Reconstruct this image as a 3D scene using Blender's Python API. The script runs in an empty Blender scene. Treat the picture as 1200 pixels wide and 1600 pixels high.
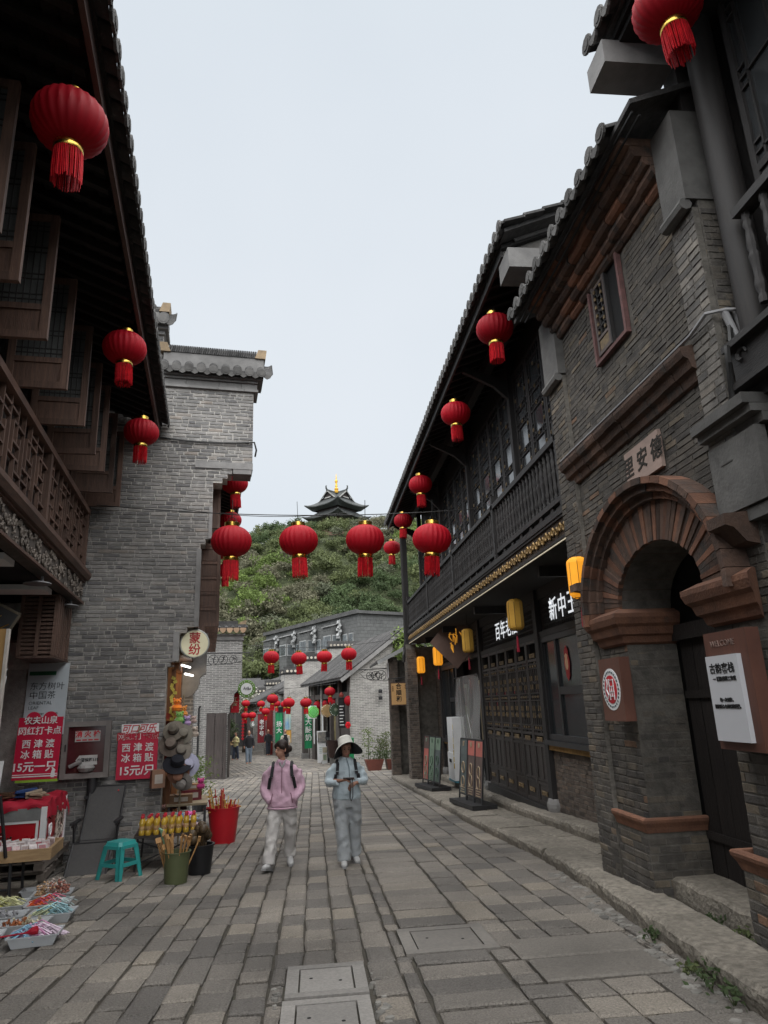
import bpy, bmesh, math, random
import numpy as np
from mathutils import Vector, Matrix, Euler
R = math.radians
rnd = random.Random(7)
scene = bpy.context.scene
COL = scene.collection
# ------------------------------------------------------------------ camera, sky, sun, exposure
cam_d = bpy.data.cameras.new('camera')
cam = bpy.data.objects.new('camera', cam_d)
COL.objects.link(cam)
cam_d.sensor_fit = 'VERTICAL'
cam_d.sensor_height = 36.0
cam_d.lens = 23.895
cam_d.clip_start = 0.05
cam_d.clip_end = 3000
CAM = Vector((0, 0, 1.6))
_r = Vector((0.99447387, -0.09818108, -0.03717781))
_u = Vector((0.00882669, -0.27467997, 0.96149519))
_f = Vector((0.10461264, 0.95651001, 0.27229544))
cam.matrix_world = Matrix(((_r.x, _u.x, -_f.x, 0), (_r.y, _u.y, -_f.y, 0), (_r.z, _u.z, -_f.z, 1.6), (0, 0, 0, 1)))
scene.camera = cam
SUN_EL, SUN_AZ = 70.0, 185.0          # a bright patch of cloud high behind the viewer
world = bpy.data.worlds.new('World')
scene.world = world
world.use_nodes = True
nt = world.node_tree
nt.nodes.clear()
w_out = nt.nodes.new('ShaderNodeOutputWorld')
w_bg = nt.nodes.new('ShaderNodeBackground')
w_sky = nt.nodes.new('ShaderNodeTexSky')
w_sky.sky_type = 'NISHITA'
w_sky.sun_disc = False
w_sky.sun_elevation = R(SUN_EL)
w_sky.sun_rotation = R(SUN_AZ)
w_sky.air_density = 1.0
w_sky.dust_density = 3.0
w_tc = nt.nodes.new('ShaderNodeTexCoord')
w_no = nt.nodes.new('ShaderNodeTexNoise')
w_no.inputs['Scale'].default_value = 1.6
w_no.inputs['Detail'].default_value = 4
w_no.inputs['Roughness'].default_value = 0.45
w_ramp = nt.nodes.new('ShaderNodeValToRGB')
w_ramp.color_ramp.elements[0].position = 0.3
w_ramp.color_ramp.elements[0].color = (3.08, 3.36, 3.62, 1)
w_ramp.color_ramp.elements[1].position = 0.75
w_ramp.color_ramp.elements[1].color = (3.5, 3.72, 3.93, 1)
w_mix = nt.nodes.new('ShaderNodeMix')
w_mix.data_type = 'RGBA'
w_mix.inputs[0].default_value = 0.95
nt.links.new(w_tc.outputs['Generated'], w_no.inputs['Vector'])
nt.links.new(w_no.outputs['Fac'], w_ramp.inputs['Fac'])
nt.links.new(w_sky.outputs['Color'], w_mix.inputs[6])
nt.links.new(w_ramp.outputs['Color'], w_mix.inputs[7])
nt.links.new(w_mix.outputs[2], w_bg.inputs['Color'])
w_bg.inputs['Strength'].default_value = 0.05
nt.links.new(w_bg.outputs['Background'], w_out.inputs['Surface'])
sun_d = bpy.data.lights.new('sun', 'SUN')
sun_d.energy = 1.5
sun_d.angle = R(120)
sun_d.color = (1.0, 0.98, 0.95)
sun = bpy.data.objects.new('sun', sun_d)
COL.objects.link(sun)
sun.location = (0, 0, 60)
_az = R(SUN_AZ)
_sd = Vector((math.sin(_az) * math.cos(R(SUN_EL)), math.cos(_az) * math.cos(R(SUN_EL)), math.sin(R(SUN_EL))))
sun.rotation_euler = _sd.to_track_quat('Z', 'Y').to_euler()
scene.render.engine = 'CYCLES'
scene.view_settings.view_transform = 'Standard'
scene.view_settings.look = 'None'
scene.view_settings.exposure = 2.2
scene.view_settings.gamma = 1.0
scene.view_settings.use_curve_mapping = False
scene.cycles.max_bounces = 6
scene.cycles.diffuse_bounces = 4
scene.cycles.glossy_bounces = 2
scene.cycles.transmission_bounces = 3
scene.cycles.transparent_max_bounces = 8
scene.cycles.use_denoising = True
scene.cycles.caustics_reflective = False
scene.cycles.caustics_refractive = False
# ------------------------------------------------------------------ small geometry kit
TH = R(8.331)                                   # the left row of houses is turned by this angle
LR = Matrix.Rotation(TH, 3, 'Z')
def LW(a, b, z):
 return LR @ Vector((a, b, z))
def gz(y):
 """height of the street: it runs gently downhill"""
 return -.042 * y if y < 14 else -.588 - .024 * (y - 14)
def px_size(p, l, h):
 """apparent size (square pixels) of a small piece, 0 when out of the frame"""
 d = p - CAM
 z = d.dot(_f)
 if z < .3:
  return 0
 x, y = d.dot(_r) / z * 1062, d.dot(_u) / z * 1062
 if abs(x) > 620 or abs(y) > 820:
  return 0
 return l * h * (1062 / z) ** 2
class MB:
 def __init__(s):
  s.v, s.f = [], []
 def add(s, vs, fs):
  n = len(s.v)
  s.v.extend(vs)
  s.f.extend(tuple(i + n for i in f) for f in fs)
  return s
 def box(s, x0, x1, y0, y1, z0, z1):
  return s.add([(x0, y0, z0), (x1, y0, z0), (x1, y1, z0), (x0, y1, z0), (x0, y0, z1), (x1, y0, z1), (x1, y1, z1), (x0, y1, z1)],
                     [(3, 2, 1, 0), (4, 5, 6, 7), (0, 1, 5, 4), (1, 2, 6, 5), (2, 3, 7, 6), (3, 0, 4, 7)])
 def obb(s, c, size, m=None):
  m = m or Matrix.Identity(3)
  c = Vector(c)
  h = [d / 2 for d in size]
  vs = [tuple(c + m @ Vector((sx * h[0], sy * h[1], sz * h[2]))) for sz in (-1, 1) for sx, sy in ((-1, -1), (1, -1), (1, 1), (-1, 1))]
  return s.add(vs, [(3, 2, 1, 0), (4, 5, 6, 7), (0, 1, 5, 4), (1, 2, 6, 5), (2, 3, 7, 6), (3, 0, 4, 7)])
 def bar(s, p, q, w, h, up=(0, 0, 1)):
  p, q = Vector(p), Vector(q)
  d = q - p
  l = d.length
  d = d / l
  up = Vector(up)
  if abs(d.dot(up)) > .98:
   up = Vector((1, 0, 0))
  sx = d.cross(up).normalized()
  sz = sx.cross(d)
  return s.obb((p + q) / 2, (w, l, h), Matrix((sx, d, sz)).transposed())
 def tube(s, pts, r, n=6, cap=True, closed=False):
  pts = [Vector(p) for p in pts]
  rs = r if isinstance(r, (list, tuple)) else [r] * len(pts)
  vs, fs = [], []
  ref = None
  m = len(pts)
  for i, p in enumerate(pts):
   if closed:
    t = pts[(i + 1) % m] - pts[i - 1]
   else:
    t = pts[min(i + 1, m - 1)] - pts[max(i - 1, 0)]
   t.normalize()
   if ref is None:
    ref = Vector((0, 0, 1)) if abs(t.z) < .9 else Vector((1, 0, 0))
   u = (ref - t * ref.dot(t)).normalized()
   ref = u
   w = t.cross(u)
   for k in range(n):
    a = 2 * math.pi * k / n
    vs.append(tuple(p + (u * math.cos(a) + w * math.sin(a)) * rs[i]))
  for i in range(m if closed else m - 1):
   j = (i + 1) % m
   for k in range(n):
    fs.append((i * n + k, i * n + (k + 1) % n, j * n + (k + 1) % n, j * n + k))
  if cap and not closed:
   fs.append(tuple(range(n - 1, -1, -1)))
   fs.append(tuple((m - 1) * n + k for k in range(n)))
  return s.add(vs, fs)
 def lathe(s, prof, n=12, c=(0, 0, 0), rib=0.0, ribs=0, m=None, phase=0.0):
  """prof: (radius, z) from bottom to top, turned about z, then optionally turned by m"""
  vs, fs = [], []
  c = Vector(c)
  for (r, z) in prof:
   for k in range(n):
    a = 2 * math.pi * (k + phase) / n
    rr = r * (1 - rib * (0.5 + 0.5 * math.cos(ribs * a))) if ribs else r
    p = Vector((rr * math.cos(a), rr * math.sin(a), z))
    vs.append(tuple(c + (m @ p if m else p)))
  for i in range(len(prof) - 1):
   for k in range(n):
    fs.append((i * n + k, i * n + (k + 1) % n, (i + 1) * n + (k + 1) % n, (i + 1) * n + k))
  if prof[0][0] > 1e-4:
   fs.append(tuple(range(n - 1, -1, -1)))
  if prof[-1][0] > 1e-4:
   fs.append(tuple((len(prof) - 1) * n + k for k in range(n)))
  return s.add(vs, fs)
 def prism(s, poly, f0, f1):
  """poly: 2-D points; f0, f1 map a 2-D point to 3-D on either end"""
  n = len(poly)
  vs = [tuple(f0(*p)) for p in poly] + [tuple(f1(*p)) for p in poly]
  fs = [tuple(range(n - 1, -1, -1)), tuple(range(n, 2 * n))]
  fs += [(i, (i + 1) % n, n + (i + 1) % n, n + i) for i in range(n)]
  return s.add(vs, fs)
 def face(s, *vs):
  return s.add([tuple(v) for v in vs], [tuple(range(len(vs)))])
 def mesh(s, name, mat=None, smooth=False, fix=True):
  me = bpy.data.meshes.new(name)
  me.from_pydata(s.v, [], s.f)
  if fix:
   bm = bmesh.new()
   bm.from_mesh(me)
   bmesh.ops.recalc_face_normals(bm, faces=bm.faces)
   bm.to_mesh(me)
   bm.free()
  if mat:
   me.materials.append(mat)
  if smooth:
   me.polygons.foreach_set('use_smooth', [True] * len(me.polygons))
   me.set_sharp_from_angle(angle=.7)
  return me
OFF = {}
def link(name, me, parent=None, loc=(0, 0, 0), rot=None, scale=None, kind=None):
 o = bpy.data.objects.new(name, me)
 COL.objects.link(o)
 o.parent = parent
 off = OFF.get(parent.name, Vector()) if parent is not None else Vector()
 o.location = Vector(loc) + off
 if rot is not None:
  o.rotation_euler = rot
 if scale is not None:
  o.scale = scale
 if kind:
  o['kind'] = kind
 return o
def part(name, mb, mat, parent, smooth=False, kind=None, label=None, fix=True):
 o = link(name, mb.mesh(name, mat, smooth, fix), parent, kind=kind)
 if label:
  o['label'] = label
 return o
def tag(o, label, cat, group=None, kind=None):
 if label:
  o['label'] = label
 if cat:
  o['category'] = cat
 if group:
  o['group'] = group
 if kind:
  o['kind'] = kind
 return o
def root(name, label, cat, base, left=False, group=None):
 """an Empty at a building's base; its parts are given in street coordinates (x, y, z), or in the
 left row's own coordinates (a, b, z)"""
 o = bpy.data.objects.new(name, None)
 COL.objects.link(o)
 o.empty_display_size = .2
 base = Vector(base)
 o.location = (LR @ base) if left else base
 o.rotation_euler = (0, 0, TH if left else 0)
 OFF[o.name] = -base
 return tag(o, label, cat, group)
def thing(name, label, cat, loc=(0, 0, 0), rz=0.0, group=None, rot=None):
 o = bpy.data.objects.new(name, None)
 COL.objects.link(o)
 o.empty_display_size = .1
 o.location = loc
 o.rotation_euler = rot if rot is not None else (0, 0, rz)
 return tag(o, label, cat, group)
def kids(o, cache={}):
 return list(o.children)
def copy_tree(o, parent=None):
 c = o.copy()
 COL.objects.link(c)
 c.parent = parent
 for ch in o.children:
  copy_tree(ch, c)
 return c
def ordinal(i):
 w = ['first', 'second', 'third', 'fourth', 'fifth', 'sixth', 'seventh', 'eighth', 'ninth', 'tenth', 'eleventh', 'twelfth']
 return w[i]
# ------------------------------------------------------------------ materials
MATS = {}
def M(name, c, c2=None, s=6.0, rough=.8, bump=.25, bs=60.0, metal=0.0, rv=.18, stretch=None, grime=.25, spec=.35, ramp=None,
      lime=None, emit=None, es=1.0, trans=0.0, sheen=0.0, bd=.01, coat=0.0):
 if name in MATS:
  return MATS[name]
 m = bpy.data.materials.new(name)
 m.use_nodes = True
 t = m.node_tree
 N = t.nodes
 N.clear()
 L = t.links.new
 def nd(k, **kw):
  n = N.new(k)
  for a, b in kw.items():
   setattr(n, a, b)
  return n
 out = nd('ShaderNodeOutputMaterial')
 b = nd('ShaderNodeBsdfPrincipled')
 geo = nd('ShaderNodeNewGeometry')
 pos = geo.outputs['Position']
 if stretch:
  mp = nd('ShaderNodeMapping')
  mp.inputs['Scale'].default_value = stretch
  L(pos, mp.inputs['Vector'])
  pos = mp.outputs['Vector']
 c2 = c2 or tuple(x * .62 for x in c)
 # tone: noise over the surface, plus a different tone for every single piece
 n1 = nd('ShaderNodeTexNoise')
 n1.inputs['Scale'].default_value = s
 n1.inputs['Detail'].default_value = 5
 n1.inputs['Roughness'].default_value = .62
 L(pos, n1.inputs['Vector'])
 oi = nd('ShaderNodeObjectInfo')
 add = nd('ShaderNodeMath', operation='ADD')
 L(oi.outputs['Random'], add.inputs[0])
 L(geo.outputs['Random Per Island'], add.inputs[1])
 fr = nd('ShaderNodeMath', operation='FRACT')
 L(add.outputs[0], fr.inputs[0])
 mr = nd('ShaderNodeMapRange')
 mr.inputs['From Min'].default_value = .28
 mr.inputs['From Max'].default_value = .72
 L(n1.outputs['Fac'], mr.inputs['Value'])
 mx = nd('ShaderNodeMix', data_type='RGBA')
 L(mr.outputs[0], mx.inputs[0])
 mx.inputs[6].default_value = (*c2, 1)
 mx.inputs[7].default_value = (*c, 1)
 col = mx.outputs[2]
 if ramp:
  rp = nd('ShaderNodeValToRGB')
  e = rp.color_ramp.elements
  e[0].position, e[0].color = ramp[0][0], (*ramp[0][1], 1)
  e[1].position, e[1].color = ramp[-1][0], (*ramp[-1][1], 1)
  for p, q in ramp[1:-1]:
   k = e.new(p)
   k.color = (*q, 1)
  L(fr.outputs[0], rp.inputs['Fac'])
  m2 = nd('ShaderNodeMix', data_type='RGBA', blend_type='MULTIPLY')
  m2.inputs[0].default_value = 1
  L(col, m2.inputs[6])
  L(rp.outputs['Color'], m2.inputs[7])
  col = m2.outputs[2]
 elif rv:
  k = nd('ShaderNodeMapRange')
  k.inputs['To Min'].default_value = 1 - rv
  k.inputs['To Max'].default_value = 1 + rv
  L(fr.outputs[0], k.inputs['Value'])
  m2 = nd('ShaderNodeVectorMath', operation='SCALE')
  L(col, m2.inputs[0])
  L(k.outputs[0], m2.inputs['Scale'])
  col = m2.outputs[0]
 if grime:
  n2 = nd('ShaderNodeTexNoise')
  n2.inputs['Scale'].default_value = .9
  n2.inputs['Detail'].default_value = 4
  L(geo.outputs['Position'], n2.inputs['Vector'])
  k = nd('ShaderNodeMapRange')
  k.inputs['From Min'].default_value = .3
  k.inputs['From Max'].default_value = .7
  k.inputs['To Min'].default_value = 1 - grime
  k.inputs['To Max'].default_value = 1 + grime * .6
  L(n2.outputs['Fac'], k.inputs['Value'])
  m3 = nd('ShaderNodeVectorMath', operation='SCALE')
  L(col, m3.inputs[0])
  L(k.outputs[0], m3.inputs['Scale'])
  col = m3.outputs[0]
 if lime:
  n3 = nd('ShaderNodeTexNoise')
  n3.inputs['Scale'].default_value = lime[2]
  n3.inputs['Detail'].default_value = 7
  n3.inputs['Roughness'].default_value = .7
  L(geo.outputs['Position'], n3.inputs['Vector'])
  k = nd('ShaderNodeMapRange')
  k.inputs['From Min'].default_value = lime[1]
  k.inputs['From Max'].default_value = lime[1] + .12
  L(n3.outputs['Fac'], k.inputs['Value'])
  m4 = nd('ShaderNodeMix', data_type='RGBA')
  L(k.outputs[0], m4.inputs[0])
  L(col, m4.inputs[6])
  m4.inputs[7].default_value = (*lime[0], 1)
  col = m4.outputs[2]
 L(col, b.inputs['Base Color'])
 # gloss varies too
 k = nd('ShaderNodeMapRange')
 k.inputs['To Min'].default_value = max(.02, rough - .1)
 k.inputs['To Max'].default_value = min(1, rough + .1)
 L(n1.outputs['Fac'], k.inputs['Value'])
 L(k.outputs[0], b.inputs['Roughness'])
 b.inputs['Metallic'].default_value = metal
 b.inputs['Specular IOR Level'].default_value = spec
 if sheen:
  b.inputs['Sheen Weight'].default_value = sheen
 if coat:
  b.inputs['Coat Weight'].default_value = coat
 if bump:
  nb = nd('ShaderNodeTexNoise')
  nb.inputs['Scale'].default_value = bs
  nb.inputs['Detail'].default_value = 4
  L(pos, nb.inputs['Vector'])
  bp = nd('ShaderNodeBump')
  bp.inputs['Strength'].default_value = bump
  bp.inputs['Distance'].default_value = bd
  L(nb.outputs['Fac'], bp.inputs['Height'])
  L(bp.outputs['Normal'], b.inputs['Normal'])
 if emit:
  b.inputs['Emission Color'].default_value = (*emit, 1)
  b.inputs['Emission Strength'].default_value = es
 sh = b.outputs[0]
 if trans:
  tb = nd('ShaderNodeBsdfTranslucent')
  L(col, tb.inputs['Color'])
  ms = nd('ShaderNodeMixShader')
  ms.inputs[0].default_value = trans
  L(sh, ms.inputs[1])
  L(tb.outputs[0], ms.inputs[2])
  sh = ms.outputs[0]
 L(sh, out.inputs['Surface'])
 MATS[name] = m
 return m
def brickwork(name, ca, cb, mortar, bw, bh, ms=.012, rz=0.0):
 """brick pattern for walls too far off to pick the bricks apart; coordinates: along the wall and up"""
 m = bpy.data.materials.new(name)
 m.use_nodes = True
 t = m.node_tree
 N, L = t.nodes, t.links.new
 b = N['Principled BSDF']
 b.inputs['Roughness'].default_value = .9
 geo = N.new('ShaderNodeNewGeometry')
 sep = N.new('ShaderNodeSeparateXYZ')
 mp = N.new('ShaderNodeMapping')
 mp.inputs['Rotation'].default_value = (0, 0, -rz)
 L(geo.outputs['Position'], mp.inputs['Vector'])
 L(mp.outputs['Vector'], sep.inputs[0])
 ad = N.new('ShaderNodeMath')
 ad.operation = 'ADD'
 L(sep.outputs['X'], ad.inputs[0])
 L(sep.outputs['Y'], ad.inputs[1])
 cb_ = N.new('ShaderNodeCombineXYZ')
 L(ad.outputs[0], cb_.inputs['X'])
 L(sep.outputs['Z'], cb_.inputs['Y'])
 bt = N.new('ShaderNodeTexBrick')
 bt.inputs['Scale'].default_value = 1
 bt.inputs['Brick Width'].default_value = bw
 bt.inputs['Row Height'].default_value = bh
 bt.inputs['Mortar Size'].default_value = ms
 bt.inputs['Mortar Smooth'].default_value = .3
 bt.inputs['Color1'].default_value = (*ca, 1)
 bt.inputs['Color2'].default_value = (*cb, 1)
 bt.inputs['Mortar'].default_value = (*mortar, 1)
 bt.inputs['Bias'].default_value = -.1
 no = N.new('ShaderNodeTexNoise')
 no.inputs['Scale'].default_value = 3
 no.inputs['Detail'].default_value = 6
 L(geo.outputs['Position'], no.inputs['Vector'])
 wob = N.new('ShaderNodeVectorMath')
 wob.operation = 'SCALE'
 wob.inputs['Scale'].default_value = .05
 L(no.outputs['Color'], wob.inputs[0])
 va = N.new('ShaderNodeVectorMath')
 L(cb_.outputs[0], va.inputs[0])
 L(wob.outputs[0], va.inputs[1])
 L(va.outputs[0], bt.inputs['Vector'])
 mr = N.new('ShaderNodeMapRange')
 mr.inputs['To Min'].default_value = .6
 mr.inputs['To Max'].default_value = 1.4
 L(no.outputs['Fac'], mr.inputs['Value'])
 sc = N.new('ShaderNodeVectorMath')
 sc.operation = 'SCALE'
 L(bt.outputs['Color'], sc.inputs[0])
 L(mr.outputs[0], sc.inputs['Scale'])
 L(sc.outputs[0], b.inputs['Base Color'])
 bp = N.new('ShaderNodeBump')
 bp.invert = True
 bp.inputs['Strength'].default_value = .8
 bp.inputs['Distance'].default_value = .02
 L(bt.outputs['Fac'], bp.inputs['Height'])
 L(bp.outputs['Normal'], b.inputs['Normal'])
 return m
BR = [(0, (.55, .55, .57)), (.2, (.8, .8, .8)), (.5, (.95, .94, .93)), (.8, (1.08, 1.06, 1.04)), (.94, (1.25, 1.2, 1.14)), (1, (1.1, .98, .88))]
m_brick_l = M('grey_brick', (.29, .285, .28), (.17, .167, .167), s=9, rough=.92, bump=.5, bs=70, ramp=BR, lime=((.46, .45, .43), .585, 7.0), grime=.3)
m_mortar_l = M('lime_mortar', (.5, .48, .45), (.3, .29, .27), s=14, rough=.95, bump=.5, bs=50)
m_brick_g = M('old_dark_brick', (.128, .118, .106), (.06, .056, .052), s=9, rough=.92, bump=.6, bs=60,
              ramp=[(0, (.7, .7, .72)), (.3, (.88, .87, .86)), (.6, (1.0, .98, .95)), (.86, (1.15, 1.1, 1.02)), (.95, (1.5, 1.36, 1.14)), (.985, (1.6, 1.4, 1.15)), (1, (1.9, 1.15, .8))],
              lime=((.3, .29, .265), .66, 4.0), grime=.4)
m_mortar_g = M('old_mortar', (.17, .158, .14), (.07, .065, .058), s=9, rough=.95, bump=.7, bs=45, grime=.4)
m_brick_p = M('limewashed_brick', (.20, .19, .175), (.11, .105, .1), s=9, rough=.92, bump=.5, ramp=BR, lime=((.36, .34, .31), .58, 5.0), grime=.3)
m_terra = M('red_brick', (.24, .115, .07), (.12, .06, .042), s=8, rough=.9, bump=.6, bs=50, grime=.45, rv=.3, lime=((.08, .06, .05), .62, 3.0))
m_terra2 = M('worn_red_brick', (.135, .082, .06), (.066, .044, .036), s=8, rough=.92, bump=.7, bs=45, grime=.45, rv=.4, lime=((.045, .04, .037), .52, 3.5))
m_pave = M('paving_granite', (.295, .277, .252), (.118, .11, .101), s=75, rough=.7, bump=1.0, bs=55, bd=.022, grime=.3, spec=.4,
           ramp=[(0, (.62, .61, .61)), (.3, (.8, .78, .76)), (.65, (1.0, .96, .92)), (.9, (1.16, 1.11, 1.04)), (1, (1.24, 1.16, 1.04))], lime=((.10, .095, .085), .66, 2.2))
m_joint = M('joint_earth', (.075, .066, .052), (.035, .032, .027), s=9, rough=.98, bump=.8, bs=40, lime=((.05, .062, .03), .62, 2.5))
m_kerb = M('kerb_granite', (.29, .262, .22), (.12, .108, .09), s=16, rough=.85, bump=1.0, bs=30, bd=.02, grime=.3, lime=((.10, .09, .075), .6, 3.5))
m_tile = M('roof_tile_clay', (.085, .083, .082), (.035, .035, .036), s=12, rough=.88, bump=.5, bs=50, lime=((.26, .25, .24), .62, 6.0), rv=.3)
m_tile_end = M('tile_end_clay', (.13, .127, .123), (.065, .063, .062), s=9, rough=.9, bump=.5, bs=60, rv=.3)
m_wood_d = M('black_timber', (.032, .029, .028), (.015, .014, .015), s=5, rough=.62, bump=.35, bs=25, stretch=(6, 6, .6), grime=.3, spec=.4)
m_wood_dh = M('black_timber_rails', (.033, .03, .029), (.016, .015, .015), s=5, rough=.6, bump=.35, bs=25, stretch=(6, .6, 6), grime=.3, spec=.4)
m_wood_b = M('brown_timber', (.15, .088, .064), (.07, .042, .033), s=6, rough=.62, bump=.35, bs=25, stretch=(6, 6, .5), grime=.3, spec=.4)
m_wood_bh = M('brown_timber_rails', (.145, .085, .062), (.068, .04, .032), s=6, rough=.62, bump=.35, bs=25, stretch=(5, .6, 6), grime=.3, spec=.4)
m_wood_g = M('weathered_boards', (.125, .105, .1), (.06, .05, .048), s=7, rough=.85, bump=.6, bs=25, stretch=(7, 7, .4), grime=.3)
m_carve = M('weathered_carving', (.20, .17, .145), (.085, .072, .062), s=12, rough=.8, bump=.5, bs=50)
m_gilt = M('dull_gilding', (.42, .27, .10), (.16, .10, .045), s=15, rough=.5, bump=.4, bs=60, metal=.35)
m_dark = M('dark_interior', (.012, .012, .013), rough=.9, bump=0, grime=0)  # near-black colour stands in for the shade inside openings
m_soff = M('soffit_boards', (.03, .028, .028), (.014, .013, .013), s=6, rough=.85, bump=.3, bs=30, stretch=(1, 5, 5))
m_glass = M('dark_glass', (.025, .03, .034), (.015, .018, .02), s=1.2, rough=.11, bump=.05, bs=3, rv=.1, grime=.1, spec=.9)  # opaque; the dark of the rooms behind is put into the colour
m_stone_g = M('grey_cut_stone', (.26, .255, .25), (.17, .167, .165), s=5, rough=.85, bump=.3, bs=50, grime=.3)
m_stone_d = M('sooty_cut_stone', (.15, .147, .142), (.085, .083, .08), s=5, rough=.85, bump=.4, bs=40, grime=.4, lime=((.06, .058, .055), .6, 3.0))
m_plaster = M('old_plaster', (.34, .33, .31), (.18, .17, .16), s=4, rough=.95, bump=.5, bs=30, grime=.4, lime=((.12, .115, .11), .6, 3.0))
m_red = M('lantern_silk', (.52, .008, .022), (.42, .006, .018), s=4, rough=.6, bump=.15, bs=150, rv=.16, grime=.12, trans=.3, spec=.3, bd=.003)
m_red_f = M('red_fringe', (.62, .014, .022), (.36, .006, .014), s=20, rough=.7, bump=.4, bs=120, rv=.25, grime=0, spec=.2)
m_gold = M('gold_foil', (.78, .52, .12), (.6, .36, .07), s=10, rough=.25, bump=.1, metal=1, rv=.05, grime=0)
m_wire = M('black_wire', (.02, .02, .02), rough=.5, bump=0, grime=0)
m_steel = M('black_steel', (.028, .028, .03), (.018, .018, .02), rough=.45, bump=.15, grime=.1)
m_white = M('white_paint', (.74, .75, .76), (.66, .67, .68), s=4, rough=.5, bump=.05, grime=.08, rv=.04)
# ================================================================== the ground, the paving, the kerbs
def bend(y):
 """beyond y = 30 the street turns to the left"""
 return -.2 * max(0, y - 30)
ys = [-30, -10, 0, 4, 8, 12, 14, 20, 26, 32, 40, 50, 60, 75, 95, 140, 260, 700]
g = MB()
for i, y in enumerate(ys):
 z = gz(min(max(y, -10), 75)) - .03
 g.v += [(-700, y, z), (700, y, z)]
 if i:
  g.f.append((2 * i - 2, 2 * i - 1, 2 * i + 1, 2 * i))
street = link('street', g.mesh('street', m_joint), kind='structure')
HOLES = [(-.21, .345, 5.15, 5.80), (-.22, .34, 4.42, 5.10), (.685, 1.42, 5.88, 6.60), (1.50, 2.50, 5.60, 6.10), (1.52, 2.45, 5.08, 5.57)]
stones = []
def in_hole(x0, x1, y0, y1):
 return any(x1 > h[0] + .01 and x0 < h[1] - .01 and y1 > h[2] + .01 and y0 < h[3] - .01 for h in HOLES)
def strip(x0, x1, y0, y1, lo, hi):
 y = y0 + rnd.uniform(-.3, 0)
 while y < y1:
  l = rnd.uniform(lo, hi)
  if rnd.random() < .1:
   l *= 1.35
  segs = [(y, y + l)]
  for h in HOLES:                       # stop at the covers and big slabs
   if x1 > h[0] + .02 and x0 < h[1] - .02:
    nx = []
    for a, b in segs:
     if b <= h[2] or a >= h[3]:
      nx.append((a, b))
     else:
      if h[2] - a > .09:
       nx.append((a, h[2]))
      if b - h[3] > .09:
       nx.append((h[3], b))
      c, d = max(a, h[2]), min(b, h[3])
      e = h[1] + (.1 if h[1] < .4 else 0)
      if d - c > .1:
       if h[0] - x0 > .05:
        stones.append((x0, h[0], c, d))
       if x1 - e > .05:
        stones.append((e, x1, c, d))
    segs = nx
  for a, b in segs:
   stones.append((x0, x1, a, b))
  y += l
x = -9.0
edges = []
while x < .70:
 w = rnd.uniform(.205, .265)
 if x + w > .62:
  w = .715 - x
 edges.append((x, x + w))
 x += w
for a, b in edges:
 strip(a, b, 3.2 if a > -3.4 else 6, 62 if a > -6 else 75, .25, .46)
strip(.725, 1.32, 3.2, 60, .2, .36)
x = 1.33
while x < 2.95:
 w = rnd.uniform(.25, .35)
 if x + w > 2.8:
  w = 2.97 - x
 strip(x, x + w, 3.2, 62, .27, .46)
 x += w
while x < 5.5:
 w = rnd.uniform(.3, .4)
 strip(x, x + w, 24.6, 60, .3, .52)
 x += w
def stone_geo(x0, x1, y0, y1, gap=.01, h=.05):
 """a worn paving stone: uneven corners, rounded edges, a slightly tilted top"""
 j = lambda k: rnd.uniform(-k, k)
 c = .02
 xs0, xs1, ys0, ys1 = x0 + gap, x1 - gap, y0 + gap * 1.2, y1 - gap * 1.2
 q = [(xs0 + j(.01), ys0 + j(.012)), (xs1 + j(.01), ys0 + j(.012)), (xs1 + j(.01), ys1 + j(.012)), (xs0 + j(.01), ys1 + j(.012))]
 cx, cy = sum(p[0] for p in q) / 4, sum(p[1] for p in q) / 4
 dz = j(.006)
 tx, ty = j(.012), j(.012)
 top, mid, bot = [], [], []
 for (px, py) in q:
  bx = px + bend(py)
  z = gz(py) + dz + tx * (px - cx) + ty * (py - cy)
  ix, iy = px + (cx - px) / abs(cx - px) * c, py + (cy - py) / abs(cy - py) * c
  top.append((ix + bend(iy), iy, z))
  mid.append((bx, py, z - .011))
  bot.append((bx, py, z - h))
 vs = top + mid + bot
 fs = [(0, 1, 2, 3)] + [(4 + i, 4 + (i + 1) % 4, (i + 1) % 4, i) for i in range(4)] + [(8 + i, 8 + (i + 1) % 4, 4 + (i + 1) % 4, 4 + i) for i in range(4)]
 return vs, fs
OFF[street.name] = Vector()
scored = []
for st in stones:
 c = Vector(((st[0] + st[1]) / 2 + bend((st[2] + st[3]) / 2), (st[2] + st[3]) / 2, gz((st[2] + st[3]) / 2)))
 d = c - CAM
 scored.append((px_size(c, st[1] - st[0], (st[3] - st[2]) * abs(d.z) / d.length), st))
scored.sort(key=lambda q: -q[0])
rest = MB()
for i, (s_, st) in enumerate(scored):
 vs, fs = stone_geo(*st)
 if i < 295:
  me = bpy.data.meshes.new('paving_stone')
  me.from_pydata(vs, [], fs)
  me.materials.append(m_pave)
  link('paving_stone', me, street)
 else:
  rest.add(vs, fs)
part('paving_stones', rest, m_pave, street, kind='stuff', fix=False)
m_slab = M('smooth_slab', (.225, .205, .18), (.13, .12, .107), s=40, rough=.7, bump=.8, bs=60, bd=.012, grime=.25, spec=.4)
for h in HOLES[3:]:
 mb = MB()
 mb.add(*stone_geo(h[0], h[1], h[2], h[3]))
 part('paving_slab', mb, m_slab, street)
KX = [(2.9, 2.42), (4.6, 2.51), (5.37, 2.6), (6.46, 2.68), (7.5, 2.8), (9.6, 2.9), (10.9, 2.84), (12.6, 2.8), (16, 2.78), (20, 2.66), (23.5, 2.58), (24.6, 2.58)]
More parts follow.
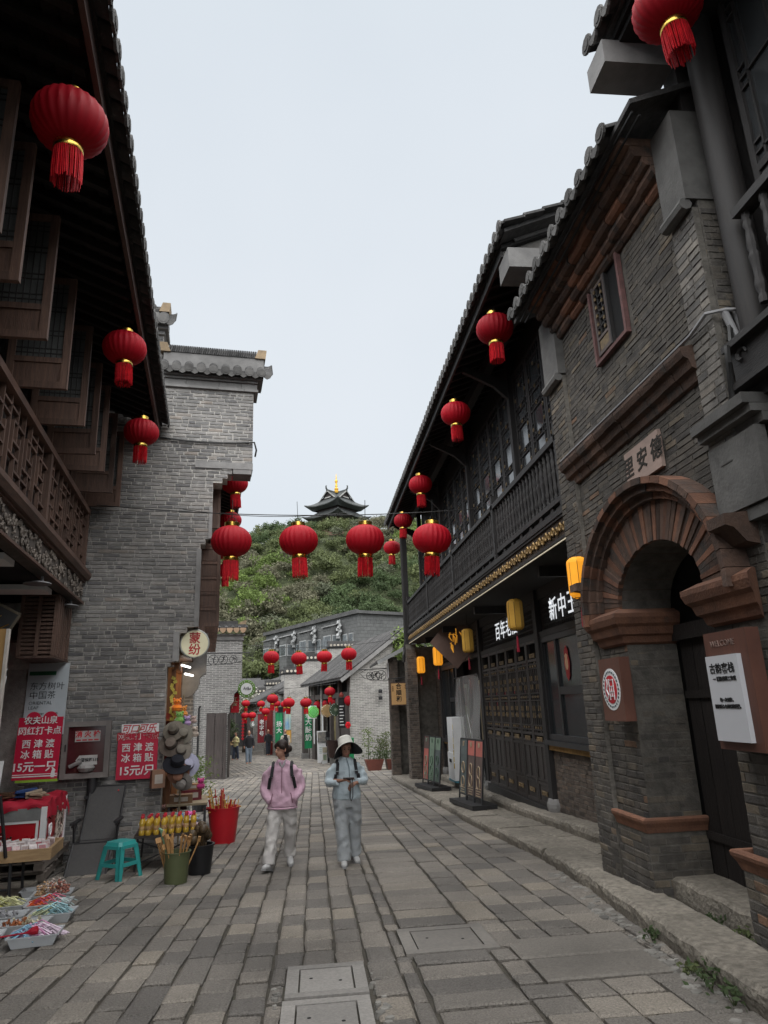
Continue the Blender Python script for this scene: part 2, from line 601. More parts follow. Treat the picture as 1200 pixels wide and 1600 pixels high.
def kx(y):
 for (a, p), (b, q) in zip(KX, KX[1:]):
  if y <= b:
   return p + (q - p) * (y - a) / (b - a)
 return KX[-1][1]
# small rubble packed round the covers and in the gutter along the kerb
m_rub = M('gutter_rubble', (.25, .24, .22), (.13, .125, .115), s=10, rough=.8, bump=.5, bs=40, rv=.35)
mb = MB()
def pebble(mb, x, y, r, zr=.5):
 n = 6
 vs = []
 a0 = rnd.uniform(0, 6)
 z = gz(y)
 for k in range(n):
  a = a0 + k * 2 * math.pi / n
  q = r * rnd.uniform(.7, 1.15)
  vs.append((x + q * math.cos(a), y + q * math.sin(a) * .8, z - .03))
 for k in range(n):
  p = vs[k]
  vs.append((x + (p[0] - x) * .7, y + (p[1] - y) * .7, z + r * zr * rnd.uniform(.1, .3)))
 mb.add(vs, [tuple(range(n, 2 * n))] + [(k, (k + 1) % n, n + (k + 1) % n, n + k) for k in range(n)])
for i in range(26):
 pebble(mb, .345 + rnd.uniform(.03, .09), rnd.uniform(4.45, 5.8), rnd.uniform(.025, .045), .3)
for i in range(14):
 pebble(mb, -.26 + rnd.uniform(-.03, .01), rnd.uniform(4.5, 5.8), rnd.uniform(.018, .03))
for i in range(110):
 q_ = rnd.uniform(4.0, 8.6)
 pebble(mb, kx(q_) - rnd.uniform(.0, .17), q_, rnd.uniform(.025, .07), .35)
part('rubble', mb, m_rub, street, kind='stuff', fix=False)
# manhole covers: a granite frame with a slot round an inset lid
m_cov = M('speckled_granite', (.30, .285, .265), (.19, .18, .17), s=45, rough=.7, bump=.3, bs=120, bd=.004, grime=.25)
m_cov2 = M('dark_stone_cover', (.185, .17, .152), (.115, .107, .098), s=30, rough=.62, bump=.4, bs=80, bd=.004, grime=.25, spec=.5)
def cover(x0, x1, y0, y1, mat, label, fr=.085):
 cy = (y0 + y1) / 2
 t = thing('manhole_cover', label, 'manhole cover', ((x0 + x1) / 2, cy, gz(cy)), rot=(math.atan(-.042), 0, 0))
 hx, hy = (x1 - x0) / 2, (y1 - y0) / 2
 s = .012
 f = MB()
 f.box(-hx, hx, -hy, -hy + fr, -.04, .006).box(-hx, hx, hy - fr, hy, -.04, .006).box(-hx, -hx + fr, -hy + fr, hy - fr, -.04, .006).box(hx - fr, hx, -hy + fr, hy - fr, -.04, .006)
 part('cover_frame', f, mat, t)
 l = MB()
 l.box(-hx + fr + s, hx - fr - s, -hy + fr + s, hy - fr - s, -.04, .003)
 part('lid', l, mat, t)
 for sx, sy in ((-.55, .1), (.5, -.15)):
  k = MB()
  k.lathe([(.013, .002), (.013, .0045)], 8, (sx * (hx - fr), sy * hy, 0))
  part('lifting_hole', k, m_dark, t)
cover(*HOLES[0], m_cov, 'speckled granite manhole cover nearer the two walkers, of the pair in the stone strip')
cover(*HOLES[1], m_cov, 'speckled granite manhole cover cut by the bottom edge, of the pair in the stone strip')
cover(*HOLES[2], m_cov2, 'dark smooth manhole cover set among the long crosswise stones', .1)
# kerb and the two low stone steps along the right-hand houses
def kz(y):
 return gz(y) + (.15 if y < 6.8 else .15 - .01 * min(1, (y - 6.8) / 1.2))
kerb = tag(bpy.data.objects.new('kerb', None), None, None, kind='structure')
COL.objects.link(kerb)
OFF[kerb.name] = Vector()
def long_stone(y0, y1, xf, depth, z0, z1, mat, nm, par):
 """a roughly dressed kerb stone with a broken front edge"""
 n = max(3, int((y1 - y0) / .14))
 mb = MB()
 rows = []
 for i in range(n + 1):
  y = y0 + .006 + (y1 - y0 - .012) * i / n
  xx = xf(y)
  e = rnd.uniform(-.022, .026)
  zt = z1(y) + rnd.uniform(-.008, .006)
  rows.append([(xx + .02 + e * .3, y, z0(y) - .05), (xx + e * .6 + rnd.uniform(-.006, .012), y, (z0(y) + z1(y)) / 2), (xx + .012 + e, y, zt - .025), (xx + .045 + e, y, zt), (xx + depth, y, zt), (xx + depth, y, z0(y) - .05)])
 for r in rows:
  mb.v += r
 for i in range(n):
  for k in range(5):
   mb.f.append((i * 6 + k, i * 6 + k + 1, i * 6 + 7 + k, i * 6 + 6 + k))
 mb.f += [tuple(range(6)), tuple(n * 6 + k for k in range(5, -1, -1))]
 return part(nm, mb, mat, par)
y = 2.6
while y < 24.5:
 l = rnd.uniform(1.3, 2.1)
 y1 = min(y + l, 24.6)
 long_stone(y, y1, kx, .42 if y < 6.6 else .52, gz, kz, m_kerb, 'kerb_stone', kerb)
 y = y1
# sidewalk slabs behind the kerb stones
y = 7.6
while y < 24.4:
 l = rnd.uniform(.9, 1.5)
 y1 = min(y + l, 24.5)
 long_stone(y, y1, lambda v: kx(v) + (.5), .62, gz, lambda v: kz(v) - .004, m_kerb, 'walkway_slab', kerb)
 y = y1
# the raised step before the shop
y = 7.5
while y < 21.4:
 l = rnd.uniform(1.2, 1.9)
 y1 = min(y + l, 21.5)
 long_stone(y, y1, lambda v: 3.66 if v < 13 else 3.66 + .01 * (v - 13), .7, kz, lambda v: kz(v) + .15, m_kerb, 'step_stone', kerb)
 y = y1
# rough little stones and earth before the gate pillars
mb = MB()
mb.box(2.95, 4.6, 4.0, 7.6, -.6, -.2)
part('earth_strip', mb, m_joint, kerb)
mb = MB()
for i in range(60):
 x_, y_ = rnd.uniform(2.95, 3.25), rnd.uniform(4.1, 6.6)
 n0 = len(mb.v)
 pebble(mb, x_, y_, rnd.uniform(.05, .11), .5)
 for q in range(n0, len(mb.v)):
  v = mb.v[q]
  mb.v[q] = (v[0], v[1], v[2] - gz(y_) - .19)
part('gutter_stones', mb, m_rub, kerb, kind='stuff', fix=False)
# low stone platform on the left under the stalls
t = bpy.data.objects.new('stall_platform', None)
COL.objects.link(t)
t['kind'] = 'structure'
OFF[t.name] = Vector()
b0 = 5.0
while b0 < 11.5:
 b1 = min(11.9, b0 + rnd.uniform(1.0, 1.6))
 mb = MB()
 p = []
 for (a, b) in ((-3.2, b0 + .006), (-2.02, b0 + .006), (-2.02, b1 - .006), (-3.2, b1 - .006)):
  w = LW(a, b, 0)
  p.append((w.x, w.y))
 z = gz((p[0][1] + p[2][1]) / 2)
 mb.prism(p, lambda u, v: (u, v, z - .15), lambda u, v: (u, v, gz(v) + .045))
 part('platform_slab', mb, m_kerb, t)
 b0 = b1
# ================================================================== the hill with its woods, and what stands on it
def hz(x, y):
 s = lambda a, b, v: (lambda q: q * q * (3 - 2 * q))(min(1, max(0, (v - a) / (b - a))))
 top = 43 * s(-75, 0, x) + 4
 h = -4 + top * (.22 * s(84, 104, y) + .78 * s(96, 168, y))
 return h + 1.2 * math.sin(x * .21 + 1) * math.cos(y * .17)
g = MB()
nx, ny = 60, 40
for j in range(ny + 1):
 for i in range(nx + 1):
  x, y = -150 + 300 * i / nx, 80 + 170 * j / ny
  g.v.append((x, y, hz(x, y)))
for j in range(ny):
 for i in range(nx):
  q = j * (nx + 1) + i
  g.f.append((q, q + 1, q + nx + 2, q + nx + 1))
m_hill = M('hill_earth', (.10, .12, .055), (.04, .05, .025), s=1.2, rough=1, bump=1.0, bs=3, bd=.5)
link('hill', g.mesh('hill', m_hill, True), kind='structure')
def leaf_mat(name, c, c2, rv=.2):
 return M(name, tuple(q * 1.12 for q in c), tuple(q * .72 for q in c2), s=.3, rough=.75, bump=0, rv=rv, grime=.25, trans=.3, spec=.2)
LEAVES = [leaf_mat('leaves_olive', (.15, .175, .075), (.095, .12, .055)),
          leaf_mat('leaves_deep', (.095, .135, .06), (.06, .09, .042)),
          leaf_mat('leaves_fresh', (.17, .235, .065), (.115, .165, .05)),
          leaf_mat('leaves_dusty', (.19, .185, .12), (.12, .12, .08)),
          leaf_mat('leaves_grey', (.155, .17, .11), (.095, .11, .072))]
m_bark = M('bark', (.09, .075, .06), (.045, .037, .03), s=8, rough=.95, bump=.6, bs=20, stretch=(3, 3, .6))
def crown_arr(seed, n_cl, n_leaf, size, flat=.72, droop=0.0):
 """leaf-sized faces in uneven clumps through a crown of radius 1; returns an (n, 4, 3) array"""
 rg = np.random.default_rng(seed)
 cl = rg.normal(size=(n_cl, 3))
 cl /= np.linalg.norm(cl, axis=1)[:, None]
 cl *= (rg.random((n_cl, 1)) ** .4) * .78
 cl[:, 2] = np.abs(cl[:, 2]) * 1.0 - .25
 cr = rg.uniform(.2, .42, n_cl)
 k = rg.integers(0, n_cl, n_leaf)
 d = rg.normal(size=(n_leaf, 3))
 d /= np.linalg.norm(d, axis=1)[:, None]
 p = cl[k] + d * (cr[k] * rg.random(n_leaf) ** .33)[:, None]
 p[:, 2] *= flat
 p[:, 2] -= droop * (p[:, 0] ** 2 + p[:, 1] ** 2)
 nrm = d + rg.normal(size=(n_leaf, 3)) * .55 + np.array([0, 0, .45])
 nrm /= np.linalg.norm(nrm, axis=1)[:, None]
 t = np.cross(nrm, rg.normal(size=(n_leaf, 3)))
 t /= np.linalg.norm(t, axis=1)[:, None]
 b = np.cross(nrm, t)
 s = (size * rg.uniform(.6, 1.35, n_leaf))[:, None]
 return np.stack([p - t * s, p - b * s * .45, p + t * s, p + b * s * .45], axis=1)
def quads_mesh(name, arr, mat):
 n = len(arr)
 me = bpy.data.meshes.new(name)
 me.vertices.add(n * 4)
 me.vertices.foreach_set('co', arr.reshape(-1).astype(np.float32))
 me.loops.add(n * 4)
 me.loops.foreach_set('vertex_index', np.arange(n * 4, dtype=np.int32))
 me.polygons.add(n)
 me.polygons.foreach_set('loop_start', np.arange(0, n * 4, 4, dtype=np.int32))
 me.update(calc_edges=True)
 me.materials.append(mat)
 return me
PROTO = [crown_arr(20 + i, 26 + 4 * (i % 4), 1500, .085, .70 + .05 * (i % 4), .12 if i % 2 else 0) for i in range(8)]
proto_me = {}
def trunk_mb(h, r, seed):
 rg = random.Random(seed)
 mb = MB()
 mb.tube([(0, 0, -.6), (rg.uniform(-.1, .1), rg.uniform(-.1, .1), h * .35), (rg.uniform(-.3, .3), rg.uniform(-.3, .3), h * .72)], [r, r * .75, r * .4], 7)
 for i in range(5):
  a = rg.uniform(0, 6.28)
  z0 = h * rg.uniform(.3, .6)
  q = h * rg.uniform(.2, .36)
  mb.tube([(0, 0, z0), (q * .5 * math.cos(a), q * .5 * math.sin(a), z0 + q * .6), (q * math.cos(a), q * math.sin(a), z0 + q)], [r * .4, r * .28, r * .1], 5)
 return mb
trunk_me = [trunk_mb(1.0, .04, i).mesh('trunk', m_bark, True) for i in range(3)]
KINDS = ['olive green broad-crowned tree', 'deep green dense tree', 'fresh yellow-green tree', 'dusty brown-green scrubby tree', 'grey-green bushy tree']
spots = []
rg = random.Random(5)
gy = 92.0
while gy < 170:
 gx = -46 - rg.uniform(0, 3)
 lim = 40
 while gx < lim:
  x, y = gx + rg.uniform(-1.3, 1.3), gy + rg.uniform(-1.4, 1.4)
  spots.append((x, y))
  gx += 2.9 if gy < 125 else 2.95
 gy += 2.8 if gy < 125 else 3.1
trees = []
for (x, y) in spots:
 if 164 < y < 181 and -2 < x < 15:
  continue
 if y < 112 and -12 < x < 26 and hz(x, y) < 2:
  continue
 c = Vector((x, y, hz(x, y) + 2.5))
 s = px_size(c, 4, 4)
 if s <= 0:
  continue
 n = math.sin(x * .13 + y * .05) + math.sin(y * .11 - x * .07 + 2) + rg.uniform(-.8, .8)
 k = 0 if abs(n) < .35 else 1 if n > 1.0 else 2 if n < -1.35 else 3 if n < -.5 else 4 if n < 0.6 else 0
 trees.append((s * rg.uniform(.5, 1.5), x, y, hz(x, y), rg.uniform(1.9, 3.1), rg.uniform(1.0, 1.7), k, rg.randrange(8), rg.uniform(0, 6.28)))
trees.sort(key=lambda q: -q[0])
mass = {}
for i, (s, x, y, z, r, h, k, pi, a) in enumerate(trees):
 if i < 60:
  t = thing('hillside_tree', KINDS[k] + ' ' + ('low on the hill above the flats', 'halfway up the wooded hill', 'near the crest of the wooded hill')[min(2, int(max(0, z) / 15))] + (', well left of the pavilion' if x < -14 else ', left of the pavilion' if x < -2 else ', beneath the pavilion' if x < 12 else ', right of the pavilion'), 'tree', (x, y, z), a, 'trees on the wooded hill')
  if (pi, k) not in proto_me:
   proto_me[(pi, k)] = quads_mesh('crown', PROTO[pi], LEAVES[k])
  link('trunk', trunk_me[i % 3], t, scale=(h * 3.4,) * 3)
  link('crown', proto_me[(pi, k)], t, loc=(0, 0, h + r * .55), scale=(r, r, r * h * .8))
 else:
  c, s_ = math.cos(a), math.sin(a)
  A = PROTO[pi][:640] * np.array([r, r, r * h * .8]) * 1.03
  B = A.copy()
  B[..., 0] = A[..., 0] * c - A[..., 1] * s_ + x
  B[..., 1] = A[..., 0] * s_ + A[..., 1] * c + y
  B[..., 2] = A[..., 2] + z + h + r * .45
  mass.setdefault(k, []).append(B)
arrs, idx = [], []
for k in mass:
 for B in mass[k]:
  arrs.append(B)
  idx += [k] * len(B)
big = np.concatenate(arrs)
me = quads_mesh('woodland', big, LEAVES[0])
for q in LEAVES[1:]:
 me.materials.append(q)
me.polygons.foreach_set('material_index', np.array(idx, dtype=np.int32))
tag(link('woodland', me), 'mass of green trees and scrub covering the hill', 'woodland', kind='stuff')
# ---- the pavilion on the hilltop, seen from one corner
m_pwood = M('pavilion_timber', (.06, .045, .042), (.03, .024, .024), s=2, rough=.8, bump=0)
m_ptile = M('pavilion_tiles', (.075, .08, .08), (.045, .05, .05), s=2, rough=.8, bump=0)
m_pwall = M('pavilion_red_wall', (.16, .085, .065), (.10, .05, .042), s=1, rough=.85, bump=0)
m_ptrim = M('pavilion_pale_trim', (.42, .42, .40), rough=.8, bump=0)
PC = Vector((6.5, 176, 43.5))
pv = thing('hilltop_pavilion', 'dark many-eaved pavilion with golden finial on the hilltop', 'pavilion', PC, R(45))
pv.scale = (.93,) * 3
mb = MB()
mb.box(-4.3, 4.3, -4.3, 4.3, -3, 7.6)
part('wall', mb, m_pwall, pv)
def hip_roof(mb, z0, e, z1, i, lift=.8, n=10, th=.28):
 """concave square roof skirt with lifted corners; e eave half width, i inner half width"""
 loops = []
 for k in range(6):
  f = k / 5
  w = e + (i - e) * f
  z = z0 + (z1 - z0) * (f ** 1.5)
  lp = []
  for side in range(4):
   for q in range(n):
    u = -1 + 2 * q / n
    up = lift * (abs(u) ** 3) * (1 - f) ** 1.5
    ext = 1 + .05 * abs(u) ** 4 * (1 - f)
    c = [(u, -1), (1, u), (-u, 1), (-1, -u)][side]
    lp.append((c[0] * w * ext, c[1] * w * ext, z + up))
  loops.append(lp)
 m = 4 * n
 off = len(mb.v)
 for lp in loops:
  mb.v += lp
 for k in range(5):
  for q in range(m):
   mb.f.append((off + k * m + q, off + k * m + (q + 1) % m, off + (k + 1) * m + (q + 1) % m, off + (k + 1) * m + q))
 o2 = len(mb.v)
 mb.v += [(x, y, z - th) for x, y, z in loops[0]] + [(x * .75, y * .75, z0 - .9) for x, y, z in loops[0]]
 for q in range(m):
  mb.f.append((off + q, o2 + q, o2 + (q + 1) % m, off + (q + 1) % m))
  mb.f.append((o2 + q, o2 + m + q, o2 + m + (q + 1) % m, o2 + (q + 1) % m))
mb = MB()
hip_roof(mb, 6.6, 6.7, 8.6, 4.2, 1.0)
part('lower_roof', mb, m_ptile, pv)
mb = MB()
mb.box(-4.0, 4.0, -4.0, 4.0, 7.7, 10.2)
part('upper_storey', mb, m_pwood, pv)
mb = MB()
hip_roof(mb, 10.0, 6.3, 12.4, 3.3, 1.0)
part('upper_roof', mb, m_ptile, pv)
for ax in (0, 1):
 mb = MB()
 A = lambda u, v, w: (u, v, w) if ax == 0 else (v, u, w)
 prof = [(-3.5, 11.6), (0, 14.6), (3.5, 11.6)]
 for s in (-1, 1):
  mb.add([A(-4.0, 0, 14.6), A(4.0, 0, 14.6), A(3.8, s * 1.8, 12.7), A(-3.8, s * 1.8, 12.7), A(4.1, s * 3.4, 11.7), A(-4.1, s * 3.4, 11.7)], [(0, 1, 2, 3), (3, 2, 4, 5)])
 part('gable_roof', mb, m_ptile, pv)
 for s in (-1, 1):
  mb = MB()
  mb.face(A(s * 3.4, -2.7, 12.0), A(s * 3.4, 2.7, 12.0), A(s * 3.4, 0, 14.3))
  part('gable', mb, m_pwood, pv)
  mb = MB()
  for q in (-1, 1):
   mb.bar(A(s * 3.95, 0, 14.5), A(s * 3.95, q * 3.0, 11.95), .25, .22)
  mb.bar(A(s * 3.6, -1.2, 12.6), A(s * 3.6, 1.2, 12.6), .2, .3)
  part('gable_trim', mb, m_ptrim, pv)
 mb = MB()
 mb.bar(A(-4.2, 0, 14.7), A(4.2, 0, 14.7), .35, .5)
 for s in (-1, 1):
  mb.tube([A(s * 3.9, 0, 14.8), A(s * 4.3, 0, 15.2), A(s * 4.35, 0, 15.9), A(s * 4.0, 0, 16.1)], [.25, .25, .18, .06], 6)
 part('ridge', mb, m_ptile, pv)
for zc, w, nn in ((9.6, 4.6, 9), (6.1, 4.9, 9)):
 for i in range(nn):
  u = -w * .85 + 1.7 * w * i / (nn - 1)
  for side in range(2):
   mb = MB()
   p = (u, -w, zc) if side == 0 else (-w, u, zc)
   mb.obb(p, (.5, .5, .55))
   part('bracket', mb, m_ptrim if i % 2 else m_pwood, pv)
mb = MB()
mb.lathe([(.9, 14.6), (1.0, 15.1), (.5, 15.4), (.62, 16.0), (.3, 16.4), (.38, 17.0), (.2, 17.5), (.42, 18.1), (.42, 18.5), (.12, 18.9), (.16, 19.3), (.04, 20.6)], 12)
part('finial', mb, M('bright_gilding', (.85, .5, .08), (.75, .42, .06), rough=.35, metal=.6, bump=0), pv, True)
# ---- the grey block of flats on the slope
m_flat = brickwork('grey_block_wall', (.115, .118, .117), (.095, .098, .097), (.075, .077, .076), .9, .42, .03, R(28))
m_roofd = M('flat_roof_edge', (.11, .11, .11), (.06, .06, .06), rough=.9, bump=0)
m_pale_roof = M('pale_bay_roof', (.3, .3, .3), bump=0)
m_pane = M('pale_window', (.16, .18, .19), (.07, .08, .085), s=3, rough=.25, bump=0, rv=.5, spec=.8)
m_alu = M('white_frame', (.45, .46, .46), rough=.5, bump=0, rv=.1)
FC = Vector((5.2, 80, -3))
fa = math.atan2(11.7, 22)
fl = thing('apartment_block', 'long grey brick apartment block with bay windows below the wooded hill', 'apartment block', FC, fa)
# local axes: +y runs away along the long front (which faces -x), +x along the end wall
mb = MB()
mb.box(0, 9.5, 0, 26, -4, 15.0)
part('wall', mb, m_flat, fl)
mb = MB()
mb.box(-.35, 9.9, -.4, 26.3, 15.0, 15.35)
for i in range(28):
 mb.box(-.3 + rnd.uniform(-.02, .05), .1, i * .95, i * .95 + .8, 15.35, 15.5)
part('roof', mb, m_roofd, fl)
for bi, b0 in enumerate((5.2, 11.6, 17.6, 23.0)):
 mb = MB()
 mb.box(-1.25, 0, b0 - 1.1, b0 + 1.1, 1.0, 14.0)
 part('bay', mb, m_flat, fl)
 mb = MB()
 mb.prism([(-1.45, 14.02), (0, 14.4), (0, 14.3), (-1.45, 13.92)], lambda u, v: (u, b0 - 1.25, v), lambda u, v: (u, b0 + 1.25, v))
 part('bay_roof', mb, m_pale_roof, fl)
 mb = MB()
 for k in range(9):
  mb.obb((-.5 + rnd.uniform(-.2, .2), b0 - 1.4 - rnd.uniform(0, .4), 12.6 + k * .22), (.3, .4, .3), Euler((k, k * 2, 0)).to_matrix())
 part('torn_sheet', mb, m_alu, fl)
 for z in (2.6, 5.4, 8.2, 11.4):
  w = MB()
  w.box(-1.32, -1.25, b0 - .95, b0 + .95, z, z + 1.5)
  w.box(-1.2, -.1, b0 - 1.16, b0 - 1.1, z, z + 1.5)
  wf = part('window', w, m_alu, fl)
  p = MB()
  for q in range(3):
   p.box(-1.35, -1.32, b0 - .88 + q * .6, b0 - .34 + q * .6, z + .1, z + 1.4)
  p.box(-1.12, -.15, b0 - 1.19, b0 - 1.16, z + .1, z + 1.4)
  part('pane', p, m_pane, wf)
for b0 in (1.6, 3.0, 8.4, 9.6, 14.4, 15.6, 20.3, 25.0):
 for z in (2.8, 5.6, 8.6, 11.4):
  w = MB()
  w.box(-.08, 0, b0 - .5, b0 + .5, z, z + 1.5)
  wf = part('window', w, m_alu if (int(b0 * 3 + z) % 3) else m_roofd, fl)
  p = MB()
  p.box(-.11, -.08, b0 - .42, b0 - .03, z + .1, z + 1.4)
  p.box(-.11, -.08, b0 + .03, b0 + .42, z + .1, z + 1.4)
  part('pane', p, m_pane, wf)
for b0, z in ((2.3, 10.2), (9.0, 7.8), (15.0, 8.0), (9.0, 10.9), (20.9, 7.8), (2.3, 7.6), (15, 5.0)):
 w = MB()
 w.box(-.5, 0, b0 - .4, b0 + .4, z, z + .6)
 part('air_conditioner', w, m_alu, fl)
for b0 in (4.0, 10.4, 16.4):
 w = MB()
 w.tube([(-.12, b0, 1), (-.12, b0, 14.8)], .07, 6)
 part('drainpipe', w, m_alu, fl)
# its lower neighbour to the left
f2 = thing('apartment_block', 'lower grey apartment building left of the long block, partly behind a brick wall', 'apartment block', (-8.4, 100, -3), fa)
mb = MB()
mb.box(0, 9, 0, 14, -4, 11.0)
part('wall', mb, m_flat, f2)
mb = MB()
mb.box(-.3, 9.2, -.3, 14.3, 11.0, 11.4)
part('roof', mb, m_roofd, f2)
for b0 in (1.5, 4.2, 7.0, 10):
 for z in (3.5, 6.4, 8.8):
  w = MB()
  w.box(-.1, 0, b0 - .6, b0 + .6, z, z + 1.3)
  w.box(b0 * .6, b0 * .6 + .9, -.1, 0, z, z + 1.3)
  wf = part('window', w, m_alu, f2)
  p = MB()
  p.box(-.13, -.1, b0 - .5, b0 + .5, z + .1, z + 1.2)
  p.box(b0 * .6 + .08, b0 * .6 + .82, -.13, -.1, z + .1, z + 1.2)
  part('pane', p, m_pane, wf)
# ================================================================== builders shared by the houses
def _brick_unit(seed):
 rg = random.Random(seed)
 c = .07
 j = lambda k: rg.uniform(-k, k)
 q = [(-.5, -.5), (.5, -.5), (.5, .5), (-.5, .5)]
 fr = [((u * (1 - .03) + j(.015)), .5 + j(.05), (v * (1 - .12) + j(.05))) for u, v in q]
 md = [(u + j(.01), .38, v + j(.04)) for u, v in q]
 bk = [(u, -.5, v) for u, v in q]
 vs = fr + md + bk
 fs = [(0, 1, 2, 3)] + [(4 + i, 4 + (i + 1) % 4, (i + 1) % 4, i) for i in range(4)] + [(8 + i, 8 + (i + 1) % 4, 4 + (i + 1) % 4, 4 + i) for i in range(4)]
 return vs, fs
UNITS = [_brick_unit(i) for i in range(5)]
class Bricks:
 """lays bricks over faces of one building: those that show largest become parts of their own, the rest one part"""
 def __init__(s, rt, mat, left=False, limit=295, name='brick'):
  s.rt, s.mat, s.left, s.limit, s.name = rt, mat, left, limit, name
  s.items = []
  s.me = []
  for vs, fs in UNITS:
   m = MB()
   m.add(vs, fs)
   s.me.append(m.mesh(name, mat))
 def field(s, o, u, n, rows, spans, ln=.24, ch=.075, gap=.011, depth=.05, proud=.0, jit=.004, rows_from=0.0, header=.2):
  """o origin, u unit vector along the wall, n outward; rows height; spans(v) -> [(u0, u1), ...]"""
  o, u, n = Vector(o), Vector(u), Vector(n)
  v = rows_from
  k = 0
  while v + ch <= rows + 1e-6:
   for (a, b) in spans(v + ch / 2):
    x = a - (rnd.uniform(.2, .8) * ln)
    while x < b - .01:
     l = ln * rnd.uniform(.85, 1.12) * (.5 if rnd.random() < header else 1)
     x0, x1 = max(x, a), min(x + l, b)
     if b - x1 < .05:
      x1 = b
     if x1 - x0 > .025:
      c = o + u * ((x0 + x1) / 2) + Vector((0, 0, v + ch / 2)) + n * (proud - depth / 2 + rnd.uniform(-jit, jit))
      s.items.append((c, u, n, x1 - x0 - gap * rnd.uniform(.8, 1.5), depth, ch - gap * rnd.uniform(.75, 1.5)))
     x = x1 if x1 == b else x + l
   v += ch
   k += 1
  return s
 def done(s):
  sc = []
  for it in s.items:
   c = LR @ it[0] if s.left else it[0]
   nn = LR @ it[2] if s.left else it[2]
   d = (CAM - c)
   cosv = d.normalized().dot(nn)
   sc.append((px_size(c, it[3], it[5]) * max(0, cosv), it))
  sc.sort(key=lambda q: -q[0])
  rest = MB()
  for i, (val, (c, u, n, l, d, h)) in enumerate(sc):
   k = rnd.randrange(5)
   if i < s.limit and val > 12:
    ang = math.atan2(u.y, u.x) + (math.pi if u.cross(n).z < 0 else 0)
    link(s.name, s.me[k], s.rt, loc=c, rot=(0, 0, ang), scale=(l, d, h))
   else:
    vs, fs = UNITS[k]
    w = u if u.cross(n).z > 0 else -u
    rest.add([tuple(c + w * (p[0] * l) + n * (p[1] * d) + Vector((0, 0, p[2] * h))) for p in vs], fs)
  if rest.v:
   part(s.name + '_courses', rest, s.mat, s.rt, kind='stuff', fix=False)
def _tile_mesh():
 """one covering tile at the eave, local +x runs up the roof, its round end faces -x; made for a 21 degree pitch"""
 mb = MB()
 n = 7
 for (x0, x1, r0) in ((0, .34, .078), (.3, 1.0, .07)):
  vs = []
  for x in (x0, x1):
   for r in (r0, r0 - .018):
    for k in range(n):
     a = math.pi * k / (n - 1)
     vs.append((x, r * math.cos(a), r * math.sin(a) + x * .38))
  fs = []
  for k in range(n - 1):
   fs += [(k, k + 1, 2 * n + k + 1, 2 * n + k), (n + k + 1, n + k, 3 * n + k, 3 * n + k + 1), (k + 1, k, n + k, n + k + 1), (2 * n + k, 2 * n + k + 1, 3 * n + k + 1, 3 * n + k)]
  mb.add(vs, fs)
 return mb
def _drip_mesh():
 mb = MB()
 n = 6
 vs = []
 for x in (0, .8):
  for r in (.10, .085):
   for k in range(n):
    a = math.pi + math.pi * k / (n - 1)
    vs.append((x, r * math.cos(a), .5 * r * math.sin(a) + .02 + x * .38))
 fs = []
 for k in range(n - 1):
  fs += [(k, k + 1, 2 * n + k + 1, 2 * n + k), (n + k + 1, n + k, 3 * n + k, 3 * n + k + 1), (k + 1, k, n + k, n + k + 1)]
 mb.add(vs, fs)
 return mb
def _end_mesh():
 mb = MB()
 n = 10
 pts = [(.085 * math.cos(math.pi * 2 * k / n), .085 * math.sin(math.pi * 2 * k / n) + .012) for k in range(n)]
 mb.prism(pts, lambda u, v: (-.028, u, v), lambda u, v: (-.004, u, v))
 for k in range(n):
  pass
 mb.prism([(.055 * math.cos(math.pi * 2 * k / 8), .055 * math.sin(math.pi * 2 * k / 8) + .012) for k in range(8)], lambda u, v: (-.036, u, v), lambda u, v: (-.02, u, v))
 return mb
def _lip_mesh():
 mb = MB()
 mb.prism([(-.085, -.0), (-.05, -.06), (0, -.09), (.05, -.06), (.085, -.0), (0, .0)], lambda u, v: (-.03, u, v), lambda u, v: (-.005, u, v))
 return mb
TILE_ME = _tile_mesh().mesh('roof_tile', m_tile, True)
DRIP_ME = _drip_mesh().mesh('pan_tile', m_tile, True)
END_ME = _end_mesh().mesh('tile_end', m_tile_end)
LIP_ME = _lip_mesh().mesh('drip_lip', m_tile_end)
def eave_row(rt, p, q, up_ang, spacing=.225, ends=True, lips=True):
 """tiles along an eave from p to q; up_ang: heading (about z) of the direction up the roof"""
 p, q = Vector(p), Vector(q)
 n = max(1, int((q - p).length / spacing))
 for i in range(n + 1):
  c = p + (q - p) * (i / n)
  c = c + Vector((0, 0, rnd.uniform(-.008, .008)))
  rz = up_ang + rnd.uniform(-.03, .03)
  t = link('roof_tile', TILE_ME, rt, loc=c, rot=(0, 0, rz))
  if ends:
   link('tile_end', END_ME, t)
  if i < n:
   d = p + (q - p) * ((i + .5) / n) - Vector((0, 0, .03))
   t2 = link('pan_tile', DRIP_ME, rt, loc=d, rot=(0, 0, rz))
   if lips:
    link('drip_lip', LIP_ME, t2)
def lattice(mb, o, u, w, h, t, d, pat):
 """bars of a wooden lattice in a panel w x h from corner o; u along; pat: list of (x0, z0, x1, z1) in the unit square"""
 o, u = Vector(o), Vector(u)
 n = Vector((u.y, -u.x, 0))
 for (x0, z0, x1, z1) in pat:
  p = o + u * (x0 * w) + Vector((0, 0, z0 * h))
  q = o + u * (x1 * w) + Vector((0, 0, z1 * h))
  mb.bar(p, q, t, d, up=n)
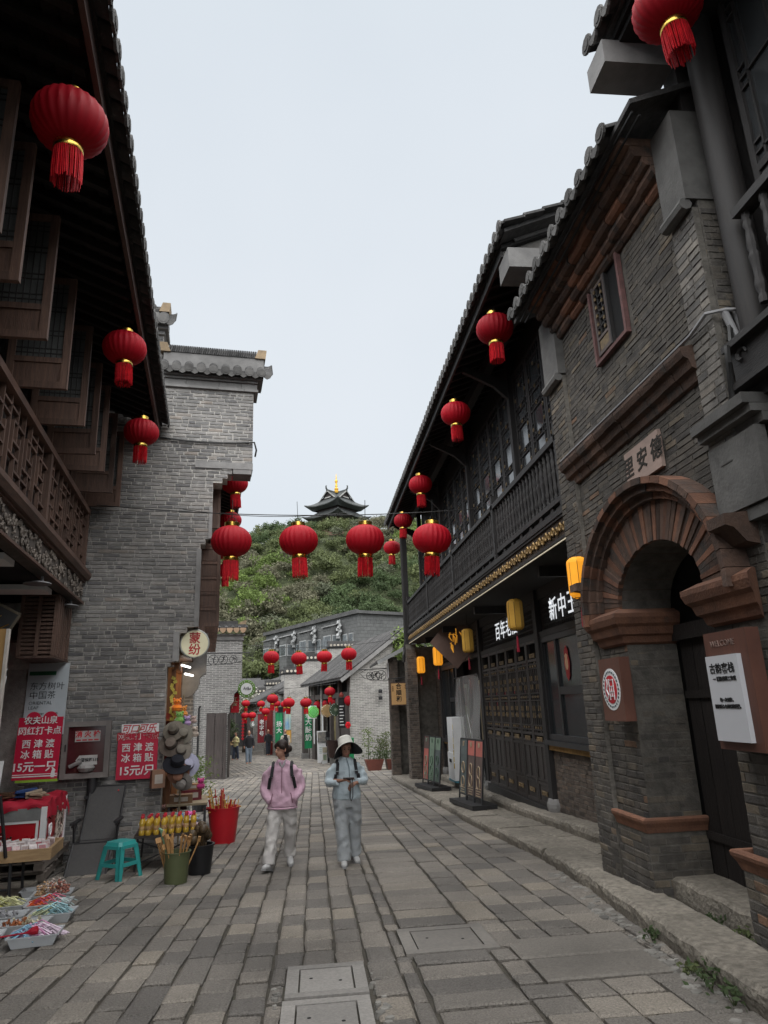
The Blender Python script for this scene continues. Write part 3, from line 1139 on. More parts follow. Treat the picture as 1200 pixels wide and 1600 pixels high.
def frame_mb(mb, o, u, w, h, t, d):
 """four rails round a panel; butt-jointed"""
 o, u = Vector(o), Vector(u).normalized()
 n = Vector((u.y, -u.x, 0))
 Z = Vector((0, 0, 1))
 def blk(x0, x1, z0, z1):
  mb.obb(o + u * ((x0 + x1) / 2) + Z * ((z0 + z1) / 2), (x1 - x0, d, z1 - z0), Matrix((u, n, Z)).transposed())
 blk(0, t, 0, h)
 blk(w - t, w, 0, h)
 blk(t, w - t, 0, t)
 blk(t, w - t, h - t, h)
 return mb
def panel(mb, o, u, x0, x1, z0, z1, d, off=0.0):
 o, u = Vector(o), Vector(u).normalized()
 n = Vector((u.y, -u.x, 0))
 Z = Vector((0, 0, 1))
 mb.obb(o + u * ((x0 + x1) / 2) + Z * ((z0 + z1) / 2) + n * off, (x1 - x0, d, z1 - z0), Matrix((u, n, Z)).transposed())
 return mb
# ------------------------------------------------------------------ red lanterns
def make_lantern_meshes():
 body = MB()
 prof = []
 for i in range(15):
  a = -math.pi / 2 + math.pi * i / 14
  r = max(.12, .345 * math.cos(a) ** .8) if abs(math.cos(a)) > .01 else .12
  prof.append((r, .265 * math.sin(a)))
 body.lathe(prof, 96, rib=.045, ribs=24)
 band = MB()
 band.lathe([(.128, -.335), (.132, -.33), (.132, -.268), (.128, -.262)], 20)
 top = MB()
 top.lathe([(.12, .255), (.125, .26), (.125, .325), (.115, .33)], 20)
 fr = MB()
 rg = random.Random(3)
 for ring, (rr, n) in enumerate(((.126, 46), (.115, 30))):
  for k in range(n):
   a = 2 * math.pi * (k + rg.uniform(-.3, .3)) / n
   w = .0115
   l = .33 + rg.uniform(-.025, .012)
   da = rg.uniform(-.08, .08)
   r2 = rr + rg.uniform(-.006, .01)
   p0 = Vector((rr * math.cos(a), rr * math.sin(a), -.335))
   p1 = Vector((r2 * math.cos(a + da * .5), r2 * math.sin(a + da * .5), -.335 - l * .5))
   p2 = Vector((r2 * math.cos(a + da), r2 * math.sin(a + da), -.335 - l))
   fr.tube([p0, p1, p2], [w * .6, w * .65, w * .45], 3)
 bow = MB()
 bow.tube([(-.1, 0, .325), (-.06, 0, .40), (0, 0, .43), (.06, 0, .40), (.1, 0, .325)], .006, 5)
 return (body.mesh('silk_body', m_red, True), band.mesh('gold_band', m_gold, True), top.mesh('gold_cap', m_gold, True),
   fr.mesh('fringe', m_red_f), bow.mesh('wire_loop', m_wire))
LAN = make_lantern_meshes()
_lan_proto = [None]
def lantern(loc, d, label, group, tilt=0.0, rz=0.0, rope=0.0):
 s = d / .69
 k = s * rnd.uniform(.98, 1.02)
 if _lan_proto[0] is None:
  o = thing('red_lantern', label, 'lantern', loc, 0, group)
  for m in LAN:
   link(m.name.split('.')[0], m, o)
  _lan_proto[0] = o
 else:
  o = copy_tree(_lan_proto[0])
  o.location = loc
 tag(o, label, 'lantern', group)
 o.scale = (k, k, k * rnd.uniform(.97, 1.03))
 o.rotation_euler = (tilt + rnd.uniform(-.06, .06), rnd.uniform(-.06, .06), rnd.uniform(0, 6.28))
 if rope:
  w = MB()
  w.tube([(0, 0, .42), (0, 0, .42 + rope / s)], .005 / s, 4)
  link('cord', w.mesh('cord', m_wire), o)
 return o
# ------------------------------------------------------------------ lettering
def text(parent, body, size, mat, loc, rot, weight=0.0, align='CENTER', shear=0.0, ext=.002, sx=1.0, spacing=1.0, line=1.0, name='lettering'):
 c = bpy.data.curves.new(name, 'FONT')
 c.body = body
 c.size = size
 c.align_x = align
 c.align_y = 'CENTER'
 c.offset = weight
 c.extrude = ext
 c.shear = shear
 c.space_character = spacing
 c.space_line = line
 c.resolution_u = 2
 c.materials.append(mat)
 o = link(name, c, parent, loc=loc, rot=rot)
 o.scale = (sx, 1, 1)
 return o
m_ink = M('black_ink', (.015, .015, .016), rough=.6, bump=0, grime=0, rv=0)
m_ink_w = M('white_print', (.78, .78, .78), rough=.5, bump=0, grime=.05, rv=0)
m_ink_r = M('red_print', (.55, .015, .03), rough=.5, bump=0, grime=.05, rv=0)
# ================================================================== left: the brown timber house with open casements
lh = root('timber_house', 'brown timber house with open lattice casements and carved balcony front', 'house', (-2.3, 8, gz(8)), True)
B0, B1 = -1.0, 11.93
# upper wall, soffit, roof
mb = MB()
mb.box(-2.45, -2.25, B0, B1, 3.7, 4.98).box(-2.45, -2.25, B0, B1, 6.35, 7.3)
part('upper_wall', mb, m_wood_b, lh)
mb = MB()
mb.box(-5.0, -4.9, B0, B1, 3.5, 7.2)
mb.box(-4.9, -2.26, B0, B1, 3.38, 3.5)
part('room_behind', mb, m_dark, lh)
mb = MB()
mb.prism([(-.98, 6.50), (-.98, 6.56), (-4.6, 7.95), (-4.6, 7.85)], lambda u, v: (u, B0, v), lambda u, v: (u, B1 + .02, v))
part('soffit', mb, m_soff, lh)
mb = MB()
mb.prism([(-.96, 6.565), (-.96, 6.62), (-5.2, 8.25), (-5.2, 8.1)], lambda u, v: (u, B0, v), lambda u, v: (u, B1 + .02, v))
part('roof', mb, m_tile, lh)
eave_row(lh, (-.86, B0, 6.6), (-.86, B1 - .05, 6.6), math.pi, .235)
b = B0 + .1
raf = MB()
raf.obb((0, 0, 0), (2.6, .07, .09), Euler((0, math.atan(.384), 0)).to_matrix())
raf_me = raf.mesh('rafter', m_wood_dh)
while b < B1 - .1:
 link('rafter', raf_me, lh, loc=(-2.28, b, 6.915))
 b += .26
# soffit boards: thin battens across the rafters so that the boards read
for k in range(9):
 mb = MB()
 a = -1.15 - k * .14
 z = 6.49 + (-.98 - a) * .384 - .008
 mb.box(a - .05, a + .05, B0, B1, z - .012, z + .004)
 part('soffit_board', mb, m_soff, lh)
mb = MB()
mb.box(-1.03, -.985, B0, B1, 6.36, 6.52)
part('fascia_board', mb, M('fascia_timber', (.16, .10, .085), (.09, .055, .047), s=6, rough=.7, bump=.3, bs=25, stretch=(5, .6, 6)), lh)
# window openings behind the leaves: posts and dim panes
for i in range(14):
 mb = MB()
 b = 11.85 - i * 1.02
 mb.box(-2.36, -2.21, b - .06, b + .06, 4.98, 6.35)
 part('window_post', mb, m_wood_b, lh)
 mb = MB()
 mb.box(-2.34, -2.33, b - .96, b - .06, 4.98, 6.35)
 part('window_pane', mb, m_glass, lh)
mb = MB()
mb.box(-2.3, -2.13, B0, B1, 4.92, 5.0)
part('window_sill', mb, m_wood_bh, lh)
# casement leaves standing open at right angles to the front
m_gauze = M('dusty_window_paper', (.085, .09, .088), (.05, .053, .052), s=6, rough=.5, bump=.1, rv=.1)
for i, b in enumerate((3.7, 4.7, 5.35, 6.25, 7.3, 8.3, 9.3, 9.95, 10.97, 11.8)):
 w = .62
 a0 = -2.18 if i % 2 else -2.2
 ang = rnd.uniform(-.07, .05)
 z0, z1 = 4.985, 6.34
 lf = MB()
 o = Vector((a0, b, z0))
 u = Vector((math.cos(ang), math.sin(ang), 0))
 frame_mb(lf, o, u, w, z1 - z0, .075, .05)
 panel(lf, o, u, .075, w - .075, .30, .36, .05)
 fr = part('casement_leaf', lf, m_wood_b, lh)
 OFF[fr.name] = Vector()
 p = MB()
 panel(p, o, u, .075, w - .075, .075, .30, .02)
 part('bottom_panel', p, m_wood_b, fr)
 p = MB()
 panel(p, o, u, .075, w - .075, .36, z1 - z0 - .075, .008)
 part('pane', p, m_gauze, fr)
 p = MB()
 ww = w - .15
 hh = z1 - z0 - .435
 pat = [(x / 8, 0, x / 8, 1) for x in range(1, 8)] + [(0, y, 1, y) for y in (.06, .12, .3, .36, .62, .68, .88, .94)]
 lattice(p, o + u * .075 + Vector((0, 0, .36)), u, ww, hh, .011, .02, pat)
 part('lattice', p, m_wood_d, fr)
# lattice front below the windows
rail = MB()
rail.box(-2.17, -2.03, B0, B1, 4.86, 4.95)
part('top_rail', rail, m_wood_bh, lh)
rail = MB()
rail.box(-2.15, -2.05, B0, B1, 3.92, 3.99)
part('bottom_rail', rail, m_wood_bh, lh)
rail = MB()
rail.prism([(-2.2, 3.74), (-1.98, 3.74), (-1.94, 3.80), (-1.94, 3.86), (-2.0, 3.92), (-2.2, 3.92)], lambda u, v: (u, B0, v), lambda u, v: (u, B1, v))
part('floor_beam', rail, m_wood_bh, lh)
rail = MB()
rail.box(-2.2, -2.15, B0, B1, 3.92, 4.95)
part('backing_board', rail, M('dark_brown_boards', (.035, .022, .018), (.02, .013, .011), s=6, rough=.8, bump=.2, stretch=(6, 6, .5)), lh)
posts = [B1 - .06, 9.0, 6.05, 3.1, .15]
for b in posts:
 mb = MB()
 mb.box(-2.16, -2.04, b - .055, b + .055, 3.72, 4.86)
 part('rail_post', mb, m_wood_b, lh)
for p0, p1 in zip(posts[1:], posts[:-1]):
 w = p1 - p0 - .11
 n = 5
 for c in range(n):
  cell = MB()
  pat = [(0, .0, 0, 1), (.5, .0, .5, .32), (.5, .5, .5, 1), (.25, .3, .25, .75), (.75, .16, .75, .62), (0, .32, .75, .32), (.25, .75, 1, .75), (.25, .5, .75, .5), (0, .16, .5, .16) if c % 2 else (.5, .16, 1, .16), (.5, .88, 1, .88) if c % 2 else (0, .88, .5, .88)]
  lattice(cell, (-2.10, p0 + .055 + w * c / n, 3.99), (0, 1, 0), w / n, .87, .028, .045, pat)
  part('lattice_panel', cell, m_wood_b, lh)
# carved band under the balcony
mb = MB()
mb.box(-2.2, -2.06, B0, B1, 3.35, 3.74)
part('carved_band', mb, M('band_ground', (.10, .085, .075), (.05, .042, .037), s=9, rough=.85, bump=.4), lh)
for k in range(14):
 cv = MB()
 bb = B1 - .12 - k * .62
 rg2 = random.Random(k)
 for q in range(15):
  b_, z_ = bb - rg2.uniform(0, .58), 3.41 + rg2.uniform(0, .27)
  r_ = rg2.uniform(.025, .055)
  a0 = rg2.uniform(0, 6.28)
  cv.tube([(-2.045, b_ + r_ * (1 - t * .1) * math.cos(a0 + t), z_ + r_ * (1 - t * .1) * math.sin(a0 + t)) for t in (0, .8, 1.6, 2.4, 3.2, 4.0, 4.8, 5.6)], [.017, .017, .016, .015, .014, .012, .01, .008], 4)
 part('scroll_carving', cv, m_carve, lh, kind='stuff')
for z in (3.352, 3.705):
 mb = MB()
 mb.box(-2.062, -2.02, B0, B1, z, z + .035)
 part('band_moulding', mb, m_wood_bh, lh)
# shop below: beam, dark depth, hanging signboard, louvred box, red cloth banner, tea board
mb = MB()
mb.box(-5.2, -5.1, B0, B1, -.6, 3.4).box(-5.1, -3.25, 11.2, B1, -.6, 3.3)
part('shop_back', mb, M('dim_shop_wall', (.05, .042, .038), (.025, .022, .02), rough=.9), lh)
for b in (5.8, 9.2):
 mb = MB()
 mb.tube([(-2.95, b, -.5), (-2.95, b, 3.36)], .11, 12)
 part('shop_post', mb, m_wood_b, lh, True)
mb = MB()
mb.box(-3.05, -2.85, B0, B1, 2.75, 3.0)
part('shop_lintel', mb, m_wood_bh, lh)
mb = MB()
mb.box(-3.2, -3.15, 9.4, B1 - .02, 1.0, 2.75)
part('shop_shutter', mb, m_wood_b, lh)
for bb in (10.2, 8.2, 6.4):
 mb = MB()
 mb.box(-2.9, -2.2, bb - .22, bb + .22, 3.27, 3.34)
 part('ceiling_lamp', mb, m_white, lh)
for bb in (11.3, 9.35):
 mb = MB()
 mb.tube([(-2.10, bb, 3.33), (-2.10, bb, 3.26)], .02, 6)
 mb.lathe([(.03, 0), (.16, -.03), (.17, -.045), (.02, -.05)], 14, (-2.14, bb - .05, 3.27))
 part('eave_spotlight', mb, M('grey_metal', (.24, .24, .25), rough=.45, bump=0), lh)
bx = thing('louvred_box', 'brown wooden slatted box hung under the carved balcony beside the brick wall', 'box', LW(-2.38, 11.05, 2.45), TH)
mb = MB()
mb.box(-.28, .22, -.3, .75, -.03, 0).box(-.28, .22, -.3, .75, .85, .88).box(-.28, -.24, -.28, .73, 0, .85).box(-.24, .2, .7, .73, 0, .85)
part('case', mb, m_wood_b, bx)
for i in range(7):
 mb = MB()
 mb.box(.19, .23, -.28 + i * .145, -.21 + i * .145, 0, .85)
 part('slat', mb, m_wood_b, bx)
for i in range(14):
 mb = MB()
 mb.box(-.23, .19, -.29, -.265, .03 + i * .058, .065 + i * .058)
 part('slat', mb, m_wood_b, bx)
for a in (-.28, -.05, .17):
 mb = MB()
 mb.box(a, a + .05, -.31, -.29, 0, .85)
 part('stile', mb, m_wood_b, bx)
# ================================================================== left: the grey brick gable house
def prof_l(z):
 """right-hand edge of the gable wall at height z (stepped corbels)"""
 for z0, a in ((7.40, .70), (5.96, .66), (5.83, .64), (5.74, .30), (5.65, .22), (5.56, .13), (5.10, -.03), (4.52, -.05), (4.42, -.13), (4.33, -.21), (2.98, -.24), (2.9, -.38), (2.86, -.48), (2.42, -.55), (2.34, -.62)):
  if z >= z0:
   return a
 return -.67
gh = root('brick_gable_house', 'grey brick house whose tall gable end faces the street beside the brown timber house', 'house', (-1.5, 12, gz(12) - .1), True)
ZT = 7.38
mb = MB()
# core of the wall in steps
zs = [-.75, 2.34, 2.42, 2.86, 2.9, 2.98, 4.33, 4.42, 4.52, 5.10, 5.56, 5.65, 5.74, 5.83, ZT]
for z0, z1 in zip(zs[:-1], zs[1:]):
 mb.box(-4.2, prof_l((z0 + z1) / 2) - .006, 12.012, 12.40, z0, z1)
part('wall', mb, m_mortar_l, gh)
bk = Bricks(gh, m_brick_l, True)
bk.field((0, 12.0, -.6), (1, 0, 0), (0, -1, 0), 7.97, lambda v: [(-2.75 if v - .6 < 2.6 else -2.4, prof_l(v - .6) - .002)], ln=.25, ch=.068, gap=.015, depth=.06, jit=.003)
bk.done()
# stone plates, dressed corbel blocks
for (a0, a1, z0, z1, pr) in ((-.36, .66, 5.83, 5.95, .02), (.31, .64, 5.74, 5.83, .012)):
 mb = MB()
 mb.box(a0, a1, 12 - pr, 12.4, z0, z1)
 part('stone_plate', mb, m_stone_g, gh)
for (a0, a1, z0, z1) in ((-.05, -.03, 4.52, 5.1), (-.24, -.2, 2.98, 4.33), (-.56, -.5, 2.42, 2.9)):
 mb = MB()
 mb.box(a0 - .04, a1, 11.985, 12.4, z0, z1)
 part('edge_stone', mb, m_stone_g, gh)
# cornice: moulded stone courses, tile row, ridge
for (z0, z1, pr, aa) in ((7.38, 7.43, .05, .74), (7.43, 7.55, .02, .72), (7.55, 7.60, .06, .78), (7.60, 7.64, .12, .82)):
 mb = MB()
 a = -1.0
 while a < aa - .05:
  l = rnd.uniform(.4, .6)
  mb.box(a + .003, min(a + l, aa) - .003, 12 - pr, 12.45, z0, z1 - .004)
  a += l
 part('cornice_course', mb, m_stone_g, gh)
a = -.98
i = 0
while a < .82:
 t = link('roof_tile', TILE_ME, gh, loc=(a, 11.80, 7.69), rot=(0, 0, math.pi / 2), scale=(.32, 1.0, 1.0))
 link('tile_end', END_ME, t, scale=(1.6, 1, 1))
 t = link('pan_tile', DRIP_ME, gh, loc=(a + .11, 11.81, 7.68), rot=(0, 0, math.pi / 2), scale=(.32, 1.1, 1.1))
 link('drip_lip', LIP_ME, t, scale=(1.6, 1, 1))
 a += .22
mb = MB()
mb.box(-1.0, .83, 11.9, 12.5, 7.66, 8.05)
part('ridge_base', mb, m_stone_g, gh)
a = -.9
while a < .7:
 mb = MB()
 mb.obb((a, 11.98, 8.12), (.03, .2, .14), Euler((0, .25, 0)).to_matrix())
 part('ridge_tile', mb, m_tile, gh)
 a += .04
m_och = M('ochre_stone', (.32, .24, .15), (.2, .15, .10), s=8, rough=.9, bump=.3)
for a0, a1 in ((-1.06, -.88), (.66, .86)):
 mb = MB()
 mb.prism([(a0, 8.04), (a1, 8.04), (a1 + (.02 if a0 > 0 else -.06), 8.22), (a0 + (.06 if a0 > 0 else -.02), 8.22)], lambda u, v: (u, 11.86, v), lambda u, v: (u, 12.2, v))
 part('ridge_end', mb, m_och, gh)
# the next step of the fire wall, higher and set to the left
mb = MB()
mb.box(-3.6, -1.02, 12.0, 12.42, 7.38, 8.45)
part('wall_step', mb, m_mortar_l, gh)
b2 = Bricks(gh, m_brick_l, True, limit=0)
b2.field((0, 11.99, 7.4), (1, 0, 0), (0, -1, 0), 1.0, lambda v: [(-2.0, -1.02)], ln=.27, ch=.071)
b2.done()
mb = MB()
mb.box(-3.6, -1.0, 11.94, 12.46, 8.42, 8.5).box(-3.6, -.94, 11.86, 12.5, 8.5, 8.58).box(-3.6, -.96, 11.9, 12.46, 8.72, 8.85)
part('cornice_course', mb, m_stone_g, gh)
a = -1.75
while a < -.9:
 t = link('roof_tile', TILE_ME, gh, loc=(a, 11.76, 8.62), rot=(0, 0, math.pi / 2), scale=(.34, 1.2, 1.2))
 link('tile_end', END_ME, t, scale=(1.6, 1, 1))
 t = link('pan_tile', DRIP_ME, gh, loc=(a + .12, 11.77, 8.61), rot=(0, 0, math.pi / 2), scale=(.34, 1.1, 1.1))
 link('drip_lip', LIP_ME, t, scale=(1.6, 1, 1))
 a += .24
mb = MB()
mb.prism([(-1.12, 8.85), (-.94, 8.85), (-.92, 9.04), (-1.06, 9.04)], lambda u, v: (u, 11.85, v), lambda u, v: (u, 12.2, v))
part('ridge_end', mb, m_och, gh)
mb = MB()
mb.box(-3.5, -1.1, 11.9, 12.15, 8.85, 8.97)
part('ridge_tile', mb, m_tile, gh)
# the street side beyond the gable: eave, casements, shop
mb = MB()
mb.prism([(.60, 7.22), (.60, 7.30), (-3.0, 8.7), (-3.0, 8.6)], lambda u, v: (u, 12.9, v), lambda u, v: (u, 26.5, v))
part('roof', mb, m_tile, gh)
eave_row(gh, (.66, 12.95, 7.32), (.66, 26.4, 7.32), math.pi, .24)
b = 12.6
while b < 26:
 link('rafter', raf_me, gh, loc=(-.68, b, 7.62))
 b += .3
mb = MB()
mb.box(-1.0, -.32, 12.41, 26.5, 2.55, 7.6)
part('street_wall', mb, m_wood_b, gh)
mb = MB()
mb.box(-.32, -.1, 12.42, 26.5, 2.9, 3.05)
part('floor_beam', mb, m_wood_bh, gh)
for i, b in enumerate((12.55, 13.6, 14.7, 15.8, 17.0, 18.2)):
 for zz0, zz1 in ((3.05, 4.55),):
  o = Vector((-.34, b, zz0))
  u = Vector((1, rnd.uniform(-.06, .06), 0)).normalized()
  lf = MB()
  frame_mb(lf, o, u, .48, zz1 - zz0, .06, .05)
  for q in range(5):
   panel(lf, o, u, .06, .42, .06 + q * .28 + .22, .06 + q * .28 + .27, .05)
  fr = part('casement_leaf', lf, m_wood_b, gh)
  OFF[fr.name] = Vector()
  for q in range(5):
   p = MB()
   panel(p, o, u, .06, .42, .06 + q * .28, .06 + q * .28 + .22, .02)
   part('leaf_panel', p, m_wood_b, fr)
 o = Vector((-.31, b, 4.85))
 lf = MB()
 frame_mb(lf, o, Vector((1, 0, 0)), .42, 1.3, .05, .05)
 panel(lf, o, Vector((1, 0, 0)), .05, .37, .05, 1.25, .02)
 part('casement_leaf', lf, m_wood_b, gh)
# cable along the gable
mb = MB()
pts = [(-1.0 + i * .12, 11.965, 6.36 - .05 * math.sin(i * .22) + rnd.uniform(-.005, .005)) for i in range(15)] + [(.72, 11.99, 6.22), (.70, 12.03, 6.1)]
mb.tube(pts, .018, 6)
part('cable', mb, m_wire, gh, True)
# ================================================================== right: the long black timber building
X = Vector((1, 0, 0))
Y = Vector((0, 1, 0))
YN, YF = 7.75, 22.3
bh = root('black_timber_house', 'long black timber shop house with upstairs balcony of turned balusters and gilded carved band', 'house', (4.0, 15, gz(15)))
# masses
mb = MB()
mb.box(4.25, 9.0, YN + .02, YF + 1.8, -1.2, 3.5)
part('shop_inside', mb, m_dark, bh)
mb = MB()
mb.box(3.72, 9.0, YN + .02, YF, 3.6, 8.2)
part('upper_wall', mb, m_wood_d, bh)
mb = MB()
mb.box(3.12, 4.2, YN, YF, 3.47, 3.56)
part('balcony_floor', mb, m_soff, bh)
# gilded carved band
mb = MB()
mb.box(3.10, 3.18, YN, YF, 3.50, 3.80)
part('carved_band', mb, M('band_dark_ground', (.07, .048, .03), (.03, .022, .016), s=12, rough=.6, bump=.3), bh)
for z in (3.5, 3.765):
 mb = MB()
 mb.box(3.075, 3.1, YN, YF, z, z + .035)
 part('band_moulding', mb, m_wood_dh, bh)
yy = YN + .1
while yy < YF - .1:
 cv = MB()
 for q in range(4):
  y_ = yy + q * .135
  if y_ > YF - .08:
   break
  up = q % 2
  for s in (-1, 1):
   cv.tube([(3.085, y_ + s * .045 * math.cos(t) * (1 - t * .07), 3.645 + (.012 if up else -.012) + s * .055 * math.sin(t) * (1 - t * .07)) for t in (0, .9, 1.8, 2.7, 3.6, 4.5, 5.4)], [.017, .016, .015, .014, .012, .010, .007], 4)
  cv.obb((3.085, y_ + .067, 3.645), (.03, .04, .04), Euler((.78, 0, 0)).to_matrix())
 part('gilded_scroll', cv, m_gilt, bh)
 yy += .54
mb = MB()
mb.box(3.085, 3.1, YN, YF, 3.478, 3.488)
part('light_strip', mb, M('warm_led', (.9, .85, .7), emit=(1, .86, .62), es=.07, bump=0, grime=0, rv=0), bh)
# balcony: floor beam, slotted lower rail, balusters, top rail, posts
mb = MB()
mb.box(3.06, 3.2, YN, YF, 3.80, 3.88)
part('floor_beam', mb, m_wood_dh, bh)
mb = MB()
mb.box(3.09, 3.17, YN, YF, 3.98, 4.05)
part('lower_rail', mb, m_wood_dh, bh)
mb = MB()
mb.box(3.07, 3.19, YN, YF, 4.76, 4.84)
part('hand_rail', mb, m_wood_dh, bh)
bal = MB()
bal.lathe([(.028, 4.05), (.03, 4.10), (.022, 4.12), (.034, 4.16), (.036, 4.2), (.026, 4.26), (.03, 4.34), (.036, 4.40), (.038, 4.42), (.026, 4.45), (.036, 4.48), (.03, 4.56), (.022, 4.63), (.034, 4.67), (.024, 4.70), (.032, 4.72), (.03, 4.76)], 8)
bal_me = bal.mesh('baluster', m_wood_d, True)
POSTS = [YN + .06, 11.05, 14.65, 18.2, YF - .06]
for p0, p1 in zip(POSTS, POSTS[1:]):
 n = int((p1 - p0 - .1) / .155)
 for i in range(1, n + 1):
  y = p0 + .05 + (p1 - p0 - .1) * (i - .5) / n
  link('baluster', bal_me, bh, loc=(3.13, y, 0), rot=(0, 0, rnd.uniform(0, 3)))
 for i in range(1, 7):
  y = p0 + (p1 - p0) * i / 7
  mb = MB()
  mb.box(3.11, 3.15, y - .05, y + .05, 3.88, 3.98)
  part('rail_block', mb, m_wood_d, bh)
for y in POSTS:
 mb = MB()
 mb.box(3.07, 3.19, y - .05, y + .05, 3.84, 5.0)
 mb.box(3.55, 3.68, y - .065, y + .065, 3.6, 8.0)
 part('balcony_post', mb, m_wood_d, bh)
# upstairs lattice windows
m_fret = M('gold_touched_fretwork', (.24, .17, .085), (.085, .062, .038), s=25, rough=.6, bump=.2)
m_dimpane = M('upper_window_pane', (.055, .06, .064), (.03, .033, .036), s=.8, rough=.12, bump=.03, rv=.3, spec=.8)
for bi, (p0, p1) in enumerate(zip(POSTS, POSTS[1:])):
 n = 4
 w = (p1 - p0 - .13) / n
 for i in range(n):
  y0 = p0 + .065 + w * i
  o = Vector((3.66, y0 + .01, 4.78))
  fr = MB()
  frame_mb(fr, o, Y, w - .02, 2.5, .06, .06)
  panel(fr, o, Y, .06, w - .08, .42, .48, .06)
  win = part('lattice_window', fr, m_wood_d, bh)
  OFF[win.name] = Vector()
  p = MB()
  panel(p, o, Y, .06, w - .08, .06, .42, .02)
  part('apron_panel', p, m_wood_d, win)
  p = MB()
  for q in range(6):
   yy, zz = y0 + .14 + rnd.uniform(0, w - .28), 4.88 + rnd.uniform(.03, .25)
   p.tube([(3.645, yy + .045 * math.cos(t), zz + .05 * math.sin(t)) for t in (0, 1, 2, 3, 4, 5)], .011, 4)
  part('apron_carving', p, m_fret, win)
  p = MB()
  panel(p, o, Y, .06, w - .08, .48, 2.44, .008)
  part('pane', p, m_dimpane, win)
  bars = MB()
  o2 = o + Vector((-.012, .06, .48))
  pat = []
  for (a, b) in ((0.0, .05), (.2, .25), (.47, .52), (.62, .67), (.92, .99)):
   pat += [(0, a, 1, a), (0, b, 1, b)]
   pat += [(q, a, q, b) for q in (.15, .3, .5, .7, .85)]
  pat += [(.16, 0, .16, 1), (.84, 0, .84, 1), (0, .36, .16, .36), (.84, .36, 1, .36), (0, .8, .16, .8), (.84, .8, 1, .8)]
  lattice(bars, o2, Y, w - .14, 1.96, .02, .03, pat)
  part('lattice', bars, m_wood_d, win)
  gd = MB()
  for (a, b) in ((.025, .5), (.225, .5), (.495, .5), (.645, .5), (.3, .08), (.3, .92), (.42, .08), (.75, .08), (.75, .92), (.85, .5), (.12, .92), (.1, .08)):
   c = o2 + Vector((-.02, b * (w - .14), a * 1.96))
   gd.tube([c + Vector((0, .028 * math.cos(t), .03 * math.sin(t))) for t in (0, 1.05, 2.1, 3.15, 4.2, 5.25)], .008, 4, closed=True)
  part('fret_rosette', gd, m_fret, win)
# eave
EX, EZ = 2.55, 7.5
mb = MB()
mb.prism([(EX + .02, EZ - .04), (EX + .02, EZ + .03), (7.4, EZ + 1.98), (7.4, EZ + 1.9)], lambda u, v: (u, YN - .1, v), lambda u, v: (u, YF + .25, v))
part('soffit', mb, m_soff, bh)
mb = MB()
mb.prism([(EX, EZ + .035), (EX, EZ + .09), (7.4, EZ + 2.15), (7.4, EZ + 2.0)], lambda u, v: (u, YN - .35, v), lambda u, v: (u, YF + .35, v))
part('roof', mb, m_tile, bh)
rows = MB()
y = YN - .3
while y < YF + .3:
 rows.tube([(EX + .8, y, EZ + .44), (7.4, y, EZ + 2.17)], .075, 6)
 y += .23
part('roof_tile_rows', rows, m_tile, bh, kind='stuff')
eave_row(bh, (EX - .06, YN - .35, EZ + .09), (EX - .06, YF + .3, EZ + .09), 0, .23)
mb = MB()
mb.box(EX + .02, EX + .06, YN - .05, YF + .2, EZ - .13, EZ - .045)
part('fascia_board', mb, m_wood_dh, bh)
raf2 = MB()
raf2.obb((0, 0, 0), (1.5, .07, .09), Euler((0, -math.atan(.4), 0)).to_matrix())
raf2_me = raf2.mesh('rafter', m_wood_d)
y = YN + .1
while y < YF:
 link('rafter', raf2_me, bh, loc=(3.28, y, EZ + .2))
 y += .3
mb = MB()
mb.box(3.15, 3.3, YN, YF, 7.4, 7.62)
part('eave_purlin', mb, m_wood_dh, bh)
for y in POSTS:
 mb = MB()
 mb.prism([(2.75, 7.5), (3.6, 7.2), (3.6, 6.8), (3.3, 7.1), (2.75, 7.38)], lambda u, v: (u, y - .04, v), lambda u, v: (u, y + .04, v))
 part('eave_bracket', mb, m_wood_d, bh)
# near verge: whitewashed gable strip over the lower gate house, and the jutting stone
mb = MB()
mb.prism([(2.62, 7.33), (2.62, 7.55), (6.8, 9.2), (6.8, 6.3), (3.2, 6.3), (3.2, 7.33)], lambda u, v: (u, YN - .02, v), lambda u, v: (u, YN + .2, v))
part('gable_end', mb, m_plaster, bh)
mb = MB()
mb.bar((2.75, YN - .07, 7.62), (6.8, YN - .07, 9.22), .1, .09, up=(0, 0, 1))
part('verge_board', mb, m_stone_g, bh)
mb = MB()
mb.box(2.58, 3.2, YN - .32, YN + .12, 7.03, 7.32)
part('jutting_stone', mb, m_stone_g, bh)
rows = MB()
for k in range(16):
 x = EX + .12 + k * .27
 rows.obb((x, YN - .3, EZ + .12 + (x - EX) * .41), (.3, .32, .035), Euler((0, -.30, 0)).to_matrix())
part('verge_tiles', rows, m_tile, bh, kind='stuff')
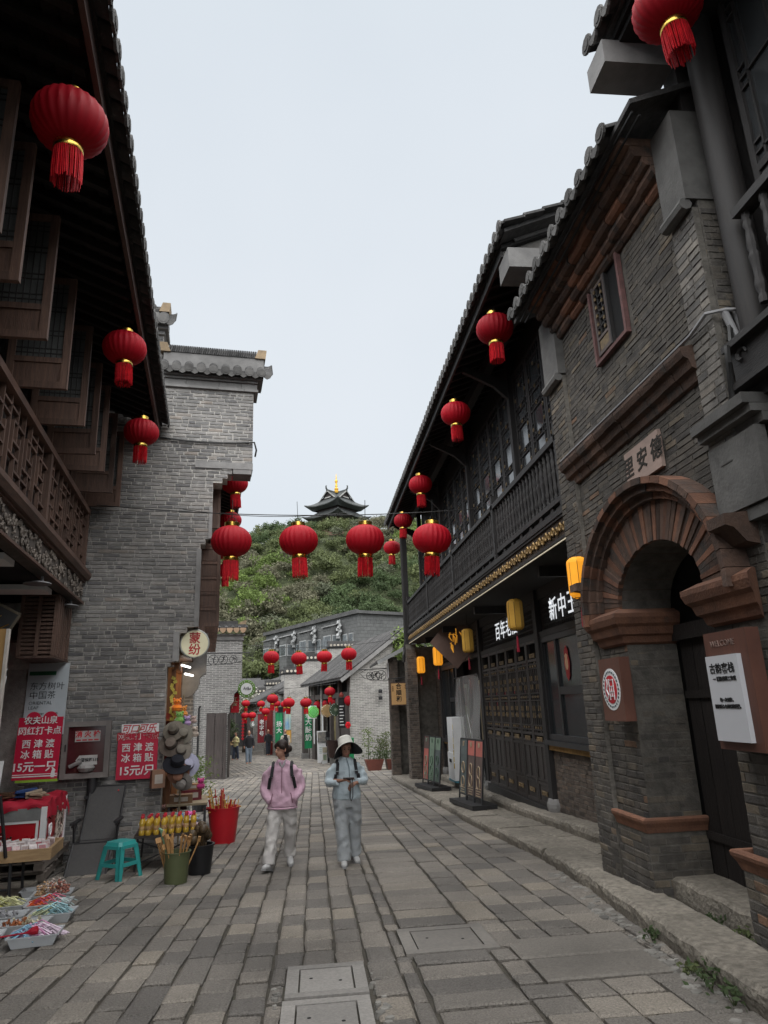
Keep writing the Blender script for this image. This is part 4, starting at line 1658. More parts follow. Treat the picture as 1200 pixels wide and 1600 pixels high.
# ---- ground floor: posts, beams, signs, door, windows, apron walls
for y in (7.9, 11.83, 16.2, 19.0, 21.55):
 mb = MB()
 mb.box(3.9, 4.1, y - .09, y + .09, gz(y) + .3, 3.47)
 part('shop_post', mb, m_wood_d, bh)
 mb = MB()
 zz = kz(y) + .15
 mb.lathe([(.15, zz - .02), (.17, zz + .06), (.17, zz + .12), (.14, zz + .2)], 8, (4.0, y, 0), phase=.5)
 part('post_base', mb, m_stone_g, bh)
mb = MB()
mb.box(3.93, 4.07, YN, YF, 2.62, 2.72).box(3.95, 4.05, YN, YF, 3.28, 3.47)
part('shop_beam', mb, m_wood_dh, bh)
for (y0, y1) in ((7.99, 11.74), (11.92, 16.11), (16.29, 18.91), (19.09, 21.46)):
 mb = MB()
 mb.box(4.0, 4.05, y0, y1, 2.72, 3.28)
 part('name_panel', mb, m_wood_d, bh)
 fw = MB()
 k = y0 + .06
 while k < y1 - .1:
  z = 2.78
  while z < 3.22:
   fw.tube([(3.992, k + .04 * math.cos(t), z + .04 * math.sin(t)) for t in (0, 1.3, 2.6, 3.9, 5.2)], .007, 3, closed=True)
   z += .09
  k += .09
 part('panel_fretwork', fw, m_wood_d, bh, kind='stuff')
for y in (9.6, 13.8, 17.4, 20.3):
 mb = MB()
 mb.box(3.3, 4.0, y - .05, y + .05, 3.32, 3.47)
 part('jetty_bracket', mb, m_wood_d, bh)
# white lit characters
m_led = M('white_led_letters', (.9, .92, .95), emit=(.92, .96, 1.0), es=.16, bump=0, grime=0, rv=0)
RW = (R(90), 0, R(-90))       # text on a wall that faces the street from the right
for (y, body) in ((10.55, '新中玉'), (13.9, '百年老店'), (17.6, '名小吃')):
 text(bh, body, .40, m_led, (3.96, y, 3.0), RW, .003, spacing=1.15, name='lit_characters')
# door leaves with fretted upper half (y 11.92 .. 16.1)
ND = 6
wd = (16.11 - 11.92 - .0) / ND
m_door = M('door_timber', (.042, .034, .031), (.02, .017, .016), s=5, rough=.5, bump=.3, bs=25, stretch=(6, 6, .5), spec=.5)
for i in range(ND):
 y0 = 11.92 + wd * i
 zb = -.17
 o = Vector((3.97, y0 + .012, zb))
 w, h = wd - .024, 2.62 - zb
 fr = MB()
 frame_mb(fr, o, Y, w, h, .055, .06)
 for z in (.32, .38, .95, 1.02, 1.14, 2.42):
  panel(fr, o, Y, .055, w - .055, z, z + .045, .05)
 panel(fr, o, Y, w * .5 - .02, w * .5 + .02, .38, .95, .05)
 dl = part('door_leaf', fr, m_door, bh)
 OFF[dl.name] = Vector()
 for (z0, z1) in ((.055, .32), (.365, .95), (.995, 1.02)):
  p = MB()
  panel(p, o, Y, .055, w - .055, z0, z1, .02)
  part('door_panel', p, m_door, dl)
 p = MB()
 panel(p, o, Y, .055, w - .055, 1.185, 2.42, .008)
 part('pane', p, m_glass, dl)
 p = MB()
 o2 = o + Vector((-.01, .055, 1.185))
 ww, hh = w - .11, 1.235
 pat = [(q, 0, q, 1) for q in (.13, .3, .7, .87)] + [(0, a, 1, a) for a in (.04, .1, .45, .5, .55, .9, .96)]
 pat += [(.3, .2, .5, .25), (.5, .25, .7, .2), (.3, .72, .5, .68), (.5, .68, .7, .72), (.5, .04, .5, .25), (.5, .68, .5, .96), (.5, .45, .5, .55)]
 lattice(p, o2, Y, ww, hh, .02, .03, pat)
 part('lattice', p, m_door, dl)
 p = MB()
 for q in (.13, .3, .7, .87):
  for a in (.24, .34, .64, .76):
   c = o2 + Vector((-.022, q * ww, a * hh))
   p.obb(c, (.012, .03, .085))
 for q in (.25, .5, .75):
  for a in (.07, .5, .93):
   c = o2 + Vector((-.022, q * ww, a * hh))
   p.obb(c, (.012, .05, .04))
 part('gilt_fret', p, m_fret, dl)
 for z in (.19, 1.08, 2.52):
  p = MB()
  c = o + Vector((-.03, w / 2, z))
  p.obb(c, (.015, w * .42, .075))
  for s in (-1, 1):
   p.tube([c + Vector((-.008, s * .05 + .035 * math.cos(t), .026 * math.sin(t))) for t in (0, 1.2, 2.4, 3.6, 4.8)], .007, 4, closed=True)
  part('gilt_panel', p, m_fret, dl)
mb = MB()
mb.box(3.88, 4.08, 11.92, 16.11, -.45, -.18)
part('door_sill', mb, m_wood_dh, bh)
# the shop window next to the gate (y 7.99 .. 11.74)
def shop_window(y0, y1, z0, z1, mull, trans):
 o = Vector((3.99, y0, z0))
 w, h = y1 - y0, z1 - z0
 fr = MB()
 frame_mb(fr, o, Y, w, h, .09, .1)
 for q in mull:
  panel(fr, o, Y, q, q + .07, .09, h - .09, .08)
 panel(fr, o, Y, .09, (mull[-1] if mull else w - .09), trans, trans + .12, .075)
 win = part('shop_window', fr, m_steel, bh)
 OFF[win.name] = Vector()
 p = MB()
 panel(p, o, Y, .09, w - .09, .09, h - .09, .01)
 part('pane', p, m_glass, win)
 mb = MB()
 mb.box(3.86, 4.02, y0 - .02, y1 + .02, z0 - .08, z0 - .004)
 part('sill', mb, m_steel, win)
 return win
w1 = shop_window(7.99, 11.74, .93, 2.62, (3.02,), .72)
w2 = shop_window(19.09, 21.46, .55, 2.62, (.5, 1.2), 1.05)
# paper cut and ornaments stuck to the pane, a cotton bag on the ledge
p = MB()
p.prism([(.105 * math.cos(t) * (1 + .12 * math.cos(6 * t)), .26 * math.sin(t) * (1 + .06 * math.cos(8 * t))) for t in [k * .2618 for k in range(24)]], lambda u, v: (3.972, 10.62 + u, 2.12 + v), lambda u, v: (3.966, 10.62 + u, 2.12 + v))
part('paper_cut', p, M('red_paper', (.36, .03, .03), (.26, .02, .02), rough=.7, bump=0), w1)
p = MB()
p.lathe([(.03, -.1), (.06, -.06), (.07, .03), (.05, .08), (.075, .12), (.01, .15)], 10, (3.962, 10.62, 2.12), m=Matrix.Diagonal((.06, 1, 1)))
part('paper_figure', p, M('cream_paper', (.6, .42, .25), (.45, .2, .12), rough=.7, bump=0), w1)
p = MB()
for k in range(3):
 p.lathe([(.01, 0), (.1, .02), (.12, .09), (.06, .17), (.02, .2)], 8, (3.93, 8.95 + .14 * k, .94))
part('cotton_bag', p, M('pale_cloth', (.55, .54, .5), (.4, .39, .36), rough=.9, bump=.3), w1)
m_painted_glow = M('brick_with_painted_glow', (.42, .27, .10), (.26, .15, .055), s=9, rough=.9, bump=.5)  # lamp glow on the ledge is put into the brick colour
bw = Bricks(bh, M('brown_grey_brick', (.155, .125, .105), (.085, .07, .06), s=9, rough=.92, bump=.5, ramp=BR, lime=((.28, .26, .23), .66, 4.0), grime=.3), limit=295)
for (y0, y1, z0, z1) in ((7.6, 11.74, -.5, .76), (19.09, 21.46, -.8, .40), (21.6, 24.5, -1.0, 3.3)):
 mb = MB()
 mb.box(3.99, 4.2, y0, y1, z0 - .2, z1)
 part('apron_wall', mb, m_mortar_g, bh)
 bw.field((3.985, 0, z0), Y, -X, z1 - z0, lambda v, a=y0, b=y1: [(a, b)], ln=.21, ch=.062, gap=.008, depth=.05, header=.1)
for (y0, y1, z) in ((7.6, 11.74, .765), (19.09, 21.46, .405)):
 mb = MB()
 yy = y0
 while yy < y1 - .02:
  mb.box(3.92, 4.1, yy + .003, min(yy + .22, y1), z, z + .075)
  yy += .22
 part('ledge_course', mb, m_painted_glow, bh)
# far end: brick piers and the side gable with its low roof
bp = MB()
bp.box(2.63, 2.92, 24.3, 24.75, -1.1, 3.2).box(2.98, 3.3, 22.2, 22.75, -1.1, 3.45).box(2.9, 8, 24.75, 25.1, -1.1, 3.1)
part('end_wall', bp, m_mortar_g, bh)
for (o, u, n, y0, y1, hh) in (((0, 24.295, -1.0), X, -Y, 2.63, 2.92, 4.1), ((2.625, 0, -1.0), Y, -X, 24.3, 24.75, 4.1), ((0, 22.195, -1.0), X, -Y, 2.98, 3.3, 4.3), ((2.975, 0, -1.0), Y, -X, 22.2, 22.75, 4.3), ((3.3, 0, -1.0), Y, -X, 22.75, 24.3, 4.2)):
 bw.field(o, u, n, hh, lambda v, a=y0, b=y1: [(a, b)], ln=.21, ch=.066, gap=.01)
mb = MB()
mb.box(3.305, 4.0, 22.75, 24.3, -1.0, 3.4)
part('end_wall_infill', mb, m_mortar_g, bh)
bw.done()
mb = MB()
mb.prism([(2.2, 3.0), (2.2, 3.08), (6, 4.9), (6, 4.8)], lambda u, v: (u, 24.1, v), lambda u, v: (u, 27.5, v))
part('low_roof', mb, m_tile, bh)
mb = MB()
mb.bar((2.2, 24.06, 3.0), (5.5, 24.06, 4.6), .06, .12)
part('roof_flashing', mb, m_alu, bh)
mb = MB()
mb.box(2.58, 2.62, 24.4, 24.7, 2.5, 3.0)
part('meter_box', mb, m_white, bh)
mb = MB()
mb.tube([(3.0, YF + .1, 7.2), (3.0, YF + .1, 3.6), (2.95, YF + .1, 3.3), (2.9, YF, 3.1), (2.9, YF, 2.9)], .05, 8)
part('corner_post', mb, m_wood_d, bh)
mb = MB()
mb.box(3.0, 3.16, YF + .02, YF + .2, 3.3, 7.3)
part('end_pier', mb, m_wood_d, bh)
# ================================================================== right: the old brick gate house with its arch
gt = root('brick_gate_house', 'old dark brick gate house with red brick arch and carved plaque', 'gate house', (3.3, 6, gz(6)))
G0, G1 = 4.3, 7.75
ARC_Y, ARC_W, SPR = 5.82, .78, 2.42
def intr(y, w=ARC_W, h=.52):
 """height of the arch soffit above the springing at y, negative outside"""
 t = (y - ARC_Y) / w
 return h * math.sqrt(max(0, 1 - t * t)) if abs(t) < 1 else -1
bg = Bricks(gt, m_brick_g, limit=235)
bp2 = Bricks(gt, m_brick_p, limit=60)
# core wall with the arched opening
mb = MB()
N_ = 16
top = [(ARC_Y + ARC_W * math.cos(math.pi * k / N_), SPR + .52 * math.sin(math.pi * k / N_)) for k in range(N_ + 1)]
poly = [(G0, -.4), (ARC_Y - ARC_W, -.4)] + top[::-1] + [(ARC_Y + ARC_W, -.4), (G1, -.4), (G1, 6.3), (G0, 6.3)]
mb.prism(poly, lambda u, v: (3.105, u, v), lambda u, v: (3.62, u, v))
part('wall', mb, m_mortar_g, gt)
WIN = (5.6, 6.34, 5.0, 6.14)
PLQ = (5.37, 6.04, 3.53, 3.88)
def spans_front(z):
 """stretches of the front that are bare brick at height z"""
 if 5.88 < z:
  return [(G0, G1)] if z < 5.9 else []
 if 4.0 < z < 4.26:
  return [(G0, 4.62), (7.3, G1)]
 out = [(G0, G1)]
 if WIN[2] - .04 < z < WIN[3] + .04:
  out = [(G0, WIN[0] - .06), (WIN[1] + .06, G1)]
 elif PLQ[2] - .02 < z < PLQ[3] + .02:
  out = [(G0, PLQ[0] - .03), (PLQ[1] + .03, G1)]
 elif z < 3.5:
  # outside the arch band
  w, h = 1.25, 1.0
  t = (z - SPR) / h
  if z < SPR:
   e = ARC_W + .01 if z < 2.08 else .0
   out = [(G0, ARC_Y - ARC_W), (ARC_Y + ARC_W, G1)] if z < 2.08 else [(G0, 4.45), (7.12, G1)]
  elif t < 1:
   q = w * math.sqrt(1 - t * t)
   out = [(G0, ARC_Y - q), (ARC_Y + q, G1)]
 return [s for s in out if s[1] - s[0] > .05]
ORG = -.3
bg.field((3.1, 0, ORG), Y, -X, 2.41, lambda v: spans_front(v + ORG), ln=.24, ch=.07, gap=.011, depth=.06, jit=.0025)
bg.field((3.1, 0, 2.11), Y, -X, 3.9, lambda v: spans_front(v + 2.11), ln=.26, ch=.057, gap=.007, depth=.07, jit=.0025, header=.12)
# inner faces of the piers
for yy, n in ((ARC_Y + ARC_W, -Y), (ARC_Y - ARC_W, Y)):
 bg.field((0, yy, ORG), X, n, 2.4, lambda v: [(3.11, 3.62)], ln=.24, ch=.07, gap=.011, jit=.0025)
# narrow return of the corner pier towards the viewer
bg.field((0, G0 - .004, ORG), X, -Y, 5.68, lambda v: [(3.11, 3.42)], ln=.2, ch=.06, gap=.008, jit=.002)
# pilaster strips standing a little proud
for (a, b, z0, z1) in ((G0, 4.63, 2.75, 5.35), (7.28, G1, -.3, 5.4)):
 mb = MB()
 mb.box(3.05, 3.1, a + .004, b - .004, z0, z1)
 part('pilaster', mb, m_mortar_g, gt)
 (bp2 if a < 5 else bg).field((3.05, 0, z0), Y, -X, z1 - z0, lambda v, a=a, b=b: [(a, b)], ln=.22, ch=.066, gap=.011, depth=.05, proud=.006, jit=.0025)
# pier plinths below the red band
for (a, b) in ((ARC_Y + ARC_W - .05, 7.2), (4.2, ARC_Y - ARC_W + .05)):
 mb = MB()
 mb.box(3.04, 3.62, a + .006, b, -.35, .37)
 part('plinth', mb, m_mortar_g, gt)
 bg.field((3.035, 0, ORG), Y, -X, .68, lambda v, a=a, b=b: [(a, b)], ln=.24, ch=.07, gap=.011, depth=.05, jit=.003)
 yy, n = (a, -Y) if a > 5 else (b, Y)
 bg.field((0, yy, ORG), X, n, .68, lambda v: [(3.04, 3.62)], ln=.24, ch=.07, gap=.011, depth=.05, jit=.003)
 s = -1 if a > 5 else 1
 e = a if a > 5 else b
 sk = MB()
 prof = [(0, .37), (.012, .37), (.03, .42), (.055, .46), (.06, .485), (.05, .5), (0, .5)]
 sk.prism(prof, lambda u, v: (3.045 - u, a - (u if a > 5 else 0), v), lambda u, v: (3.045 - u, b + (u if a < 5 else 0), v))
 sk.prism(prof, lambda u, v: (3.045 - u, e + s * u, v), lambda u, v: (3.62, e + s * u, v))
 part('terracotta_band', sk, m_terra, gt)
# imposts
for (a, b, s) in ((ARC_Y + ARC_W, 7.14, -1), (4.42, ARC_Y - ARC_W, 1)):
 im = MB()
 prof = [(0, 2.08), (.03, 2.10), (.05, 2.16), (.08, 2.18), (.10, 2.25), (.13, 2.28), (.15, 2.34), (.15, 2.38), (.05, 2.43), (0, 2.43)]
 e, o2 = (a, b) if s < 0 else (b, a)
 im.prism(prof, lambda u, v: (3.09 - u, e + s * u, v), lambda u, v: (3.09 - u, o2 - s * u * .8, v))
 im.prism(prof, lambda u, v: (3.09 - u, e + s * u, v), lambda u, v: (3.62, e + s * u, v))
 part('impost', im, m_terra, gt)
# the arch: radial bricks, soffit bricks, and the moulded hood
vs_ = 44
for k in range(vs_):
 a0, a1 = math.pi * (k + .04) / vs_, math.pi * (k + .96) / vs_
 mb = MB()
 pr = rnd.uniform(-.01, .012)
 def P(a, w, h, x):
  return (x, ARC_Y + w * math.cos(a), SPR + h * math.sin(a))
 w1_, h1_ = ARC_W + .36 + rnd.uniform(-.01, .01), .52 + .36 + rnd.uniform(-.01, .01)
 vs = [P(a0, ARC_W, .52, 3.06 + pr), P(a1, ARC_W, .52, 3.06 + pr), P(a1, w1_, h1_, 3.06 + pr), P(a0, w1_, h1_, 3.06 + pr),
          P(a0, ARC_W, .52, 3.62), P(a1, ARC_W, .52, 3.62), P(a1, w1_, h1_, 3.3), P(a0, w1_, h1_, 3.3)]
 mb.add(vs, [(0, 1, 2, 3), (0, 4, 5, 1), (2, 6, 7, 3), (1, 5, 6, 2), (0, 3, 7, 4)])
 part('arch_brick', mb, m_terra2 if k % 3 else m_terra, gt)
for k in range(26):
 # hood moulding in short lengths, three steps out
 a0, a1 = math.pi * (k + .02 - .8) / 24.4, math.pi * (k + .98 - .8) / 24.4
 mb = MB()
 e = rnd.uniform(-.006, .006)
 for (w0, w1, x0) in ((.362, .43, 3.015), (.43, .50, 2.955), (.50, .56, 2.90)):
  q = []
  for x in (x0 + e, 3.11):
   for (a, w) in ((a0, w0), (a1, w0), (a1, w1), (a0, w1)):
    q.append((x, ARC_Y + (ARC_W + w) * math.cos(a), SPR + (.52 + w) * math.sin(a)))
  mb.add(q, [(0, 1, 2, 3), (0, 4, 5, 1), (2, 6, 7, 3), (1, 5, 6, 2), (0, 3, 7, 4)])
 part('hood_brick', mb, m_terra if rnd.random() < .3 else m_terra2, gt)
for s, yb in ((1, 7.22), (-1, 4.42)):
 mb = MB()
 mb.prism([(3.1, 2.58), (3.0, 2.6), (2.92, 2.7), (2.86, 2.72), (2.86, 2.8), (3.1, 2.82)], lambda u, v: (u, yb - .1, v), lambda u, v: (u, yb + .12, v))
 part('hood_stop', mb, m_terra2, gt)
# middle cornice
ya = 4.6
while ya < 7.4:
 yb = min(ya + rnd.uniform(.22, .3), 7.42)
 mb = MB()
 e = rnd.uniform(-.006, .006)
 prof = [(0, 3.99), (.03, 4.0), (.05, 4.07), (.09, 4.09), (.11, 4.16), (.15, 4.18), (.17, 4.23), (.17, 4.26), (0, 4.30)]
 mb.prism(prof, lambda u, v: (3.1 - u + e, ya + .004, v), lambda u, v: (3.1 - u + e, yb - .004, v))
 part('cornice_brick', mb, m_terra2, gt)
 ya = yb
# top cornice: four corbelled courses
for c, (z0, z1, pr) in enumerate(((5.88, 5.96, .06), (5.965, 6.05, .13), (6.055, 6.14, .21), (6.145, 6.25, .30), (6.255, 6.33, .38))):
 ya = 4.62
 while ya < 7.28:
  yb = min(ya + rnd.uniform(.2, .34), 7.3)
  mb = MB()
  e = rnd.uniform(-.012, .008)
  mb.prism([(0, z0), (pr - .03, z0), (pr, z0 + .03), (pr, z1), (0, z1)], lambda u, v: (3.1 - u + e, ya + .004, v), lambda u, v: (3.1 - u + e, yb - .004, v))
  part('cornice_brick', mb, m_terra2 if rnd.random() < .75 else m_terra, gt)
  ya = yb
for (a, b) in ((G0, 4.63), (7.28, G1)):
 mb = MB()
 mb.box(3.0, 3.3, a - .012, b, 5.42, 6.3)
 part('pilaster_stone', mb, m_stone_d, gt)
 mb = MB()
 mb.tube([(3.0, a, 5.38), (3.0, b, 5.38)], .055, 8)
 part('pilaster_roll', mb, m_stone_d, gt, True)
mb = MB()
mb.prism([(2.66, 6.34), (2.66, 6.39), (6.6, 8.0), (6.6, 7.9)], lambda u, v: (u, G0 - .02, v), lambda u, v: (u, G1 - .05, v))
part('roof', mb, m_tile, gt)
eave_row(gt, (2.58, G0 + .35, 6.38), (2.58, G1 - .2, 6.38), 0, .26)
mb = MB()
mb.tube([(2.68, y, 6.27 + .012 * math.sin(y * 3)) for y in [G0 + .2 * k for k in range(17)]], .012, 5)
mb.tube([(2.74, y, 6.24 - .012 * math.sin(y * 2.3)) for y in [G0 + .2 * k for k in range(17)]], .012, 5)
part('cable', mb, m_wire, gt)
# upper window: worn red surround, one fretted leaf closed and the other half open, its shade a dark-painted sheet on the wall
m_wred = M('flaking_red_frame', (.17, .085, .08), (.09, .05, .048), s=14, rough=.8, bump=.5, bs=40, lime=((.16, .14, .13), .64, 9))
fr = MB()
o = Vector((3.075, WIN[0], WIN[2]))
frame_mb(fr, o, Y, WIN[1] - WIN[0], WIN[3] - WIN[2], .04, .05)
win = part('window', fr, m_wred, gt)
OFF[win.name] = Vector()
p = MB()
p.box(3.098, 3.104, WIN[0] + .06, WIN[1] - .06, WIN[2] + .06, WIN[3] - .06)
part('dark_opening_sheet', p, m_dark, win)
p = MB()
o2 = o + Vector((-.002, .335, .07))
frame_mb(p, o2, Y, .31, .94, .04, .04)
panel(p, o2, Y, .04, .27, .17, .2, .04)
panel(p, o2, Y, .04, .27, .76, .79, .04)
lf = part('sash', p, M('sash_timber', (.15, .12, .11), (.08, .062, .06), s=6, rough=.7, bump=.3), win)
p = MB()
panel(p, o2, Y, .04, .27, .04, .17, .02)
panel(p, o2, Y, .04, .27, .79, .90, .02)
part('gilt_panel', p, m_fret, win)
p = MB()
lattice(p, o2 + Vector((0, .04, .2)), Y, .23, .56, .016, .025, [(.3, 0, .3, 1), (.7, 0, .7, 1), (0, .2, 1, .2), (0, .5, 1, .5), (0, .8, 1, .8), (.3, .35, .7, .35), (.3, .65, .7, .65), (0, .1, .3, .1), (.7, .9, 1, .9)])
part('lattice', p, m_wood_d, win)
p = MB()
for q in (.08, .26, .44, .62, .8, .95):
 p.obb(o2 + Vector((-.02, .085, .2 + .56 * q)), (.012, .03, .035))
 p.obb(o2 + Vector((-.02, .235, .2 + .56 * q)), (.012, .03, .035))
part('gilt_fret', p, m_fret, win)
p = MB()
p.bar((3.08, WIN[0] + .33, WIN[2] + .06), (3.08, WIN[0] + .33, WIN[3] - .06), .035, .05)
part('mullion', p, m_wood_d, win)
# stone plaque
mb = MB()
mb.box(3.065, 3.1, PLQ[0], PLQ[1], PLQ[2], PLQ[3])
plq = part('stone_plaque', mb, M('pinkish_stone', (.48, .36, .31), (.36, .27, .235), s=9, rough=.85, bump=.2, stretch=(1, 1, 3)), gt)
OFF[plq.name] = Vector()
text(plq, '里 安 德', .215, M('carved_black', (.04, .035, .03), rough=.9, bump=0), (3.062, (PLQ[0] + PLQ[1]) / 2, (PLQ[2] + PLQ[3]) / 2), RW, .003, shear=.12, name='inscription')
# grey stone panel on the near pier
mb = MB()
mb.box(3.02, 3.1, 4.05, 4.62, 2.84, 3.36)
pl2 = part('stone_panel', mb, m_stone_d, gt)
OFF[pl2.name] = Vector()
text(pl2, '一一', .07, M('pale_carving', (.12, .115, .11), rough=.9, bump=0), (3.017, 4.42, 3.2), RW, .002, shear=.2, name='inscription')
for (z0, z1, pr) in ((3.37, 3.44, .04), (3.44, 3.50, .12), (3.50, 3.58, .17), (2.74, 2.83, .06)):
 mb = MB()
 mb.box(3.1 - pr, 3.45, 4.0, 4.66, z0, z1 - .003)
 part('stone_moulding', mb, m_stone_d, gt)
bg.done()
bp2.done()
# conduit along the cornice, drain bend
m_pipe = M('grey_conduit', (.3, .3, .31), rough=.5, bump=0)
mb = MB()
mb.tube([(3.0, 7.5, 4.35), (3.0, 5.6, 4.335), (3.0, 4.55, 4.33), (2.98, 4.28, 4.36), (3.1, 4.22, 4.36), (3.3, 4.2, 4.36)], .016, 6)
part('conduit', mb, m_pipe, gt, True)
# dark plank doors at the back of the arch
m_plank = M('old_door_planks', (.026, .021, .019), (.012, .010, .010), s=6, rough=.75, bump=.6, bs=22, stretch=(6, 6, .4))
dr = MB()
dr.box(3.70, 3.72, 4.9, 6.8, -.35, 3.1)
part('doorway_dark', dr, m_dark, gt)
for i in range(5):
 mb = MB()
 y0 = 5.45 + i * .22
 mb.box(3.62 + rnd.uniform(0, .01), 3.68, y0 + .004, y0 + .214, -.1, 2.1)
 part('door_plank', mb, m_plank, gt)
for z in (.3, 1.55):
 mb = MB()
 mb.box(3.6, 3.62, 5.46, 6.54, z, z + .07)
 part('door_ledge', mb, m_plank, gt)
mb = MB()
mb.box(3.56, 3.66, 5.04, 6.6, 2.1, 2.25)
part('door_lintel', mb, m_plank, gt)
mb = MB()
long_stone(5.06, 6.57, lambda v: 3.2, .46, lambda v: -.3, lambda v: .0, m_kerb, 'threshold_stone', gt)
# ================================================================== right: the near timber house at the frame's edge
nh = root('near_timber_house', 'dark timber house nearest the viewer with round column and carved balcony beam', 'house', (3.6, 3, gz(3)))
mb = MB()
mb.box(3.42, 8, -2, G0 - .02, 3.6, 8.0).box(3.85, 8, -2, G0 - .02, -.4, 3.6)
part('wall', mb, m_wood_d, nh)
mb = MB()
mb.tube([(3.24, 4.1, 3.66), (3.24, 4.1, 7.02)], .115, 20)
part('round_column', mb, M('grey_black_column', (.026, .023, .022), (.014, .013, .013), s=6, rough=.6, bump=.2, stretch=(5, 5, .5)), nh, True)
mb = MB()
mb.box(3.06, 3.2, -1, 4.2, 3.66, 4.0)
part('carved_beam', mb, m_wood_dh, nh)
cv = MB()
for q in range(26):
 y_, z_ = 4.15 - rnd.uniform(0, 2.2), 3.75 + rnd.uniform(0, .16)
 a0 = rnd.uniform(0, 6)
 cv.tube([(3.05, y_ + .05 * math.cos(a0 + t), z_ + .045 * math.sin(a0 + t)) for t in (0, .9, 1.8, 2.7, 3.6, 4.5)], [.02, .02, .018, .015, .012, .01], 4)
part('beam_carving', cv, m_wood_d, nh, kind='stuff')
for z in (3.66, 3.98):
 mb = MB()
 mb.box(3.0, 3.06, -1, 4.22, z, z + .05)
 part('beam_moulding', mb, m_wood_dh, nh)
mb = MB()
mb.prism([(3.12, 3.3), (3.2, 3.66), (3.85, 3.66), (3.85, 3.2)], lambda u, v: (u, 3.9, v), lambda u, v: (u, 4.2, v))
part('beam_bracket', mb, m_wood_d, nh)
mb = MB()
mb.box(3.1, 3.85, -1, 4.2, 3.56, 3.655)
part('balcony_floor', mb, m_soff, nh)
mb = MB()
mb.box(3.08, 3.2, -1, 3.93, 4.93, 5.0)
part('hand_rail', mb, m_wood_dh, nh)
for i in range(10):
 link('baluster', bal_me, nh, loc=(3.14, 3.86 - i * .2, 0.0), scale=(1.1, 1.1, 1.035))
for i in range(4):
 y0 = 3.93 - i * .62 - .6
 o = Vector((3.36, y0, 5.02))
 fr = MB()
 frame_mb(fr, o, Y, .6, 2.0, .06, .06)
 panel(fr, o, Y, .06, .54, .3, .36, .06)
 win = part('lattice_window', fr, m_wood_d, nh)
 OFF[win.name] = Vector()
 p = MB()
 panel(p, o, Y, .06, .54, .06, .3, .02)
 part('apron_panel', p, m_wood_d, win)
 p = MB()
 panel(p, o, Y, .06, .54, .36, 1.94, .008)
 part('pane', p, m_dimpane, win)
 p = MB()
 lattice(p, o + Vector((-.01, .06, .36)), Y, .48, 1.58, .018, .03, [(.2, 0, .2, 1), (.8, 0, .8, 1), (0, .06, 1, .06), (0, .5, 1, .5), (0, .94, 1, .94)] + [(a, z, b, z) for z in (.0, .12, .44, .56, .88) for a, b in ((0, .2), (.8, 1))])
 part('lattice', p, m_wood_d, win)
mb = MB()
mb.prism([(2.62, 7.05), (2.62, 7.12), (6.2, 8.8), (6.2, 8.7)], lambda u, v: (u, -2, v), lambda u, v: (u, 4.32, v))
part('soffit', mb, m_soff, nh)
mb = MB()
mb.prism([(2.58, 7.13), (2.58, 7.18), (6.2, 8.95), (6.2, 8.82)], lambda u, v: (u, -2, v), lambda u, v: (u, 4.45, v))
part('roof', mb, m_tile, nh)
eave_row(nh, (2.5, -.5, 7.2), (2.5, 4.5, 7.2), 0, .26)
mb = MB()
mb.box(2.5, 3.12, 4.28, 4.6, 6.78, 7.02)
part('jutting_stone', mb, m_stone_g, nh)
mb = MB()
mb.prism([(3.14, 6.3), (3.14, 7.05), (2.75, 7.05), (2.75, 7.16), (7, 9.0), (7, 6.3)], lambda u, v: (u, 4.31, v), lambda u, v: (u, 4.5, v))
part('gable_end', mb, m_wood_d, nh)
mb = MB()
mb.box(2.66, 3.85, -2, 4.3, 7.0, 7.06)
part('flat_soffit', mb, m_soff, nh)
cb = MB()
cb.tube([(3.16, 4.26, 4.4), (3.08, 4.2, 4.05), (2.98, 4.12, 3.98), (2.96, 4.1, 3.85), (3.0, 4.18, 3.7), (3.0, 4.2, 3.55), (3.08, 4.15, 3.45), (3.2, 3.9, 3.5)], .022, 6)
part('cable', cb, m_wire, nh, True)
cb = MB()
cb.tube([(3.1, 4.24, 4.36), (3.16, 4.22, 4.1), (3.2, 4.2, 3.95)], .028, 8)
cb.tube([(3.2, 4.25, 4.36), (3.22, 4.22, 4.1), (3.24, 4.2, 3.95)], .024, 8)
part('drain_pipe', cb, m_pipe, nh, True)
